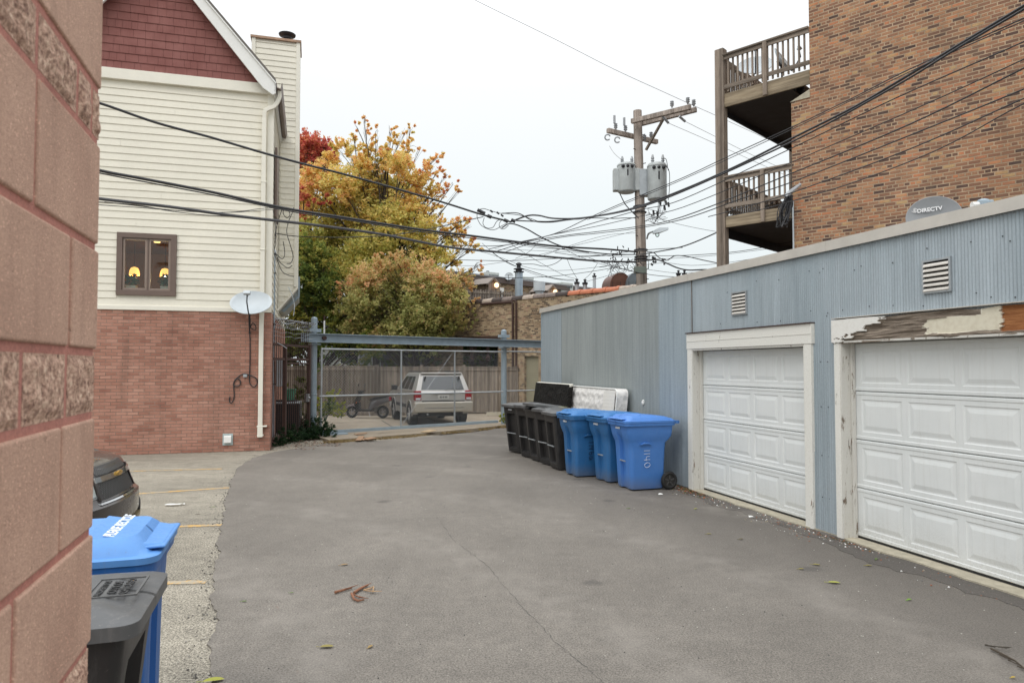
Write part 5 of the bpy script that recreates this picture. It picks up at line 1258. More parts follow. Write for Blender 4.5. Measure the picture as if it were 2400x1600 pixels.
# core walls behind the sheets, roof
mb = MB(); rect_holes(mb, 0.01, LEN, 0, 2.95, [(d1['op0'], d1['op1'], 0, d1['oz']), (d2['op0'], d2['op1'], 0, d2['oz'])], .012, .14)
mb.box(.01, .12, .14, DEPG, 0, 2.95); mb.box(.01, LEN, DEPG - .1, DEPG, 0, 2.95); mb.box(LEN - .1, LEN, .14, DEPG, 0, 2.95)
mb.prism([(0.01, 2.95), (LEN, 2.95), (LEN, ROOF(LEN) - .03), (.01, ROOF(0) - .03)], .012, .10)
mb.build('frame_wall', plain('sheathing', (.05, .055, .06), .8), t)
mb = MB(); mb.prism([(0, ROOF(0) - .22), (LEN, ROOF(LEN) - .22), (LEN, ROOF(LEN) - .17), (0, ROOF(0) - .17)], .10, DEPG); mb.build('roof', plain('white_roof_membrane', (.3, .3, .3), .8), t)
# pale metal edge flashing in lengths
M['flash'] = plain('pale_flashing', (.55, .52, .47), .5, .1, .08, 5, 40, .05)
mb = MB(); js = [-.03, Gx(1620), Gx(1949), 14, LEN]
for a, b in zip(js[:-1], js[1:]):
    mb.prism([(a, ROOF(a) - .055), (b - .004, ROOF(b) - .055), (b - .004, ROOF(b) + .055), (a, ROOF(a) + .055)], -.05, -.044); mb.prism([(a, ROOF(a) + .045), (b - .004, ROOF(b) + .045), (b - .004, ROOF(b) + .055), (a, ROOF(a) + .055)], -.044, .2)
mb.build('roof_flashing', M['flash'], t)
mb = MB(); mb.box(-.025, .03, -.015, .05, .03, ROOF(0) - .06); mb.box(Gx(1316) - .004, Gx(1316) + .004, -.014, -.006, .03, top(1)); mb.build('corner_trim', M['grey_paint'], t)
mb = MB(); s = Gx(1624); mb.box(s - .006, s + .006, -.014, -.004, d1['zt'], top(s)); mb.build('seam', plain('seam_rust', (.20, .17, .15), .7, .2, .3, 20), t)
# screws
mb = MB(); rs = random.Random(9)
for s in [Gx(v) for v in (1945, 1995, 2040, 2090, 2180, 2290, 2350, 2390)] + [Gx(1910), Gx(1930), Gx(1700), Gx(1775), Gx(1840)]:
    for z in (2.45, 2.9): s2, z2 = s + rs.uniform(-.1, .1), z + rs.uniform(-.05, .05); mb.cyl((s2, -.008, z2), (s2, -.013, z2), .006, n=6)
for s in (Gx(1908), Gx(1925), Gx(1942)):
    for z in (.4, .86, 1.4, 1.9): mb.cyl((s, -.008, z), (s, -.014, z), .006, n=6)
mb.build('screw', M['dark_metal'], t)
# concrete footing strip
foot = MB(); k = 90; vs = []
for i in range(k + 1):
    s = d1['op0'] - .1 + (LEN - d1['op0']) * i / k; y = -.05 - .06 * abs(noise.noise(Vector((s * 2, 0, 0)))) - .03 * noise.noise(Vector((s * 9, 1, 0))); vs.append((s, y))
vs = [(s, y if (s < d1['x1'] or s > d2['x0'] + .1) else -.012) for s, y in vs]
foot.prism(vs + [(vs[-1][0], .16), (vs[0][0], .16)], -.01, .032, 'z'); foot.build('door_sill', M['concrete_new'], t)

# weathered white paint with flakes
def peeling(name, thr=.63, c=(.72, .71, .66)):
    n = NT(name); o = n.co(); w = n.noise(n.co('Object', (3, 3, .5)), 5, 6, .75, .3); g = n.noise(n.co('Object', (30, 30, 2)), 2, 4); f = n.noise(o, 60, 3)
    m = n.ramp(w, ((thr, 0), (thr + .02, 1))); bare = n.mix(n.ramp(g, ((.3, 0), (.7, 1))), (.07, .05, .035), (.26, .20, .15))
    col = n.mix(m, n.mix(n.ramp(f, ((.45, 0), (.8, .35))), c, (.45, .42, .35)), bare)
    return n.fin(col, .65, 0, n.bump(m, -.5, .004), .35)
M['peel'] = peeling('peeling_white_paint', .64); M['peel2'] = peeling('badly_peeled_paint', .50)
M['jamb_dirty'] = peeling('dirty_jamb_paint', .595, (.60, .59, .55))
CA = .16   # depth of the door behind the casing
def casing(d, deep, right=True, bigleft=.10):
    # jamb boards: front face, and the return into the opening
    mb = MB(); mb.box(d['x0'], d['op0'] - .0, -.045, .02, .02, d['oz'] + .001); mb.build('jamb_casing', M['peel'], t, bevel=.004)
    mb = MB(); mb.box(d['op0'] + .001, d['op0'] + .018, -.040, deep, .02, d['oz'] - .002); mb.build('jamb_return', M['jamb_dirty'], t, bevel=.003)
    mb = MB(); mb.box(d['op0'] + .019, d['op0'] + .045, .075, deep - .05, .02, d['oz'] - .02); mb.build('door_stop', M['jamb_dirty'], t, bevel=.003)
    mb = MB(); mb.box(d['op1'], d['x1'], -.045, .02, .02, d['oz'] + .001); mb.box(d['op1'] - .02, d['op1'] - .001, -.04, deep, .02, d['oz'] - .002); mb.build('jamb_casing', M['peel'], t, bevel=.004)
    mb = MB(); mb.box(d['op0'] + .02, d['op1'] - .021, -.04, deep, d['oz'] - .02, d['oz'] - .001); mb.build('head_return', M['jamb_dirty'], t)
casing(d1, .17); 
mb = MB(); mb.box(d1['x0'] - .015, d1['x1'] + .015, -.05, .01, d1['oz'] + .002, d1['zt']); hd = mb.build('header_board', M['peel'], t, bevel=.006)
mb = MB(); mb.box(d1['x0'] - .01, d1['x1'] + .01, -.054, -.050, d1['oz'] + (d1['zt'] - d1['oz']) * .48, d1['oz'] + (d1['zt'] - d1['oz']) * .50); mb.build('board_joint', M['jamb_dirty'], hd)
mb = MB(); mb.box(d1['x0'] - .02, d1['x1'] + .02, -.07, .0, d1['zt'], d1['zt'] + .012); mb.build('drip_edge', M['rust'], hd)
casing(d2, .17)
# raised panel sectional doors
def grimy():
    n = NT('grimy_white_door'); o = n.co(); sx = n.n('SeparateXYZ'); n.l(o, sx.inputs[0])
    big = n.noise(o, 1.6, 6, .7); st = n.noise(n.co('Object', (16, 16, 1.0)), 1.6, 5, .7); f = n.noise(o, 70, 4, .8)
    col = n.mix(n.ramp(big, ((.3, 0), (.7, 1))), (.655, .68, .675), (.71, .73, .72))
    col = n.mix(n.ramp(st, ((.50, 0), (.78, .28))), col, (.50, .49, .45))
    low = n.math('MULTIPLY', n.ramp(n.math('ADD', sx.outputs[2], n.math('MULTIPLY', big, .5)), ((.22, 1), (.62, 0))), n.ramp(f, ((.42, .15), (.62, .8))))
    col = n.mix(n.math('MULTIPLY', low, .55), col, (.26, .23, .18))
    col = n.mix(n.ramp(f, ((.66, 0), (.72, .35))), col, (.4, .38, .33))
    return n.fin(col, n.ramp(big, ((.3, .36), (.7, .55))), 0, n.bump(big, .15, .02), .4)
M['door_white'] = grimy()
def door_sections(x0, x1, z0, z1, rows, cols, y, par):
    """one continuous embossed face per section (no overlapping planes)"""
    rh = (z1 - z0) / rows; w = (x1 - x0 - .12) / cols
    for r in range(rows):
        a, b = z0 + r * rh, z0 + (r + 1) * rh; mb = MB()
        zsl = [(a + .002, .010), (a + .010, 0), (a + .036, 0), (a + .042, .005), (a + .05, .005)]
        zc_ = [(a, .03), (a + .002, .010), (a + .010, 0), (a + .036, 0), (a + .042, .005), (a + .085, .005)]
        zd_ = [(b - .085, .005), (b - .042, .005), (b - .036, 0), (b - .012, 0), (b - .004, .010), (b - .003, .03)]
        for pr in (zc_, zd_):
            mb.add([(s, y + h, z) for s in (x0, x1) for z, h in pr], [(i, len(pr) + i, len(pr) + i + 1, i + 1) for i in range(len(pr) - 1)])
        v0, v1 = a + .085, b - .085; xs = x0
        lv = [(0, .005), (.011, .0105), (.026, .0105), (.066, .003)]
        for c in range(cols):
            u0, u1 = x0 + .06 + c * w + .038, x0 + .06 + (c + 1) * w - .038
            mb.add([(xs, y + .005, v0), (u0, y + .005, v0), (u0, y + .005, v1), (xs, y + .005, v1)], [(0, 1, 2, 3)]); xs = u1
            vs = [v for e, h in lv for v in ((u0 + e, y + h, v0 + e), (u1 - e, y + h, v0 + e), (u1 - e, y + h, v1 - e), (u0 + e, y + h, v1 - e))]
            fs = [(k * 4 + i, k * 4 + (i + 1) % 4, k * 4 + 4 + (i + 1) % 4, k * 4 + 4 + i) for k in range(3) for i in range(4)] + [(12, 13, 14, 15)]
            mb.add(vs, fs)
        mb.add([(xs, y + .005, v0), (x1, y + .005, v0), (x1, y + .005, v1), (xs, y + .005, v1)], [(0, 1, 2, 3)])
        mb.build('door_section', M['door_white'], par, flip=False)
    mb = MB(); mb.box(x0, x1, y + .004, y + .03, z0 - .018, z0); mb.build('bottom_seal', M['rubber'], par)
    mb = MB(); mb.box(x0 - .3, x1 + .3, y + .06, y + .09, 0, z1 + .2); mb.build('door_back', M['rubber'], par)
for d, cols, lb in ((d1, 4, 'white panelled garage door, single width'), (d2, 8, 'white panelled garage door, double width')):
    e_ = bpy.data.objects.new('garage_door', None); COL.objects.link(e_); e_.parent = gar; e_['label'] = lb
    door_sections(d['op0'] + .020, d['op1'] - .022, .050, d['oz'] - .022, 4, cols, .12, e_)
# rotten header over the wide door: splintered wood, bare patches, remaining paint
def rot():
    n = NT('rotten_header'); o = n.co(); g = n.noise(n.co('Object', (2.2, 1, 34)), 1.6, 7, .75, .8); big = n.noise(n.co('Object', (1.5, 1, 4)), 1.3, 4); at = n.n('Attribute'); at.attribute_name = 'rot'
    sepx = n.n('SeparateColor'); n.l(at.outputs['Color'], sepx.inputs[0])
    wood_ = n.mix(n.ramp(g, ((.30, 0), (.5, .45), (.72, 1))), (.055, .04, .03), (.42, .35, .28)); fresh = n.mix(n.ramp(g, ((.3, 0), (.7, 1))), (.16, .05, .018), (.48, .22, .09))
    pn = n.noise(o, 22, 4, .7); paint = n.mix(n.ramp(pn, ((.45, 0), (.75, .25))), (.74, .73, .69), (.45, .42, .36)); cream = n.mix(n.ramp(pn, ((.4, 0), (.7, .5))), (.66, .62, .50), (.50, .44, .33))
    edge = n.math('ADD', sepx.outputs[0], n.math('MULTIPLY', n.math('SUBTRACT', pn, .5), .5)); m = n.ramp(edge, ((.49, 0), (.51, 1)))
    col = n.mix(m, paint, wood_); col = n.mix(sepx.outputs[1], col, fresh); col = n.mix(sepx.outputs[2], col, cream)
    return n.fin(col, .85, 0, n.bump(n.math('MULTIPLY', g, m), .8, .012), .2)
a, b = d2['x0'] - .02, d2['x0'] + 5.4; z0, z1 = d2['oz'] - .03, d2['zt'] + .0; NX, NZ = 340, 30; vs = []; fs = []; cols = []
xr0, xr1, xf = Gx(2060), Gx(2176), Gx(2358)
for i in range(NX + 1):
    s = a + (b - a) * i / NX
    for j in range(NZ + 1):
        w = j / NZ; zt_ = z1 + .02 * noise.noise(Vector((s * 3, 0, 1))) * (1 if s > xr0 else .2)
        lo = z0 + (.02 + .02 * noise.noise(Vector((s * 3, 3, 1))) + .008 * noise.noise(Vector((s * 19, 5, 1)))) * min(1, max(0, (s - xr0 + .5) / .8)) * (1.0 if s > xr1 else .6)
        z = lo + (zt_ - lo) * w; jagg = noise.noise(Vector((s * 6, w * 7, 2))) * .18 + noise.noise(Vector((s * 22, w * 16, 2))) * .08
        # rot starts low at the left end and covers all beyond; a cream patch stays in the middle of the board
        r = 1 if (s - a) > .06 + .72 * w + jagg * 1.5 else 0
        cr = 1 if (xr1 + .02 + jagg * .35 < s < xf + jagg * .4 and .16 + jagg * .25 < w < (.70 if s < Gx(2310) else .97) + (s - xr1) * .13 + jagg * .12) else 0
        fr = 1 if s > xf + jagg * .4 and w > .12 else 0
        rr_ = 0 if cr else r
        dep = (noise.noise(Vector((s * 2.2, w * 5, 7))) * .022 + noise.noise(Vector((s * 5, w * 16, 7))) * .010 - .010) * (1 if (rr_ and not fr) else 0)
        yy = -.052 - dep * 1 if rr_ else -.058
        if cr: yy = -.034
        if fr: yy = -.018
        if w < .10 and s > xr1: yy = -.015
        vs.append((s, yy if not rr_ or fr else -.046 - dep, z)); cols.append((rr_, fr * (1 - cr), cr, 1))
for i in range(NX):
    for j in range(NZ): c = i * (NZ + 1) + j; fs.append((c, c + NZ + 1, c + NZ + 2, c + 1))
# give the board its thickness
n0 = len(vs); vs2 = [(s, .01, z) for s, y, z in vs[0::NZ + 1]] ; vs3 = [(s, .01, z) for s, y, z in vs[NZ::NZ + 1]]
base = len(vs); vs += vs2 + vs3; cols += [(1, 0, 0, 1)] * (len(vs2) + len(vs3))
for i in range(NX):
    fs.append((i * (NZ + 1), base + i, base + i + 1, (i + 1) * (NZ + 1))); fs.append((i * (NZ + 1) + NZ, (i + 1) * (NZ + 1) + NZ, base + NX + 1 + i + 1, base + NX + 1 + i))
fs.append(tuple([NZ + 0 - k for k in range(NZ + 1)] + [base, base + NX + 1]))
me = bpy.data.meshes.new('header_board'); me.from_pydata(vs, [], fs); me.materials.append(rot())
ca = me.color_attributes.new('rot', 'FLOAT_COLOR', 'POINT'); ca.data.foreach_set('color', [x for c in cols for x in c])
ob = bpy.data.objects.new('header_board', me); COL.objects.link(ob); ob.parent = gar; ob['label'] = 'rotten splintered header board with peeling paint'
mb = MB(); mb.box(a, b, -.06, .0, z1 + .012, z1 + .02); mb.build('drip_edge', M['flash'], ob)
# louvre vents
def vent(px0, px1, py0, py1, lb):
    a = Gx(px0, py0); b = Gx(px1, py0); z0 = Gz((px0 + px1) / 2, py1); z1 = Gz((px0 + px1) / 2, py0); z0, z1 = min(z0, z1), max(z0, z1)
    tt = thing('louvre_vent', lb, 'vent', GAR.w(0, 0), GAR.a, 'louvre vents in the garage wall')
    mb = MB(); f = .02; mb.box(a, a + f, -.03, -.009, z0, z1); mb.box(b - f, b, -.03, -.009, z0, z1); mb.box(a + f, b - f, -.03, -.009, z1 - f, z1); mb.box(a + f, b - f, -.03, -.009, z0, z0 + f); mb.build('frame', M['steel'], tt)
    mb = MB(); mb.box(a + .01, b - .01, -.0105, -.009, z0 + .01, z1 - .01); mb.build('dark_opening', plain('vent_dark', (.012, .009, .008), .9), tt)
    k = 6; h = (z1 - z0 - 2 * f) / k; mb = MB()
    for i in range(k):
        z = z0 + f + i * h; mb.add([(a + f, -.040, z + .004), (b - f, -.040, z + .004), (b - f, -.022, z + h * .62), (a + f, -.022, z + h * .62), (a + f, -.037, z - .004), (b - f, -.037, z - .004), (b - f, -.0125, z + h * .52), (a + f, -.0125, z + h * .52)], [(0, 1, 2, 3), (7, 6, 5, 4), (0, 4, 5, 1), (3, 2, 6, 7), (1, 5, 6, 2), (0, 3, 7, 4)])
    mb.build('louvre', plain('pale_louvre', (.62, .59, .54), .45, .1, .1), tt)
vent(1718, 1753, 683, 738, 'metal louvre vent above the single garage door')
vent(2165, 2233, 606, 686, 'larger metal louvre vent above the rotten header board')
t = thing('foam_blob', 'small white blob of filler on the corrugated wall above the bins', 'filler', GAR.w(*[Gx(1510, 943), -.02], Gz(1510, 943)), 0)
mb = MB(); mb.ell((0, 0, 0), .03, .03, .045); mb.ell((.0, -.01, .03), .02, .02, .02); mb.build('blob', M['white_paint'], t)
# dish with lettering on the roof
P = AT(2189, 508, 7.15); nr = Vector((-.42, -.86, .12)).normalized()
# the reflector stands behind the roof edge, tipped sideways
t = dish_thing('roof_edge_dish', 'dark grey satellite dish with white brand lettering poking above the garage roof edge', 'satellite dish', P, nr, .50, plain('charcoal_dish', (.26, .27, .28), .5, 0, .05), [P + Vector((.1, .15, -.3)), P + Vector((.1, .2, -.6))], ratio=.86, depth=.05, feed=0)
q = nr.to_track_quat('Z', 'Y'); e_ = q.to_matrix()
lz = lambda x, y, z: tuple(e_ @ Vector((x, y, z)))
text('DIRECTV', 'lettering', .056, plain('letter_white', (.75, .75, .75), .6), t, lz(-.035, .085, -.020), (q @ __import__('mathutils').Euler((0, 0, radians(4))).to_quaternion()).to_euler(), .002, bold=.0015)
mb = MB()
mb.m = e_.to_4x4()
for i in range(4): mb.box(-.182, -.160, .070 + i * .010, .076 + i * .010, -.020, -.012)
mb.torus((-.171, .087, -.014), (0, 0, 1), .024, .003, 20, 4); mb.build('emblem', plain('letter_white2', (.7, .7, .7), .6), t)
p = AT(2300, 478, 6.6); t = thing('roof_bracket', 'grey and white security lamp bracket lying on the garage roof edge', 'lamp', (p.x, p.y, p.z))
mb = MB(); mb.box(-.03, .09, -.05, .07, -.05, .03); mb.ell((.02, 0, .02), .06, .05, .03); mb.build('housing', M['grey_paint'], t, bevel=.01)
mb = MB(); mb.cyl((-.09, 0, -.01), (-.03, 0, -.01), .03, n=12); mb.build('sensor', M['white_paint'], t); mb = MB(); mb.box(-.01, .05, 0, .04, -.30, -.05); mb.build('foot', M['steel'], t)
# ------------------------------------------------------------------ wheeled bins
# bin axes: front is -y, back (handle, wheels) is +y
def rrect(xh, y0, y1, z, r=.05, notch=0.0, nd=0.0, n=4):
    """rounded rectangle cross section with a slot in the front wall"""
    pts = []
    for cx, cy, a0 in ((xh - r, y1 - r, 0), (-xh + r, y1 - r, 90), (-xh + r, y0 + r, 180)):
        for k in range(n + 1): a = radians(a0 + 90 * k / n); pts.append((cx + r * cos(a), cy + r * sin(a), z))
    pts += [(-notch, y0, z), (-notch + .012, y0 + nd, z), (notch - .012, y0 + nd, z), (notch, y0, z)]
    for k in range(n + 1): a = radians(270 + 90 * k / n); pts.append((xh - r + r * cos(a), y0 + r + r * sin(a), z))
    return pts
def blue_bin(label, mats, strokes=None, ink=None, group=None, two=True, lidtext=False, tp=1.0):
    body, lidm, txt = mats; t = thing('recycling_bin', label, 'wheeled bin', (0, 0, 0), 0, group)
    mb = MB(); nt_ = .085
    lv = [(.02, .225, -.27, .26, .05, 0.03), (.06, .232, -.28, .27, .05, .03), (.30, .248, -.292, .275, .055, .05), (.60, .262, -.305, .285, .06, .05), (.70, .266, -.315, .30, .06, .05), (.74, .275, -.332, .345, .06, .045), (.80, .288, -.352, .388, .06, .03), (.86, .294, -.364, .395, .06, .0), (.99, .302, -.385, .405, .06, .0)]
    rings = [rrect(xh, -.385 + (y0 + .385) * tp, y1, z, r, nt_, nd) for z, xh, y0, y1, r, nd in lv]; mb.loft(rings, caps=False); mb.add(rings[0], [tuple(range(len(rings[0])))])
    b = mb.build('bin_body', body, t, smooth=42)
    mb = MB(); rr_ = [rrect(xh, y0, y1, z, .07) for z, xh, y0, y1 in ((.955, .306, -.392, .41), (.955, .322, -.41, .43), (1.0, .326, -.414, .434), (1.0, .30, -.39, .41))]; mb.loft(rr_, caps=False); mb.build('rim', body, t, smooth=35)
    # lid: overhanging front lip, raised centre that falls away to the back
    lid = MB(); L_ = [rrect(xh, y0, y1, z, r) for z, xh, y0, y1, r in ((1.004, .318, -.405, .43, .07), (1.002, .332, -.425, .435, .08), (1.030, .334, -.428, .436, .08), (1.034, .322, -.412, .43, .08), (1.036, .305, -.385, .42, .08), (1.055, .295, -.37, .40, .09), (1.085, .27, -.345, .30, .09)) ]
    L_.append([(x * .84, y * .62 - .11, 1.105) for x, y, z in L_[-1]]); lid.loft(L_, caps=False); lid.add(L_[-1], [tuple(range(len(L_[-1])))]); lo = lid.build('lid', lidm, t, smooth=38)
    mb = MB(); mb.prism([(-.30, 1.045), (-.30, 1.058), (-.44, 1.060), (-.445, 1.048)], -.235, .235, 'x')
    mb.loft([[(-.20, -.44, 1.045), (.20, -.44, 1.045), (.235, -.36, 1.05), (.235, -.12, 1.095), (-.235, -.12, 1.095), (-.235, -.36, 1.05)], [(-.19, -.43, 1.062), (.19, -.43, 1.062), (.225, -.35, 1.070), (.225, -.12, 1.118), (-.225, -.12, 1.118), (-.225, -.35, 1.070)]])
    mb.build('lid_grip', lidm, lo, bevel=.006)
    # handle and hinge
    mb = MB(); mb.tube([(-.27, .50, 1.0), (.27, .50, 1.0)], .018, 10)
    for s in (-1, 0, 1): mb.box(s * .25 - .02, s * .25 + .02, .40, .51, .975, 1.02)
    mb.build('handle', body, t, bevel=.004)
    mb = MB(); mb.cyl((-.20, -.262, .36), (.20, -.262, .36), .012, n=8) if False else mb.tube([(-.085, -.297, .42), (.085, -.297, .42)], .011, 8); mb.build('catch_bar', M['steel'], t)
    # side lifting pockets
    for s in (-1, 1):
        mb = MB(); prof = [(-.16, .668), (-.12, .66), (-.05, .652), (.02, .668), (-.03, .690), (-.09, .695)]; mb.prism([(-.17, .675), (-.12, .683), (-.03, .683), (.03, .675), (-.03, .705), (-.09, .71)], s * .262, s * .300, 'x'); mb.build('side_lip', body, t, bevel=.006)
    for s in (-1, 1):
        mb = MB(); mb.torus((s * .275, .325, .135), (1, 0, 0), .105, .030, 28, 8); w = mb.build('wheel', M['rubber'], t, smooth=True)
        mb = MB(); mb.cyl((s * .25, .325, .135), (s * .285, .325, .135), .09, n=24); mb.build('hub', M['black_plastic'], w)
        mb = MB()
        for k in range(5): a = 2 * pi * k / 5 + .3; mb.bar((s * .288, .325 + .02 * cos(a), .135 + .02 * sin(a)), (s * .288, .325 + .085 * cos(a), .135 + .085 * sin(a)), .018, .012, up=(1, 0, 0))
        mb.build('spokes', plain('wheel_spokes', (.06, .06, .06), .35), w)
    mb = MB(); mb.cyl((-.26, .325, .135), (.26, .325, .135), .012, n=8); mb.build('axle', M['dark_metal'], t)
    if strokes:
        mb = MB(); X = .258
        for st in strokes:
            pts = [(X + .012 * (p[1] - .30) + .004, -.09 + p[0], p[1]) for p in st]; mb.tube(spline(pts, 4) if len(pts) > 2 else pts, .0042, 4)
        mb.build('handwritten_number', ink, t)
    mb = MB()
    for i in range(3 if not lidtext else 0): mb.box(-.07 + i * .05, -.035 + i * .05, -.3825 - .0, -.380, .905, .925)
    if txt: 
        text('5M2 74', 'serial_lettering', .040, txt, t, (-.0, -.389, .915), (radians(90 + 4), 0, 0), .001, bold=.001) if False else None
    if lidtext:
        text('PLEASE RECYCLE', 'lid_lettering', .062, txt, lo, (.02, -.215, 1.119 - .0110), (radians(11.8), 0, 0), .001, bold=.002)
        text('CITY OF CHICAGO', 'lid_lettering', .050, txt, lo, (.02, -.285, 1.119 - .0250), (radians(11.8), 0, 0), .001, bold=.002)
    elif txt:
        mb = MB(); xs = -.075
        for k, w_ in enumerate((.022, .016, .020, .018, .02, .014)): mb.box(xs, xs + w_, -.3835, -.3795, .90, .928); xs += w_ + .006
        mb.build('serial_marks', txt, t)
    return t
def bm(name, c, rough=.42):
    n = NT(name); o = n.co(); oi = n.n('ObjectInfo'); big = n.noise(o, 2.2, 5, .7); sc = n.noise(n.co('Object', (14, 14, 1.6)), 1.5, 5, .8, .6); f = n.noise(o, 50, 4, .8)
    g = tuple(x * .5 + .12 for x in c); col = n.mix(n.ramp(big, ((.3, 0), (.7, 1))), c2(c, .86), tuple(x * .93 + .015 for x in c))
    col = n.mix(n.ramp(sc, ((.54, 0), (.70, .28))), col, g); col = n.mix(n.ramp(f, ((.60, 0), (.70, .4))), col, c2(g, .7))
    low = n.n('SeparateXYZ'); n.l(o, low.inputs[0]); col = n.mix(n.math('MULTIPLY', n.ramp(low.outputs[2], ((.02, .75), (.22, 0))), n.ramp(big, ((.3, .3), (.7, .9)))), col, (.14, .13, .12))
    m = n.fin(col, n.ramp(sc, ((.4, rough), (.7, rough + .25))), 0, n.bump(f, .08, .003)); m['c'] = c; return m
B1 = bm('bright_blue_plastic', (.050, .19, .54)); B2 = bm('deep_blue_plastic', (.014, .125, .33)); B2l = bm('deep_blue_lid', (.03, .18, .46))
B1l = bm('bright_blue_lid', (.075, .24, .66)); WT = plain('white_stamp', (.55, .58, .62), .6, 0, .2, 30)
white_ink = plain('white_marker', (.55, .62, .75), .6); dark_ink = plain('dark_marker', (.004, .02, .06), .6)
# numbers are written sideways: top of each digit points to the bin's front
def digits(s, y0, z0, h=.10, w=.055, gap=.030):
    """strokes in (along body, height); text runs downward, digit tops towards the back"""
    D = {'1': [[(0, .5), (1, .5)]], '4': [[(1, .0), (.45, .05), (.42, .75)], [(1, .62), (0, .55)]], '0': [[(.5, 0), (.9, .15), (.95, .6), (.55, .95), (.1, .75), (.08, .3), (.5, 0)]],
         '6': [[(1, .3), (.5, .05), (.1, .3), (.1, .8), (.45, .85), (.45, .3)]], 'a': [[(.55, .8), (.6, .2), (.2, .05), (.05, .5), (.5, .8), (0, 1)]], '-': [[(.45, .2), (.45, .8)]], 'D': [[(1, .1), (0, .1)], [(1, .1), (.8, .8), (.3, .85), (0, .1)]]}
    o = []; z = z0
    for ch in s:
        for st in D[ch]: o.append([(y0 + p[0] * h, z - p[1] * w) for p in st])
        z -= w + gap if ch not in '1' else .050
    return o
RB = GAR.a
def put(t, near, rot=0.0, dz=0.0):
    c = Vector((near[0] + .193, near[1] + .305, .016)); t.location = c; t.rotation_euler = (0, 0, RB + rot); return t
grp = 'recycling bins lined up by the metal garage'
C_ = blue_bin('brightest blue wheeled recycling bin with 1140 in pale marker, end of the row', (B1, B1l, WT), [[(0, .588), (.10, .586)], [(0, .540), (.10, .541)], [(.092, .502), (.042, .494), (.040, .440)], [(.10, .455), (.0, .452)], [(.05, .412), (.09, .402), (.10, .370), (.06, .342), (.02, .352), (.012, .385), (.05, .412)]], white_ink, grp); put(C_, (1.755, 10.42), .05)
B_ = blue_bin('deep blue wheeled bin with dark marker writing, between the brightest bin and its twin', (B2, B2l, WT), digits('1140-D', .0, .62, .09, .05, .02), dark_ink, grp); put(B_, (1.50, 11.12), .10)
A_ = blue_bin('deep blue wheeled bin standing right beside the black bins', (B2, B2l, WT), digits('1146a', .02, .60, .11, .055, .022), dark_ink, grp); put(A_, (1.055, 11.68), .06)
def scuffed_black(name, c, hi):
    n = NT(name); o = n.co(); big = n.noise(o, 3, 5, .7); sc = n.noise(n.co('Object', (12, 12, 1.5)), 1.5, 5, .8, .6); f = n.noise(o, 60, 3, .8)
    col = n.mix(n.ramp(big, ((.3, 0), (.7, 1))), c2(c, .8), c2(c, 1.25)); col = n.mix(n.ramp(sc, ((.52, 0), (.70, .5))), col, (hi, hi * .95, hi * .9)); col = n.mix(n.ramp(f, ((.62, 0), (.72, .5))), col, (hi * 1.3, hi * 1.2, hi * 1.1))
    return n.fin(col, n.ramp(big, ((.3, .34), (.7, .55))), 0, n.bump(f, .1, .003))
M['black_plastic2'] = scuffed_black('scuffed_black_bin', (.020, .019, .019), .07); M['black_lid'] = scuffed_black('scuffed_black_lid', (.085, .087, .088), .17)
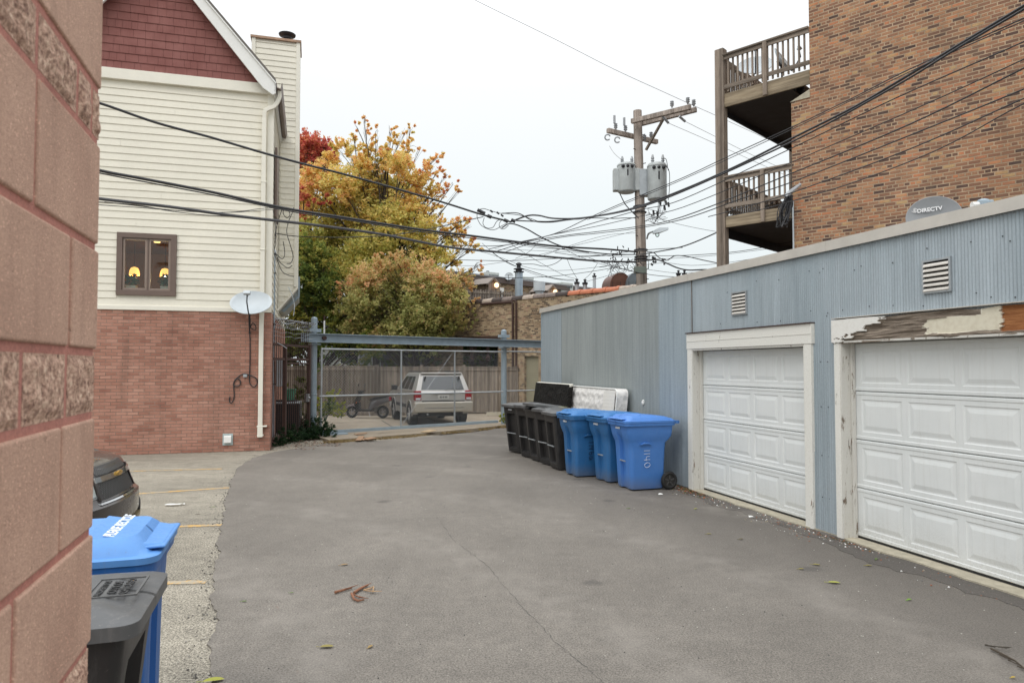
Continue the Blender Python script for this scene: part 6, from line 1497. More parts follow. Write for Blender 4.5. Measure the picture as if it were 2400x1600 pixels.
def black_bin(label, group=None, open_=0.0, note=False, relief=True, stripe=False):
    t = thing('refuse_bin', label, 'wheeled bin', (0, 0, 0), 0, group)
    mb = MB(); lv = [(.02, .215, -.25, .26, .04, .0), (.10, .222, -.262, .27, .04, .0), (.13, .224, -.265, .27, .04, .07), (.45, .245, -.30, .29, .04, .075), (.80, .268, -.335, .315, .04, .07), (.84, .270, -.34, .32, .04, .0), (.99, .285, -.355, .335, .04, .0)]
    rings = [rrect(xh, y0, y1, z, r, .155, nd) for z, xh, y0, y1, r, nd in lv]; mb.loft(rings, caps=False); mb.add(rings[0], [tuple(range(len(rings[0])))]); mb.build('bin_body', M['black_plastic2'], t, smooth=40)
    mb = MB(); rr_ = [rrect(xh, y0, y1, z, .05) for z, xh, y0, y1 in ((.965, .288, -.36, .34), (.965, .305, -.378, .352), (1.0, .308, -.382, .356), (1.0, .28, -.35, .33))]; mb.loft(rr_, caps=False); mb.build('rim', M['black_plastic2'], t, smooth=35)
    mb = MB(); mb.tube([(-.155, -.315, .42), (.155, -.315, .42)], .012, 8); mb.build('catch_bar', M['steel'], t)
    hinge = bpy.data.objects.new('lid', None); COL.objects.link(hinge); hinge.parent = t; hinge.location = (0, .35, 1.0); hinge.rotation_euler = (-open_, 0, 0)
    dz = 1.0; lid = MB(); L_ = [[(x, y - .35, z - dz) for x, y, z in rrect(xh, y0, y1, zz, r)] for zz, xh, y0, y1, r in ((.968, .312, -.392, .36, .06), (.966, .318, -.398, .365, .06), (1.012, .318, -.398, .365, .06), (1.022, .300, -.375, .35, .06), (1.050, .20, -.255, .22, .03))]
    lid.loft(L_, caps=False); lid.add(L_[-1], [tuple(range(len(L_[-1])))]); lo = lid.build('lid_shell', M['black_lid'], hinge, smooth=30)
    if relief:
        mb = MB(); z = .0505
        for a in ((-.115, .115, -.708, -.700), (-.115, .115, -.548, -.540), (-.115, -.107, -.700, -.548), (.107, .115, -.700, -.548)): mb.box(a[0], a[1], a[2], a[3], z - .002, z + .004)
        mb.build('relief_frame', M['black_lid'], hinge)
        dk = plain('relief_letter', (.028, .029, .03), .5)
        for s_, y in (('PROPERTY OF', -.578), ('CITY OF', -.618), ('CHICAGO', -.658)): text(s_, 'relief_lettering', .040 if s_ != 'PROPERTY OF' else .029, dk, hinge, (0, y, z + .001), (0, 0, 0), .002, bold=.001)
    if note:
        mb = MB(); mb.add([(-.12, -.27, .058), (.02, -.24, .060), (.06, -.14, .064), (-.05, -.10, .060), (-.14, -.15, .058)], [(0, 1, 2, 3, 4)]) if relief else mb.box(-.09, .06, -.42, -.32, .052, .054)
        mb.build('paper_note', plain('pale_yellow_paper', (.62, .63, .35), .7, 0, .1, 30), hinge, flip=False)
    mb = MB(); mb.tube([(-.24, .42, .98), (.24, .42, .98)], .016, 8)
    for s in (-1, 1): mb.box(s * .22 - .02, s * .22 + .02, .33, .43, .95, 1.0)
    mb.build('handle', M['black_plastic2'], t)
    for s in (-1, 1):
        mb = MB(); mb.torus((s * .255, .30, .125), (1, 0, 0), .095, .030, 24, 8); w = mb.build('wheel', M['rubber'], t, smooth=True)
        mb = MB(); mb.cyl((s * .235, .30, .125), (s * .265, .30, .125), .085, n=20); mb.build('hub', M['black_plastic2'], w)
    if stripe:
        mb = MB(); mb.box(-.08, .06, -.352, -.348, .905, .925); mb.build('serial_marks', WT, t)
    return t
gk = 'black refuse bins lined up by the metal garage'
spec = [((.80, 12.42), 'black wheeled bin squeezed against the deep blue bin', .0, False, .02), ((.655, 12.98), 'black wheeled bin with a pale yellow note on its lid', .03, True, .20), ((.48, 13.50), 'black wheeled bin whose lid stands ajar above the others', .14, False, .10), ((.31, 14.05), 'black wheeled bin second from the gate end of the row', .05, False, .24), ((.06, 14.85), 'black wheeled bin at the gate end of the row with white stamp', .0, False, .30)]
for i, (p, lb, op, nt2, rt) in enumerate(spec):
    b = black_bin(lb, gk, op, nt2, relief=(i in (1, 2)), stripe=(i == 4)); put(b, p, rt)
# near bins at the left, seen from behind the block wall; their fronts face the alley
b = black_bin('black wheeled bin close by with raised lettering and a torn note on its lid', None, 0, False, True); b.location = (-1.69, 2.50, .0); b.rotation_euler = (0, 0, RB + pi + .02)
pn = bpy.data.objects['paper_note'] if 'paper_note' in bpy.data.objects else None
h_ = [c for c in b.children if c.name.startswith('lid')][0]
mb = MB(); mb.add([(.12, -.36, .054), (-.04, -.36, .054), (-.05, -.42, .055), (-.01, -.45, .054), (.00, -.43, .058), (.04, -.475, .054), (.07, -.46, .057), (.12, -.50, .055)], [(0, 1, 2, 3, 4, 5, 6, 7)]); mb.build('torn_note', plain('torn_paper', (.66, .68, .40), .7, 0, .12, 30), h_, flip=False)
b = blue_bin('blue wheeled recycling bin close by at the left behind the black one', (bm('near_blue_plastic', (.014, .115, .38)), bm('near_blue_lid', (.10, .29, .66)), plain('lid_print_white', (.75, .8, .85), .6)), None, None, None, lidtext=True, tp=.25); b.location = (-2.03, 3.24, .0); b.rotation_euler = (0, 0, RB + pi + .03)

# ------------------------------------------------------------------ mattresses against the garage wall
def quilt():
    n = NT('quilted_cover'); o = n.tc.outputs['UV']; v = n.n('TexVoronoi'); v.inputs['Scale'].default_value = 9; n.l(o, v.inputs['Vector'])
    col = n.mix(n.ramp(n.noise(o, 9, 3), ((.45, 0), (.6, .6))), (.74, .72, .69), (.60, .585, .57))
    return n.fin(col, .8, 0, n.bump(v.outputs['Distance'], .6, .03), .2)
x0, x1_ = Gx(1339, 930, -.3), Gx(1474, 935, -.08)
zt = Gz(1472, 914, -.3); print('mattress', x0, x1_, zt)
t = thing('mattress', 'white quilted mattress leaning on the metal garage behind the blue bins', 'mattress', GAR.w(0, 0), GAR.a)
mb = MB(); W_ = x1_ - x0; r = .12; nx, nz = 48, 36; tilt = .13; th_ = .25
def face(sy):
    vs = []
    for i in range(nx + 1):
        for j in range(nz + 1):
            u, w = i / nx, j / nz; X = x0 - 0.6 + (W_ + .6) * u; Z = .02 + (zt - .02) * w
            # rounded corners
            dx_ = max(0, X - (x1_ - r)); dz_ = max(0, Z - (zt - r)); d = sqrt(dx_ ** 2 + dz_ ** 2)
            if d > r: X -= (d - r) * dx_ / d; Z -= (d - r) * dz_ / d
            e = min(1, min(1 - u, u) * 16, (1 - w) * 12); p = (abs(sin(X * 13 + (int(Z * 9) % 2) * 1.5)) * abs(sin(Z * 15))) * .022 * e
            vs.append((X, sy + (-1 if sy < -.2 else 1) * (p - .02 * (1 - e)) - .17 * (1 - Z / zt) * 1.0, Z))
    return vs
ya, yb = -.30, -.06
A_v, B_v = face(ya), face(yb); n0 = len(A_v); fs = []
for i in range(nx):
    for j in range(nz): c = i * (nz + 1) + j; fs += [(c, c + nz + 1, c + nz + 2, c + 1), (n0 + c, n0 + c + 1, n0 + c + nz + 2, n0 + c + nz + 1)]
loop = [i * (nz + 1) for i in range(nx + 1)] + [nx * (nz + 1) + j for j in range(1, nz + 1)] + [i * (nz + 1) + nz for i in range(nx - 1, -1, -1)] + [j for j in range(nz - 1, 0, -1)]
for a, b2 in zip(loop, loop[1:] + loop[:1]): fs.append((a, n0 + a, n0 + b2, b2))
mb.add(A_v + B_v, fs); mb.build('cover', quilt(), t, smooth=60)
def quilt2():
    n = NT('diamond_stitched_border'); o = n.co('UV', (1, 1, 1), (0, 0, radians(45))); c = n.n('TexChecker'); c.inputs['Scale'].default_value = 22; n.l(o, c.inputs['Vector'])
    return n.fin(n.mix(n.ramp(c.outputs['Fac'], ((0, 0), (1, .25))), (.72, .70, .65), (.58, .56, .52)), .8, 0, n.bump(c.outputs['Fac'], .4, .01), .2)
mb = MB(); pts = [(A_v[l][0], A_v[l][1] - .012, A_v[l][2]) for l in loop[nx // 2:nx + nz + nx]]; mb.tube(pts, .012, 5); mb.build('piping', M['white_paint'], t, smooth=True)
mb = MB(); vs = []
for j in range(0, nz + 1):
    w = j / nz; Z = .02 + (zt - .05) * w; s_ = 0 if Z < zt - r else .06 * ((Z - zt + r) / r) ** 2
    y = ya - .17 * (1 - Z / zt) - .030; vs += [(x1_ - .50, y, Z), (x1_ - .03 - s_, y + .012, Z)]
mb.add(vs, [(2 * j, 2 * j + 1, 2 * j + 3, 2 * j + 2) for j in range(nz)]); mb.build('stitched_border', quilt2(), t, flip=False)
xb0, xb1 = Gx(1256, 920, -.45), Gx(1338, 925, -.42); zb = Gz(1262, 893, -.45); print('boxspring', xb0, xb1, zb)
t = thing('box_spring', 'box spring with black fabric underside leaning by the garage corner', 'box spring', GAR.w(0, 0), GAR.a)
def fabric():
    n = NT('black_dust_cover'); o = n.co(); g = n.noise(n.co('Object', (2, 1, 2)), 2.2, 4, .6, 1.2); f = n.noise(o, 120, 2)
    return n.fin(n.mix(n.ramp(f, ((.4, 0), (.8, .3))), (.012, .011, .010), (.03, .028, .026)), .85, 0, n.bump(g, 1.0, .12), .2)
mb = MB(); k = 20; vs = []; fs = []
for i in range(k + 1):
    for j in range(k + 1):
        u, w = i / k, j / k; vs.append((xb0 + (xb1 - xb0) * u, -.45 - .20 * (1 - w) + .02 * noise.noise(Vector((u * 3, w * 3, 0))), .03 + (zb - .06) * w))
for i in range(k):
    for j in range(k): c = i * (k + 1) + j; fs.append((c, c + k + 1, c + k + 2, c + 1))
mb.add(vs, fs); mb.build('fabric_underside', fabric(), t, flip=False, smooth=True)
mb = MB(); mb.prism([(-.635, .02), (-.458, zb - .09), (-.37, zb - .07), (-.55, .02)], xb0 - .004, xb1 + .004, 'x'); mb.build('black_sides', fabric(), t)
mb = MB(); mb.prism([(-.455, zb - .088), (-.44, zb - .03), (-.36, zb - .01), (-.372, zb - .068)], xb0 - .01, xb1 + .01, 'x'); mb.build('cream_top', plain('box_spring_cream', (.62, .60, .53), .85, 0, .08), t, bevel=.02)
# ------------------------------------------------------------------ utility pole
M['pole_wood'] = wood('pole_wood', (.20, .168, .145), (.46, .395, .345), 'z', .5)
PY = 20.0
pb = AT(1509, 858, PY); ptop = AT(1494, 260, PY)
def pp(px, py, y=PY): return AT(px, py, y)
t = pole = thing('utility_pole', 'leaning weathered wooden utility pole with two crossarms behind the metal garage', 'utility pole', (pb.x, PY, 0))
O = Vector((pb.x, PY, 0)); lean = (ptop.x - pb.x) / (ptop.z - pb.z); foot = Vector((pb.x - lean * pb.z, PY, 0)) - O; tp = ptop - O
mb = MB(); N = 14; mb.tube([foot.lerp(tp, i / N) for i in range(N + 1)], [.185 - .065 * i / N for i in range(N + 1)], 20); mb.build('pole_shaft', M['pole_wood'], t, smooth=50)
def L2(px, py, y=PY): return AT(px, py, y) - O
def arm(a, b, nm='crossarm', w=.11, h=.13, m=None): mb = MB(); mb.bar(a, b, w, h); return mb.build(nm, m or M['pole_wood'], t, bevel=.008)
arm(L2(1480, 285, PY - .20), L2(1619, 251, PY - 1.2)); arm(L2(1500, 291, PY + .18), L2(1632, 257, PY - .85))
arm(L2(1424, 306, PY - .15), L2(1540, 333, PY + .9))
mb = MB(); mb.bar(L2(1556, 277, PY - .55), L2(1514, 352, PY - .12), .07, .05); mb.build('brace', M['fence_wood'], t)
def insul(p, s=1.0, nm='insulator'):
    mb = MB(); mb.lathe([(.02, -.02), (.03, .02), (.06, .05), (.035, .07), (.06, .10), (.035, .12), (.055, .15), (.02, .18)], 12, p); o = mb.build(nm, M['porcelain'], t, smooth=40); return o
for px, py, y in ((1575, 251, 19.1), (1612, 243, 18.9), (1626, 248, 19.0)): insul(L2(px, py, y))
for px, py in ((1440, 297), (1463, 302)):
    insul(L2(px + 3, py + 6, 20)); mb = MB(); p = L2(px, py - 8, 19.9); mb.cyl(p, p + Vector((0, 0, .22)), .035, n=10); mb.build('fuse_cutout', M['porcelain'], t)
for px, py in ((1424, 322), (1447, 328)):
    mb = MB(); p = L2(px, py, 19.8); mb.torus(p, (0, 1, .2), .075, .020, 20, 6, .3, 5.6); mb.build('hanging_fuse', M['porcelain'], t)
for px, py in ((1511, 322), (1526, 315)): insul(L2(px, py + 8, 20.4))
for a, b in (((1552, 272), (1567, 289)), ((1592, 273), (1606, 285))):
    mb = MB(); mb.tube([L2(*a, 19.3), L2(*b, 19.4)], .035, 8); mb.build('strain_insulator', M['porcelain'], t)
# clamps, steps and hardware
mb = MB()
for py, r in ((610, .18), (604, .18), (486, .175), (500, .175), (588, .185)):
    c = tp.lerp(foot, (py - 260) / (858 - 260) * (ptop.z - pb.z) / ptop.z); mb.torus(c, (0, 0, 1), r, .02, 20, 5)
for i in range(14):
    c = tp.lerp(foot, .08 + i * .045); s = -1 if i % 2 else 1; mb.cyl(c + Vector((s * .1, -.1, 0)), c + Vector((s * .17, -.16, 0)), .012, n=6)
mb.build('bands', M['dark_metal'], t)
# street lamp on a short bracket
mb = MB(); mb.tube(spline([L2(1516, 560, 19.9), L2(1520, 548, 19.8), L2(1530, 543, 19.6)], 5), .025, 8); la = mb.build('lamp_arm', M['steel'], t)
mb = MB(); a, b = L2(1530, 545, 19.6), L2(1566, 536, 19.2); mb.loft([[c + Vector((0, -w, h1)), c + Vector((0, w, h1)), c + Vector((0, w * .7, h2)), c + Vector((0, -w * .7, h2))] for c, w, h1, h2 in ((a, .04, -.04, .04), (a.lerp(b, .4), .12, -.06, .08), (b, .05, -.03, .03))]); mb.build('lamp_head', M['dish_grey'], la, smooth=40)
mb = MB(); mb.ell(a.lerp(b, .3) + Vector((0, 0, -.09)), .06, .06, .07); mb.build('lamp_globe', M['glass'], la, smooth=True)
# low floodlight
mb = MB(); c = L2(1500, 633, 19.6); mb.box(c.x - .16, c.x + .16, c.y - .1, c.y + .1, c.z - .09, c.z + .09); mb.tube([c + Vector((.1, 0, 0)), c + Vector((.25, .1, .05)), c + Vector((.3, .2, .5))], .02, 6); mb.build('floodlight', plain('green_grey_lamp', (.16, .19, .16), .6), t, bevel=.02)
# cable tangle on the pole
mb = MB(); rs = random.Random(14)
for i in range(12):
    a = L2(rs.uniform(1512, 1530), rs.uniform(488, 525), 19.75); b = L2(rs.uniform(1535, 1572), rs.uniform(492, 522), 19.5); c = a.lerp(b, .5) + Vector((0, 0, rs.uniform(-.15, .08))); mb.tube(spline([a, c, b], 5), .006, 4)
for i in range(6):
    a = L2(rs.uniform(1535, 1568), rs.uniform(455, 475), 19.5); b = L2(rs.uniform(1525, 1555), rs.uniform(500, 520), 19.6); c = a.lerp(b, .6) + Vector((rs.uniform(-.1, .15), 0, -.1)); mb.tube(spline([a, c, b], 5), .006, 4)
for px, py in ((1560, 470), (1566, 474), (1557, 482), (1531, 493), (1540, 496), (1546, 470)): p = L2(px, py, 19.5); mb.tube([p, p + Vector((.02, 0, -.13))], .03, 6)
mb.build('jumper_cables', M['cable'], t)
mb = MB()
for i in range(30):
    a = L2(rs.uniform(1420, 1500), rs.uniform(600, 622), 19.7); b = a + Vector((rs.uniform(-.25, .3), rs.uniform(-.1, .1), rs.uniform(-.4, -.05))); mb.tube(spline([a, a.lerp(b, .5) + Vector((rs.uniform(-.15, .15), 0, -.05)), b], 4), .006, 4)
for i in range(26): c = L2(rs.uniform(1430, 1502), rs.uniform(580, 618), 19.75); mb.tube([c, c + Vector((rs.uniform(-.05, .05), 0, rs.uniform(.03, .10)))], .014, 4)
for i in range(10): c = L2(rs.uniform(1515, 1560), rs.uniform(600, 622), 19.75); mb.tube([c, c + Vector((rs.uniform(-.09, .09), 0, rs.uniform(-.05, .05)))], .03, 5)
o_ = mb.build('splice_clutter', M['cable'], t); o_['kind'] = 'stuff'
# transformers
M['tank'] = plain('tank_grey', (.44, .47, .47), .5, .1, .12, 4, 30, .05)
def transformer(px0, px1, py0, py1, y, lb, fins):
    a = AT(px0, py1, y); b = AT(px1, py0, y); r = (b.x - a.x) / 2; h = b.z - a.z; T = thing('transformer', lb, 'transformer', ((a.x + b.x) / 2, y, a.z), 0, 'transformers on the utility pole')
    mb = MB(); mb.lathe([(r * .8, 0), (r * .97, .03), (r, .06), (r, h * .88), (r * 1.04, h * .885), (r * 1.04, h * .91), (r * .9, h * .97), (r * .3, h), (.001, h)], 28); mb.build('tank', M['tank'], T, smooth=32)
    if fins:
        for k, x in enumerate((-r * 1.02, r * 1.0)):
            mb = MB(); mb.box(x - .06 + (0 if k else -.05), x + .06 + (.05 if k else 0), -.10, .16, h * .06, h * .80); mb.build('cooling_fin', M['tank'], T, bevel=.02)
    for x in (-r * .45, r * .62):
        mb = MB(); mb.lathe([(.03, h * .95), (.06, h * 1.0), (.03, h * 1.03), (.055, h * 1.06), (.03, h * 1.09), (.05, h * 1.12), (.02, h * 1.22)], 10, (x, 0, 0)); mb.build('bushing', M['porcelain'], T, smooth=40)
    mb = MB()
    for k in range(3): mb.ell((-r * .5 + k * r * .5, -r * .92, h * .82), .05, .06, .05)
    mb.box(-.02, .02, -r * 1.02, -r * .98, h * .5, h * .72); mb.build('terminal', M['dark_metal'], T)
    return T
transformer(1447, 1489, 382, 452, 19.9, 'grey transformer drum with cooling fins hanging left of the pole', True)
transformer(1518, 1562, 382, 470, 19.7, 'taller grey transformer drum hanging right of the pole', False)
mb = MB(); a = L2(1500, 400, 20); mb.box(a.x - .05, a.x + .28, a.y - .2, a.y + .1, a.z - .75, a.z + .0); mb.build('mounting_bracket', M['steel'], pole, bevel=.01)

# ------------------------------------------------------------------ wires: each one a tube strung between real anchor points
def wire(lb, pts, r=.010, m=None, name='overhead_wire', group=None, k=6, cat='cable'):
    """pts: (px, py, distance or None); distance of the unmarked points follows a straight run"""
    idx = [i for i, p in enumerate(pts) if len(p) > 2]; P = []
    for i, p in enumerate(pts):
        lo = max([j for j in idx if j <= i], default=idx[0]); hi = min([j for j in idx if j >= i], default=idx[-1])
        if lo == hi: Y = pts[lo][2]
        else:
            f = (p[0] - pts[lo][0]) / (pts[hi][0] - pts[lo][0]) if pts[hi][0] != pts[lo][0] else 0; Y = 1 / ((1 - f) / pts[lo][2] + f / pts[hi][2])
        P.append(AT(p[0], p[1], Y))
    mb = MB(); mb.tube(spline(P, k), r, 6, True); o = mb.build(name, m or M['cable'], None, uv=False, smooth=True); return tag(o, lb, cat, group)
E = 8.5
wire('thick black cable from the upper left past the gable window wall down to the splice', [(150, 218, 10.8), (243, 245), (367, 288), (490, 321), (612, 357), (714, 385), (816, 411), (980, 457), (1060, 481), (1130, 503), (1197, 520, 17.2)], .022)
wire('heavy bundled cable climbing from the splice over the brick wall to the top right', [(1197, 520, 17.2), (1235, 506), (1262, 505), (1300, 512), (1372, 510), (1480, 489), (1600, 445, 15), (1725, 390), (1861, 322, 12.6), (2000, 252), (2090, 200), (2180, 146), (2253, 102), (2400, 14, E), (2600, -110, 7)], .020)
wire('second strand wrapped under the heavy climbing bundle', [(1210, 517, 17.1), (1260, 519), (1290, 519), (1340, 514), (1372, 511), (1480, 491), (1600, 449, 14.9), (1861, 330, 12.5), (2090, 207), (2253, 108), (2400, 22, 8.4), (2600, -98, 7)], .016)
wire('looser strand sagging from the splice towards the pole', [(1176, 500, 17.0), (1215, 500), (1250, 518), (1290, 521), (1330, 516), (1380, 511), (1440, 512), (1463, 511), (1495, 511, 20)], .012)
wire('upper thin strand bridging over the cable splice', [(1118, 494, 16.6), (1132, 489), (1150, 494), (1172, 500), (1190, 501), (1224, 506), (1262, 519, 17.2)], .008)
wire('long black cable crossing the clapboards below the top one, ending at the pole', [(120, 372, 10.9), (245, 402), (330, 418), (500, 451), (600, 474), (690, 492), (800, 509), (900, 525), (1000, 540), (1100, 552), (1214, 567), (1316, 578), (1422, 584), (1500, 591, 20)], .026)
wire('thinner companion riding the middle long cable over the clapboards', [(120, 378, 10.9), (245, 408), (500, 457), (690, 497), (800, 513), (1000, 545), (1214, 571), (1380, 592, 20)], .012)
wire('lowest long grey black cable crossing above the brown window to the pole', [(120, 450, 10.9), (243, 467), (400, 485), (520, 502), (612, 513), (760, 530), (900, 550), (1050, 579), (1150, 589), (1322, 605), (1411, 612), (1494, 614, 20)], .028, M['cable_grey'])
wire('fine strand hanging below the lowest long cable at the left', [(120, 466, 11), (243, 474), (330, 482), (400, 495), (480, 504), (560, 508, 13)], .007)
wire('fine strand curving under the lowest long cable then up to the middle one', [(120, 472, 11), (243, 481), (330, 487), (430, 495), (500, 498), (560, 496), (612, 489), (660, 487, 14)], .007)
wire('third fine strand sagging across the clapboards', [(245, 473, 11.3), (380, 490), (455, 496), (540, 498), (600, 494), (675, 489, 14)], .006)
wire('grey service cable from the chimney wall rising in front of the maple to the splice', [(636, 545, 17), (686, 553), (760, 556), (818, 556), (908, 552), (960, 545), (1015, 535), (1075, 521), (1133, 508, 17)], .011)
wire('cable swooping down from the splice through the tangle, then up right across the decks', [(1176, 534, 17), (1197, 524), (1231, 535), (1265, 554), (1305, 573), (1348, 585), (1422, 595), (1496, 596, 19.6), (1540, 590), (1605, 576), (1682, 544), (1749, 511), (1790, 487), (1869, 440, 15.3)], .016)
loop = [(1118, 498), (1119, 512), (1128, 528), (1145, 537), (1160, 538), (1175, 530), (1188, 523)]
wire('loose cable loop hanging from the splice, largest one', [(a, b, 16.9) for a, b in loop], .008)
wire('loose cable loop hanging from the splice, inner one', [(a, b, 16.9) for a, b in ((1135, 510), (1132, 524), (1140, 534), (1155, 533), (1165, 518), (1178, 514))], .008)
wire('small loop hanging near the right end of the splice', [(a, b, 17.0) for a, b in ((1176, 515), (1170, 525), (1173, 535), (1182, 536), (1192, 528))], .008)
t = thing('cable_splice', 'black clamps joining the cables above the tree edge', 'cable clamp', (0, 0, 0)); 
for px, py, q_, r_ in ((1132, 498, .05, .042), (1147, 507, .05, .042), (1186, 517, .05, .042), (1203, 517, .05, .042), (1124, 494, .05, .042), (1152, 495, .03, .022), (1167, 499, .03, .022), (1177, 505, .03, .022)):
    mb = MB(); p = AT(px, py, 16.9); mb.tube([p + Vector((-q_, 0, .02)), p + Vector((q_, 0, -.025))], r_, 8); mb.build('clamp', M['cable'], t)
SW = [('highest of the thin wires fanning up right over the brick wall', [(1145, 584, 17), (1214, 568), (1299, 548), (1377, 512), (1454, 478), (1600, 417, 15.4), (1700, 370), (1861, 296, 12.9), (2000, 229), (2131, 163), (2400, 43, E), (2600, -55, 7)], .009),
 ('companion just under the highest thin wire', [(1377, 515, 18), (1454, 482), (1600, 421, 15.3), (1861, 301, 12.8), (2131, 169), (2400, 49, 8.4), (2600, -48, 7)], .007),
 ('thin wire crossing the brick wall below the heavy bundle', [(1060, 575, 17), (1180, 575), (1299, 549), (1400, 520), (1500, 492), (1600, 467, 15.2), (1861, 345, 12.6), (2102, 229), (2400, 98, E), (2600, 0, 7)], .009),
 ('thin wire second below the heavy bundle', [(1300, 549, 18), (1400, 530), (1500, 507), (1600, 486, 15.1), (1861, 378, 12.5), (2130, 262), (2400, 139, E), (2600, 40, 7)], .008),
 ('thin pale edged wire third below the heavy bundle', [(1160, 590, 17.4), (1240, 566), (1330, 551), (1400, 543), (1494, 531, 19.6), (1600, 508, 15.0), (1861, 404, 12.4), (2131, 292), (2400, 160, E), (2600, 60, 7)], .011),
 ('thin wire passing just over the lower deck rail and on across the brick', [(1180, 592, 17.4), (1250, 569), (1330, 554), (1400, 547), (1494, 535, 19.6), (1600, 514, 15.0), (1740, 465), (1861, 425, 12.3), (2131, 318), (2400, 209, E), (2600, 120, 7)], .010),
 ('thin wire slanting over the lower deck to the far right', [(1660, 508, 15), (1740, 487), (1861, 450, 12.3), (2131, 350), (2400, 231, E), (2600, 150, 7)], .009),
 ('lowest thin wire over the brick wall above the roof dish', [(1700, 508, 15), (1780, 492), (1861, 470, 12.3), (2000, 428), (2200, 350), (2400, 243, E), (2600, 160, 7)], .008)]
for lb, p, r in SW: wire(lb, p, r)
wire('faint bare wire running down from the top of the picture to the crossarm tip', [(1000, -60, 16), (1112, 0), (1300, 92), (1440, 163), (1560, 218), (1626, 248, 19), (1700, 281), (1861, 355, 24)], .006, M['wire_alu'])
wire('faint bare wire from the lower crossarm insulator down right behind the deck post', [(1567, 289, 19.4), (1650, 325), (1745, 368), (1861, 420, 26)], .006, M['wire_alu'])
wire('faint bare wire from the outer crossarm insulator down right', [(1606, 285, 19.4), (1680, 322), (1760, 362), (1870, 412, 26)], .006, M['wire_alu'])
wire('thin lead hanging from the left crossarm to the finned transformer', [(1428, 342, 19.8), (1440, 360), (1458, 376, 19.8)], .005, M['wire_alu'])
wire('looped lead rising over the taller transformer', [(1566, 400, 19.5), (1562, 376), (1557, 372), (1555, 385), (1568, 400), (1569, 440), (1566, 470, 19.5)], .009)
wire('diagonal lead from the finned transformer down to the pole', [(1452, 452, 19.7), (1465, 478), (1480, 495), (1497, 512, 19.7)], .014)
wire('black cable leaving the pole clamp and dropping behind the garage roof', [(1500, 612, 19.7), (1540, 609), (1565, 618), (1589, 628), (1615, 633), (1660, 632), (1700, 640, 17)], .020)
wire('cable hump leaving the pole to the deck post', [(1516, 590, 19.8), (1532, 592), (1545, 604), (1562, 610), (1572, 605), (1584, 599), (1610, 601), (1650, 610), (1700, 620, 17)], .013)
TN = [[(1060, 608), (1120, 610), (1200, 611), (1300, 606), (1400, 600), (1498, 596)], [(1062, 622), (1120, 622), (1190, 612), (1260, 598), (1330, 580), (1494, 540)], [(1130, 570), (1165, 600), (1210, 624), (1260, 645), (1330, 658), (1352, 659)], [(1150, 588), (1190, 616), (1240, 634), (1300, 652), (1345, 656)],
      [(1200, 574), (1260, 612), (1320, 644), (1352, 654)], [(1060, 580), (1120, 588), (1180, 606), (1240, 628), (1310, 634), (1400, 626), (1500, 612)], [(1215, 619), (1250, 619), (1275, 624), (1300, 618), (1318, 606)], [(1328, 604), (1338, 628), (1352, 652)], [(1400, 618), (1385, 640), (1370, 654)],
      [(1100, 648), (1200, 651), (1300, 647), (1400, 634), (1460, 622)], [(1372, 660), (1410, 650), (1450, 638), (1498, 620)], [(1316, 580), (1360, 602), (1420, 622), (1498, 640)], [(1380, 604), (1440, 624), (1520, 643), (1600, 650), (1640, 648)], [(1270, 600), (1360, 568), (1430, 550), (1494, 546)],
      [(1208, 606), (1240, 590), (1262, 566), (1272, 556)], [(1425, 650), (1432, 630), (1436, 612)], [(1516, 620), (1560, 616), (1620, 622), (1700, 616), (1790, 602)], [(1516, 608), (1600, 604), (1700, 596), (1860, 575)], [(1516, 600), (1620, 598), (1740, 588), (1860, 566)], [(1520, 632), (1600, 640), (1700, 628), (1800, 606)],
      [(1160, 584), (1250, 587), (1350, 592), (1440, 601), (1498, 603)], [(1300, 592), (1380, 600), (1500, 587), (1600, 580)], [(1517, 500), (1570, 520), (1640, 536), (1700, 546)], [(1190, 566), (1240, 578), (1300, 584), (1330, 582)]]
TL = ['near level thin wire crossing left of the tangle just above the roof units', 'thin wire rising from the tree edge to the pole below the street lamp', 'thin wire dropping from the tree edge to the left one of the paired flues', 'thin wire sagging just over the tall flue to the paired flues', 'thin wire slanting straight down to the left paired flue', 'thin wire dipping over the tall flue then rising to the pole clamp', 'short thin wire sagging from the tall flue up to the lowest long cable', 'short steep wire from the lowest long cable down to the left paired flue', 'short steep wire from the tangle down to the right paired flue', 'thin wire low over the far roofs rising to the cowls', 'thin wire from the right paired flue up to the pole floodlight', 'thin wire sloping down from the splice cable to the floodlight', 'thin wire running under the pole clamp and on past the cowls to the garage roof', 'thin wire arching between the long cables up to the street lamp height', 'short wire rising over the tall flue to the swooping cable', 'short vertical drop in front of the brown cowl', 'thin wire leaving the pole clamp right and rising to the lower deck', 'upper thin wire right of the pole to the brick corner', 'thin wire right of the pole just below the cable hump', 'lowest thin wire right of the pole grazing the garage roof edge', 'thin wire level between the two long cables left of the pole', 'thin wire crossing behind the pole and rising right to the deck post', 'faint wire slanting down right from the pole behind the deck post', 'short thin wire under the swooping cable left of the pole']
rs = random.Random(5)
for i, p in enumerate(TN):
    q = [(a, b) for a, b in p]; q[0] = (*q[0], 18.5 + rs.uniform(-.6, .6)); q[-1] = (*q[-1], (19.6 if p[-1][0] < 1510 else 17.5) + rs.uniform(-.3, .3)); wire(TL[i], q, .0055 + .003 * (i % 3 == 0), group='thin wires in the tangle around the pole', k=4)

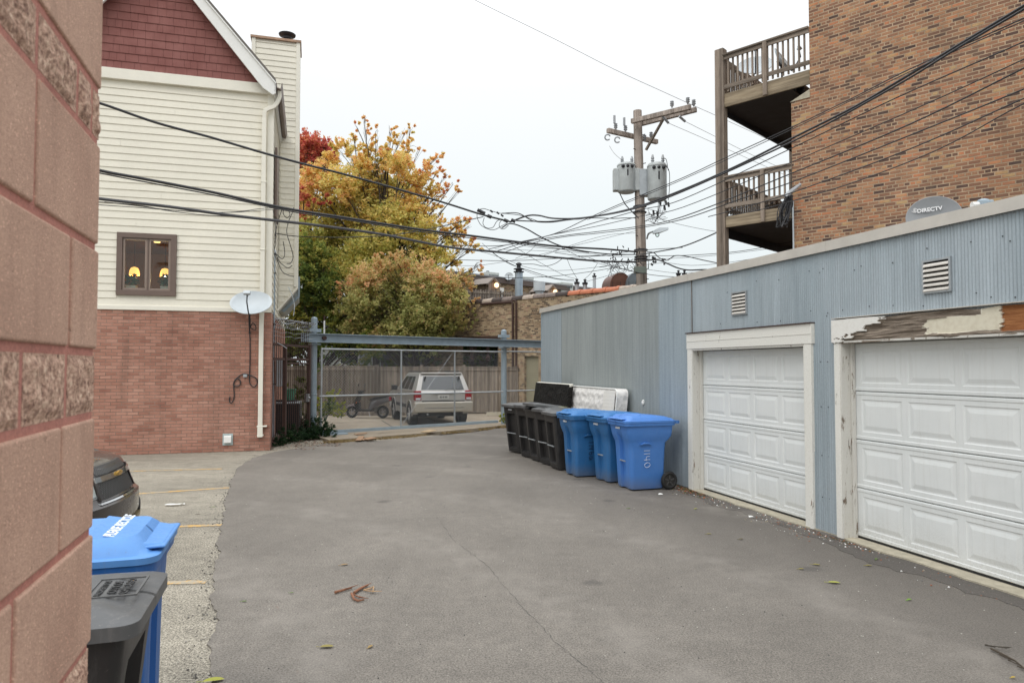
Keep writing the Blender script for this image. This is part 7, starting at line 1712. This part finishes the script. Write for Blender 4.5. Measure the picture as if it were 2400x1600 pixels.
# ------------------------------------------------------------------ orange brown brick apartment building with wooden decks
M['apt_brick'] = brick('old_common_brick', ((0, (.075, .048, .042)), (.14, (.15, .085, .06)), (.36, (.24, .122, .076)), (.56, (.31, .160, .092)), (.72, (.39, .200, .108)), (.84, (.28, .155, .095)), (.93, (.46, .18, .09)), (1, (.43, .28, .14))), (.47, .34, .225), .205, .0690, .018, squash=.5, sqf=6, jitter=.55, bump=.7, big=.22)
A = APT; xU, zU = A.on(1898, 205)[0], A.on(1898, 212)[1]; zL = A.on(1862, 238)[1]; print('APT', xU, zU, zL)
t = apt = thing('brick_apartment_building', 'tall mottled orange and brown common brick apartment building behind the garage', 'building', A.o, A.a)
mb = MB(); mb.box(0, 9, 0, 8, 0, zL); mb.box(xU, 9, 0, 8, zL, 15); mb.build('wall', M['apt_brick'], t)
mb = MB(); mb.prism([(0 - .02, zL), (xU + .0, zL), (xU, zU + .02)], -.02, 7.9); mb.build('sloped_cap', M['concrete_new'], t)
M['deck_wood'] = wood('deck_wood', (.145, .11, .085), (.30, .25, .205), 'z'); M['deck_woodx'] = wood('deck_wood_rails', (.14, .11, .085), (.31, .26, .215), 'x')
M['tan_board'] = wood('tan_rim_board', (.15, .115, .075), (.33, .27, .19), 'x', .6)
xp = A.on(1692, 500)[0]; print('post x', xp)
t = dk = thing('wooden_decks', 'two storey weathered wooden back decks with baluster railings on the side of the brick building', 'porch', A.o, A.a)
pt_ = A.on(1692, 115)[1]
mb = MB(); mb.box(xp - .12, xp + .10, -.06, .14, 0, pt_); mb.build('corner_post', M['deck_wood'], t, bevel=.01)
mb = MB(); mb.box(xp - .12, xp + .10, 4.2, 4.4, 0, pt_); mb.build('corner_post', M['deck_wood'], t, bevel=.01)
def deck(pyr0, pyr1, pyt, pyb, pyc, upper):
    zt = A.on(1705, pyr0)[1]; zb = A.on(1705, pyr1)[1]; rt = A.on(1705, pyt)[1]; rb = A.on(1705, pyb)[1]; xe = xU if upper else .0; zc = A.on(1705, pyc)[1]
    mb = MB(); mb.box(xp + .10, xe, -.02, .03, zb, zt); mb.build('rim_board', M['tan_board'], t, bevel=.004)
    mb = MB(); mb.box(xp - .05, min(xe, 0) if True else xe, .031, 4.4, zt - .02, zt + .015)
    if upper: mb.box(0, xU, .031, 4.4, zt - .02, zt + .015) if False else None
    mb.build('decking', M['deck_wood'], t)
    mb = MB(); xw = 0 if not upper else 0
    mb.box(xp - .02, xp + .03, .05, 4.4, zc, zb + .04); 
    for k in range(9): mb.box(xp + .05, 0, .25 + k * .5, .29 + k * .5, zb + .02, zt - .03)
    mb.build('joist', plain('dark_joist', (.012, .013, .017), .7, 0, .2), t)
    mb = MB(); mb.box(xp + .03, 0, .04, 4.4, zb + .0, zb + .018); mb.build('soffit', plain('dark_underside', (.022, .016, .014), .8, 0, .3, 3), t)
    h = rt - rb
    # front railing
    mb = MB(); mb.box(xp + .08, xe, -.07, .05, rt - .035, rt); mb.box(xp + .1, xe, -.035, .0, rt - .135, rt - .037); mb.box(xp + .1, xe, -.035, .0, rb - .05, rb + .04); 
    mb.box(xp - .05, xp + .02, .14, 4.4, rt - .135, rt); mb.box(xp - .05, xp + .0, .14, 4.4, rb - .05, rb + .04); mb.box(xp, 0, 4.3, 4.4, rt - .135, rt); mb.box(xp, 0, 4.3, 4.36, rb - .05, rb + .04); mb.build('rail', M['deck_woodx'], t)
    mb = MB(); n = int((xe - xp) / .118)
    for k in range(n): s = xp + .20 + k * .118; 
    k = 0; s = xp + .19
    while s < xe - .04: mb.box(s - .018, s + .018, .0, .036, rb - .12, rt - .05); s += .118
    s = .3
    while s < 4.3: mb.box(xp - .0, xp + .036, s - .018, s + .018, rb - .12, rt - .05); s += .118
    s = xp + .19
    while s < -.04: mb.box(s - .018, s + .018, 4.26, 4.296, rb - .12, rt - .05); s += .118
    mb.build('baluster', M['deck_wood'], t)
    pxm = 1797; s = A.on(pxm if upper else 1788, 300)[0]
    mb = MB(); mb.box(s - .045, s + .045, -.09, -.036, zb + .0, rt - .04); mb.build('rail_post', M['deck_wood'], t, bevel=.006)
deck(219, 250, 126, 203, 262, True); deck(507, 533, 413, 483, 553, False)
# dishes standing on the upper deck
zd = A.on(1705, 219)[1]
for px, py, d, n_, lb in ((1770, 152, .80, (-.25, -.75, .62), 'large pale dish lying low behind the upper deck balusters'), (1838, 140, .75, (.65, -.55, .5), 'pale dish turned sideways on the upper deck beside the brick wall')):
    y = 16.5; p = AT(px, py, y)
    dish_thing('satellite_dish', lb, 'satellite dish', p, n_, d, M['dish_grey'], [Vector((p.x, p.y + .15, p.z - .3)), Vector((p.x, p.y + .2, zd))], 'dishes on the upper deck')
# cable coil on a bracket
t = thing('cable_coil', 'bundle of black cable coils hanging from a bracket at the lower deck corner', 'cable coil', (0, 0, 0)); rs = random.Random(6); mb = MB()
for i in range(15):
    x0_ = 1850 + rs.uniform(-6, 6); pts = [(x0_, 455 + rs.uniform(-4, 6)), (x0_ - 14 + rs.uniform(-8, 4), 490), (x0_ - 20 + rs.uniform(-12, 10), 520 + rs.uniform(-8, 14)), (x0_ - 6 + rs.uniform(-6, 8), 515 + rs.uniform(-8, 14)), (x0_ + rs.uniform(-4, 4), 485), (x0_ + 2, 458)]
    mb.tube(spline([AT(a, b, 14.9 + rs.uniform(-.1, .1)) for a, b in pts], 5), .012, 5)
mb.build('coil', M['cable'], t); mb = MB(); mb.tube([AT(1876, 432, 15.0), AT(1850, 452, 14.9), AT(1842, 462, 14.9)], [.03, .05, .06], 8); mb.build('wall_bracket', M['porcelain'], t)
# metal edge conduit on the brick corner
t = thing('corner_conduit', 'thin pale conduit up the brick corner below the lower deck', 'conduit', A.w(.02, -.03, 0)); mb = MB(); mb.cyl((0, 0, 2.5), (0, 0, A.on(1862, 470)[1]), .018, n=8); mb.build('pipe', M['dish_grey'], t)
# ------------------------------------------------------------------ dark car, nose to the alley, mostly behind the block wall
def car_front():
    t = thing('dark_crossover', 'dark brown grey car nosing out from behind the block wall, split grille with chrome bar', 'car')
    pt = car_paint('dark_graphite_paint', (.045, .038, .036), .35, .22); blk = M['black_plastic']; gl = M['dark_glass']
    # front is +y; rounded plan so the nose curves back at the corners
    def ring(y, zb, zt, w, zc): # cross-section with tumblehome
        return [(w * .92, y, zb), (w, y, zb + .12), (w * 1.0, y, (zb + zt) / 2), (w * .96, y, zt - .06), (w * .86, y, zt), (w * .4, y, zt + zc), (-w * .4, y, zt + zc), (-w * .86, y, zt), (-w * .96, y, zt - .06), (-w, y, (zb + zt) / 2), (-w, y, zb + .12), (-w * .92, y, zb)]
    def nose(z, w=.93, R0=.0, depth=.30):
        return [(w * sin(a), R0 - depth * (1 - cos(a)) - (.0), z) for a in [radians(-75 + 150 * i / 16) for i in range(17)]]
    lv = [(.22, -.10), (.30, -.02), (.40, .01), (.56, .0), (.60, -.05), (.70, -.10), (.80, -.13), (.88, -.17), (.93, -.26), (.97, -.48)]
    mb = MB(); rings = []
    for z, dy in lv:
        w = .93 if z < .85 else .93 - (z - .85) * 1.0; f = nose(z, w, 2.30 + dy); rings.append(f + [(-.93 if z < .85 else -w, 1.2, z), (-.9, 0.2, z), (.9, .2, z), (w, 1.2, z)])
    mb.loft(rings, caps=False); mb.add(rings[-1], [tuple(range(len(rings[-1])))]); b = mb.build('front_body', pt, t, smooth=35)
    mb = MB(); mb.loft([[(-.80, 1.80, .93), (.80, 1.80, .93), (.88, 1.0, .95), (-.88, 1.0, .95)], [(-.70, 1.74, .985), (.70, 1.74, .985), (.80, 1.0, 1.08), (-.80, 1.0, 1.08)]]); mb.build('bonnet', pt, t, bevel=.01)
    mb = MB(); mb.prism([(-2.2, .35), (1.2, .35), (1.2, 1.08), (.95, 1.09), (-2.2, 1.10)], -.9, .9, 'x'); mb.build('rear_body', pt, t, bevel=.05)
    mb = MB(); mb.loft([[(-.86, 1.05, 1.08), (.86, 1.05, 1.08), (.86, -2.15, 1.1), (-.86, -2.15, 1.1)], [(-.66, .2, 1.66), (.66, .2, 1.66), (.68, -1.9, 1.64), (-.68, -1.9, 1.64)]]); mb.build('cabin', pt, t, bevel=.05)
    qf = [(.86, 1.05, 1.08), (-.86, 1.05, 1.08), (-.66, .2, 1.66), (.66, .2, 1.66)]; mb = MB(); panel(mb, qf, .06, .94, .05, .93, .006); mb.build('windscreen', gl, t)
    for q in ([(-.86, 1.05, 1.08), (-.86, -2.15, 1.1), (-.68, -1.9, 1.64), (-.66, .2, 1.66)], [(.86, -2.15, 1.1), (.86, 1.05, 1.08), (.66, .2, 1.66), (.68, -1.9, 1.64)]):
        for u0, u1 in ((.12, .45), (.5, .88)): mb = MB(); panel(mb, q, u0, u1, .1, .85, .006); mb.build('side_window', gl, t)
    def arc(z0, z1, x0, x1, dy0, dy1, mat, nm, th=.012, par=None, k=10):
        """a strip lying on the curved nose between two heights"""
        mb = MB(); A_, B_ = [], []
        for i in range(k + 1):
            x = x0 + (x1 - x0) * i / k; a = math.asin(max(-1, min(1, x / .93)))
            y0 = 2.30 + dy0 - .30 * (1 - cos(a)); y1 = 2.30 + dy1 - .30 * (1 - cos(a)); A_.append((x, y0 + th, z0)); B_.append((x, y1 + th, z1))
        n = len(A_); mb.add(A_ + B_ + [(x, y - .05, z) for x, y, z in A_ + B_], [(i, i + 1, n + i + 1, n + i) for i in range(n - 1)] + [(2 * n + i + 1, 2 * n + i, 3 * n + i, 3 * n + i + 1) for i in range(n - 1)] + [(n + i, n + i + 1, 3 * n + i + 1, 3 * n + i) for i in range(n - 1)] + [(i + 1, i, 2 * n + i, 2 * n + i + 1) for i in range(n - 1)] + [(0, n, 3 * n, 2 * n), (2 * n - 1, n - 1, 3 * n - 1, 4 * n - 1)])
        return mb.build(nm, mat, par or t)
    n = NT('grille_mesh'); c = n.n('TexChecker'); c.inputs['Scale'].default_value = 60; n.l(n.tc.outputs['UV'], c.inputs['Vector']); gm = n.fin(n.mix(n.ramp(c.outputs['Fac'], ((0, 0), (1, 1))), (.006, .006, .006), (.09, .09, .09)), .4, .3)
    arc(.835, .905, -.42, .42, -.145, -.20, gm, 'upper_grille', .008); arc(.775, .825, -.50, .50, -.125, -.14, M['chrome'], 'chrome_bar', .03); arc(.62, .765, -.44, .44, -.06, -.12, gm, 'lower_grille', .008)
    mb = MB(); mb.box(-.08, .08, 2.195, 2.215, .79, .815); mb.box(-.04, .04, 2.195, 2.217, .78, .825); mb.build('emblem', plain('gold_emblem', (.55, .33, .07), .25, .6), t, bevel=.004)
    arc(.585, .60, -.55, .55, -.035, -.045, M['chrome'], 'bumper_line', .02)
    for s in (-1, 1):
        h = arc(.66, .83, s * .52, s * .82, -.09, -.14, plain('headlight_lens', (.42, .46, .44), .08, 0, .1, 20, spec=.9), 'headlight', .012)
        arc(.64, .66, s * .50, s * .83, -.085, -.09, M['chrome'], 'headlight_trim', .02, par=h); arc(.62, .85, s * .46, s * .51, -.06, -.15, pt, 'grille_surround', .02)
        a = math.asin(.60 / .93); y = 2.30 - .01 - .30 * (1 - cos(a)); mb = MB(); mb.torus((s * .60, y, .37), (s * .35, 1, 0), .075, .022, 20, 8); mb.build('fog_lamp_ring', blk, t); mb = MB(); mb.ell((s * .60, y - .005, .37), .06, .025, .06); mb.build('fog_lamp', M['chrome'], t, smooth=True)
        for y in (1.38, -1.42): add_wheel(t, (s * .80, y, .35), .35, .23, plain('alloy2', (.5, .5, .5), .35, .6), s)
    arc(.30, .335, -.75, .75, .012, .012, plain('gold_reflection_strip', (.20, .16, .09), .4, .3), 'lower_reflection', .006)  # golden reflection low on the bumper, put into the strip's colour
    return t
s_ = car_front(); p = G(318, 1125, .35); s_.location = (-6.03, 6.50, 0); s_.rotation_euler = (0, 0, radians(-77)); 

# ------------------------------------------------------------------ litter on the ground
def flat_leaf(px, py, lb, c, s=.05, rot=0.0, z=.02, fold=.3):
    p = G(px, py, z); s *= .62; t = thing('fallen_leaf', lb, 'leaf', (p.x, p.y, z), rot, 'fallen leaves on the asphalt')
    mb = MB(); k = 6; vs = [(-s, 0, .002)]
    for sgn in (1, -1):
        for i in range(1, k): u = -1 + 2 * i / k; vs.append((u * s, sgn * s * .42 * (1 - u * u) ** .6, .004 + abs(fold) * s * .35 * (1 - u * u)))
    vs.append((s, 0, .003)); mid = [(-s + 2 * s * i / k, 0, .002) for i in range(1, k)]; b = len(vs); vs += mid; e = 2 * (k - 1) + 1
    up = list(range(1, k)); dn = list(range(k, 2 * k - 1)); md = list(range(b, b + k - 1)); fs = []
    for side in (up, dn):
        ch = [0] + side + [e]; cm = [0] + md + [e]
        for i in range(k): 
            q = (ch[i], ch[i + 1], cm[i + 1], cm[i]); q = tuple(dict.fromkeys(q)); fs.append(q)
    mb.add(vs, fs); mb.tube([(-s * 1.5, .004, .003), (-s, 0, .003)], .002, 4); o = mb.build('blade', plain('leaf_col_%d' % px, c, .7, 0, .3, 60), t, flip=False); return t
gy, ye, gr = (.24, .20, .05), (.42, .30, .05), (.10, .17, .03)
LV = [(807, 1323, 'curled tan leaf above the broken sticks', (.30, .20, .09), .06, .5), (766, 1515, 'pale olive leaf left of the sticks low on the asphalt', gy, .075, .1), (868, 1515, 'small upright tan leaf at the lower middle', (.30, .20, .07), .045, 1.2), (500, 1594, 'yellow green leaf at the bottom edge beside the concrete', (.34, .34, .05), .10, .3),
      (683, 1389, 'tiny green leaf left of the sticks', gr, .03, 0), (572, 1409, 'tiny yellow green leaf near the asphalt edge', gr, .035, .2), (1955, 1365, 'narrow yellow green leaf curling in the middle right', (.32, .33, .06), .085, -.2), (1913, 1323, 'folded olive leaf farther from the garage', gy, .06, -.4), (1878, 1333, 'pale olive leaf lying left of the folded one', gy, .05, .2),
      (2036, 1325, 'dull olive leaf nearer the wide garage door', gy, .05, 0), (2131, 1405, 'bright green leaf low in front of the wide door', (.16, .32, .03), .045, .5), (2054, 1310, 'green leaf at the edge of the dark strip', gr, .05, .9), (1631, 1192, 'bright yellow green leaf off the corner of the single door', (.30, .32, .04), .05, .7), (1662, 1251, 'yellowish leaf on the alley before the single door', gy, .05, 0),
      (1474, 1191, 'small green leaf on the alley left of the last bin', gr, .04, .2), (2375, 1587, 'small yellow leaf at the bottom right corner', ye, .03, .4), (1737, 1263, 'thin brown leaf before the single door', (.13, .11, .05), .05, .3), (500, 1188, 'yellow green leaf on the old concrete by the paper scrap', gr, .045, .2), (465, 1205, 'brown twig like leaf on the old concrete', (.08, .06, .04), .045, .6)]
for px, py, lb, c, s, r in LV: flat_leaf(px, py, lb, c, s, r)
# sticks
ST = plain('split_wood', (.24, .105, .055), .8, 0, .35, 30, 90, .3); ST2 = plain('pale_splinter', (.42, .27, .15), .8, 0, .2, 30)
def stick(lb, pts, r, m=ST):
    P = [G(a, b, .03) for a, b in pts]; o = P[0]; t = thing('broken_stick', lb, 'stick', o, 0, 'broken sticks on the asphalt'); mb = MB(); r *= .72; mb.tube([p - o for p in P], [r * (1 - .5 * i / len(P)) for i in range(len(P))], 6)
    for k in range(3): q = P[0].lerp(P[-1], .2 + .2 * k) - o; mb.tube([q, q + (P[-1] - P[0]).normalized() * .10 + Vector((.01 * k, .015 * (k - 1), .01))], [r * .6, .002], 5)
    mb.build('wood', m, t); return t
stick('reddish split stick, left one of the broken pieces', [(785, 1387), (800, 1383), (824, 1376)], .016)
stick('dark reddish stick slanting in the middle of the broken pieces', [(830, 1388), (845, 1378), (862, 1370)], .017)
stick('bent reddish stick at the bottom of the broken pieces', [(824, 1390), (830, 1403), (840, 1407), (853, 1404)], .015)
stick('pale splinters at the right end of the broken pieces', [(852, 1382), (868, 1378), (876, 1374), (874, 1386)], .010, ST2)
t = stick('long thin bare twig at the bottom right of the asphalt', [(2323, 1519), (2350, 1532), (2380, 1548), (2400, 1565), (2430, 1590)], .010, plain('twig_dark', (.06, .045, .03), .8))
stick('short dark twig at the bottom right above the long one', [(2308, 1510), (2333, 1515)], .008, plain('twig_dark2', (.05, .04, .03), .8))
# cardboard scraps by the gate
t = thing('cardboard_scraps', 'flattened brown cardboard and wood scraps lying before the gate sill', 'cardboard', G(852, 1030, .0)); mb = MB(); rs = random.Random(4); CB = plain('cardboard', (.36, .22, .13), .85, 0, .25, 14)
o = G(852, 1030)
for a, b, c, d, z in ((828, 1034, 862, 1028, .03), (840, 1037, 848, 1029, .06), (846, 1035, 874, 1031, .05), (858, 1036, 880, 1034, .07), (832, 1026, 858, 1024, .09)):
    p, q = G(a, b) - o, G(c, d) - o; mb.bar(p + Vector((0, 0, z)), q + Vector((0, 0, z + .02)), rs.uniform(.12, .25), .015)
mb.build('scraps', CB, t); 
t = thing('cardboard_scrap', 'small pile of tan cardboard at the slab edge under the silver car', 'cardboard', G(1003, 1020)); mb = MB(); o = G(1003, 1020)
for a, b, c, d, z in ((990, 1018, 1012, 1015, .07), (1000, 1020, 1020, 1018, .09)): mb.bar(G(a, b) - o + Vector((0, 0, z)), G(c, d) - o + Vector((0, 0, z + .03)), .14, .015)
mb.build('scraps', plain('tan_card', (.45, .33, .2), .85, 0, .2, 14), t)
p = G(410, 1183, .01); t = thing('paper_scrap', 'white paper scrap lying on the old concrete', 'paper', p, .3); mb = MB(); vs = []
for i in range(9):
    for j in range(3): vs.append((-.12 + .03 * i, -.03 + .03 * j + .01 * sin(i), .008 + .012 * noise.noise(Vector((i * .8, j * .9, 1))) + .006))
mb.add(vs, [(i * 3 + j, i * 3 + 3 + j, i * 3 + 4 + j, i * 3 + 1 + j) for i in range(8) for j in range(2)]); mb.build('sheet', M['white_paint'], t, flip=False)
for px, py, s, lb in ((1548, 1158, .035, 'white paper scrap by the wheel of the brightest blue bin'), (1760, 1211, .03, 'cream crumb of filler stuck at the single door sill')):
    p = G(px, py, .02); t = thing('litter_scrap', lb, 'litter', p); mb = MB(); mb.add([(-s, -s * .5, 0), (s, -s * .4, .005), (s * .8, s * .6, .01), (-s * .7, s * .5, .012), (0, 0, .02)], [(0, 1, 4), (1, 2, 4), (2, 3, 4), (3, 0, 4)]); mb.build('scrap', M['white_paint'], t, flip=False)
# stones and paint chips along the garage foot, crumbs at the edge of the asphalt: too many to count
def pebbles(name, lb, pos, mats, seed):
    t = MB(); rs = random.Random(seed)
    for (x, y, z, s) in pos:
        t.k = rs.randrange(len(mats)); a = rs.uniform(0, pi); f = rs.uniform(.35, .8); vs = []
        for k in range(5): b = a + 2 * pi * k / 5; vs.append((x + s * cos(b) * rs.uniform(.7, 1.1), y + s * sin(b) * rs.uniform(.6, 1), z))
        n = len(vs); vs += [(x + (v[0] - x) * .55, y + (v[1] - y) * .55, z + s * f) for v in vs]
        t.add(vs, [(i, (i + 1) % 5, 5 + (i + 1) % 5, 5 + i) for i in range(5)] + [(5, 6, 7, 8, 9)])
    o = t.build(name, mats, None, flip=False, uv=False); tag(o, lb, 'gravel'); o['kind'] = 'stuff'
rs = random.Random(15); pos = []
for _ in range(1300):
    s = rs.uniform(5.0, 13.5); y = -.08 - abs(rs.gauss(0, .17)); d = noise.noise(Vector((s * .9, y * 2, 4)))
    if d < -.05 and rs.random() < .8: continue
    p = GAR.w(s, y); pos.append((p.x, p.y, .018, rs.choice((.003, .004, .005, .007, .011))))
pebbles('gravel', 'white paint chips and pale gravel along the foot of the garages', pos, [M['white_paint'], plain('pebble_tan', (.35, .30, .22), .8, 0, .2), plain('pebble_grey', (.2, .19, .18), .8), plain('chip_red', (.28, .10, .05), .8)], 3)
pos = []
for _ in range(2600):
    i = rs.randrange(len(leftj) - 1); a = Vector(leftj[i]).lerp(Vector(leftj[i + 1]), rs.random())
    if a.y < 3: continue
    pos.append((a.x + rs.gauss(0, .09), a.y + rs.gauss(0, .03), .006, rs.choice((.003, .004, .006, .010))))
pebbles('crumbled_asphalt', 'loose stone crumbs along the ragged asphalt edge', pos, [plain('crumb_pale', (.42, .39, .33), .8), plain('crumb_grey', (.18, .17, .15), .8), plain('crumb_dark', (.05, .045, .04), .8)], 4)
pos = []
for _ in range(900):
    x = rs.uniform(-4, 4); y = rs.uniform(3.6, 13); pos.append((x, y, .0145, rs.choice((.003, .004, .006))))
pebbles('grit', 'scattered pale grit on the asphalt', pos, [plain('grit_pale', (.5, .48, .42), .8), plain('grit_dark', (.04, .04, .04), .8)], 5)
# leaf litter at the garage corner and along the house foot
def litter(name, lb, pos, cols, seed):
    m = MB(); rs = random.Random(seed)
    for x, y, z, s in pos:
        m.k = rs.randrange(len(cols)); a = rs.uniform(0, 2 * pi); u = Vector((cos(a), sin(a), rs.uniform(-.4, .4))) * s; v = Vector((-sin(a), cos(a), rs.uniform(-.4, .4))) * s * .5; c = Vector((x, y, z + s * .4)); m.add([c - u, c - v, c + u, c + v], [(0, 1, 2, 3)])
    o = m.build(name, cols, None, flip=False, uv=False); tag(o, lb, 'leaf litter'); o['kind'] = 'stuff'
pos = []
for _ in range(330):
    s = rs.gauss(d1['x0'] + .15, .28); y = -.05 - abs(rs.gauss(0, .10)); p = GAR.w(s, y); pos.append((p.x, p.y, .016, rs.uniform(.010, .03)))
for _ in range(120):
    s = rs.gauss(d2['x0'] + .05, .3); y = -.08 - abs(rs.gauss(0, .05)); p = GAR.w(s, y); pos.append((p.x, p.y, .016, rs.uniform(.008, .02)))
litter('leaf_litter', 'rusty dry leaf litter at the foot of the garage door jambs', pos, [plain('litter_rust', (.25, .085, .035), .8), plain('litter_brown', (.12, .07, .04), .8), plain('litter_green', (.07, .08, .02), .8)], 6)
pos = []
for _ in range(700):
    x = rs.uniform(-4.6, .1); y = -abs(rs.gauss(0, .07)); p = HOUSE.w(x, y); pos.append((p.x, p.y, .004, rs.uniform(.006, .018)))
for _ in range(500):
    p = HOUSE.w(.1 + rs.uniform(-.3, .9), rs.uniform(-.3, 1.6)); pos.append((p.x, p.y, .016, rs.uniform(.008, .03)))
for _ in range(420):
    p = G(rs.uniform(690, 800), 1040 + rs.uniform(-6, 8) ); pos.append((p.x, p.y, .016, rs.uniform(.008, .03)))
litter('leaf_litter', 'brown leaf litter and dirt along the foot of the house and iron fence', pos, [plain('litter_dark', (.06, .045, .035), .9), plain('litter_tan', (.22, .15, .09), .8), plain('litter_rust2', (.20, .09, .05), .8)], 7)
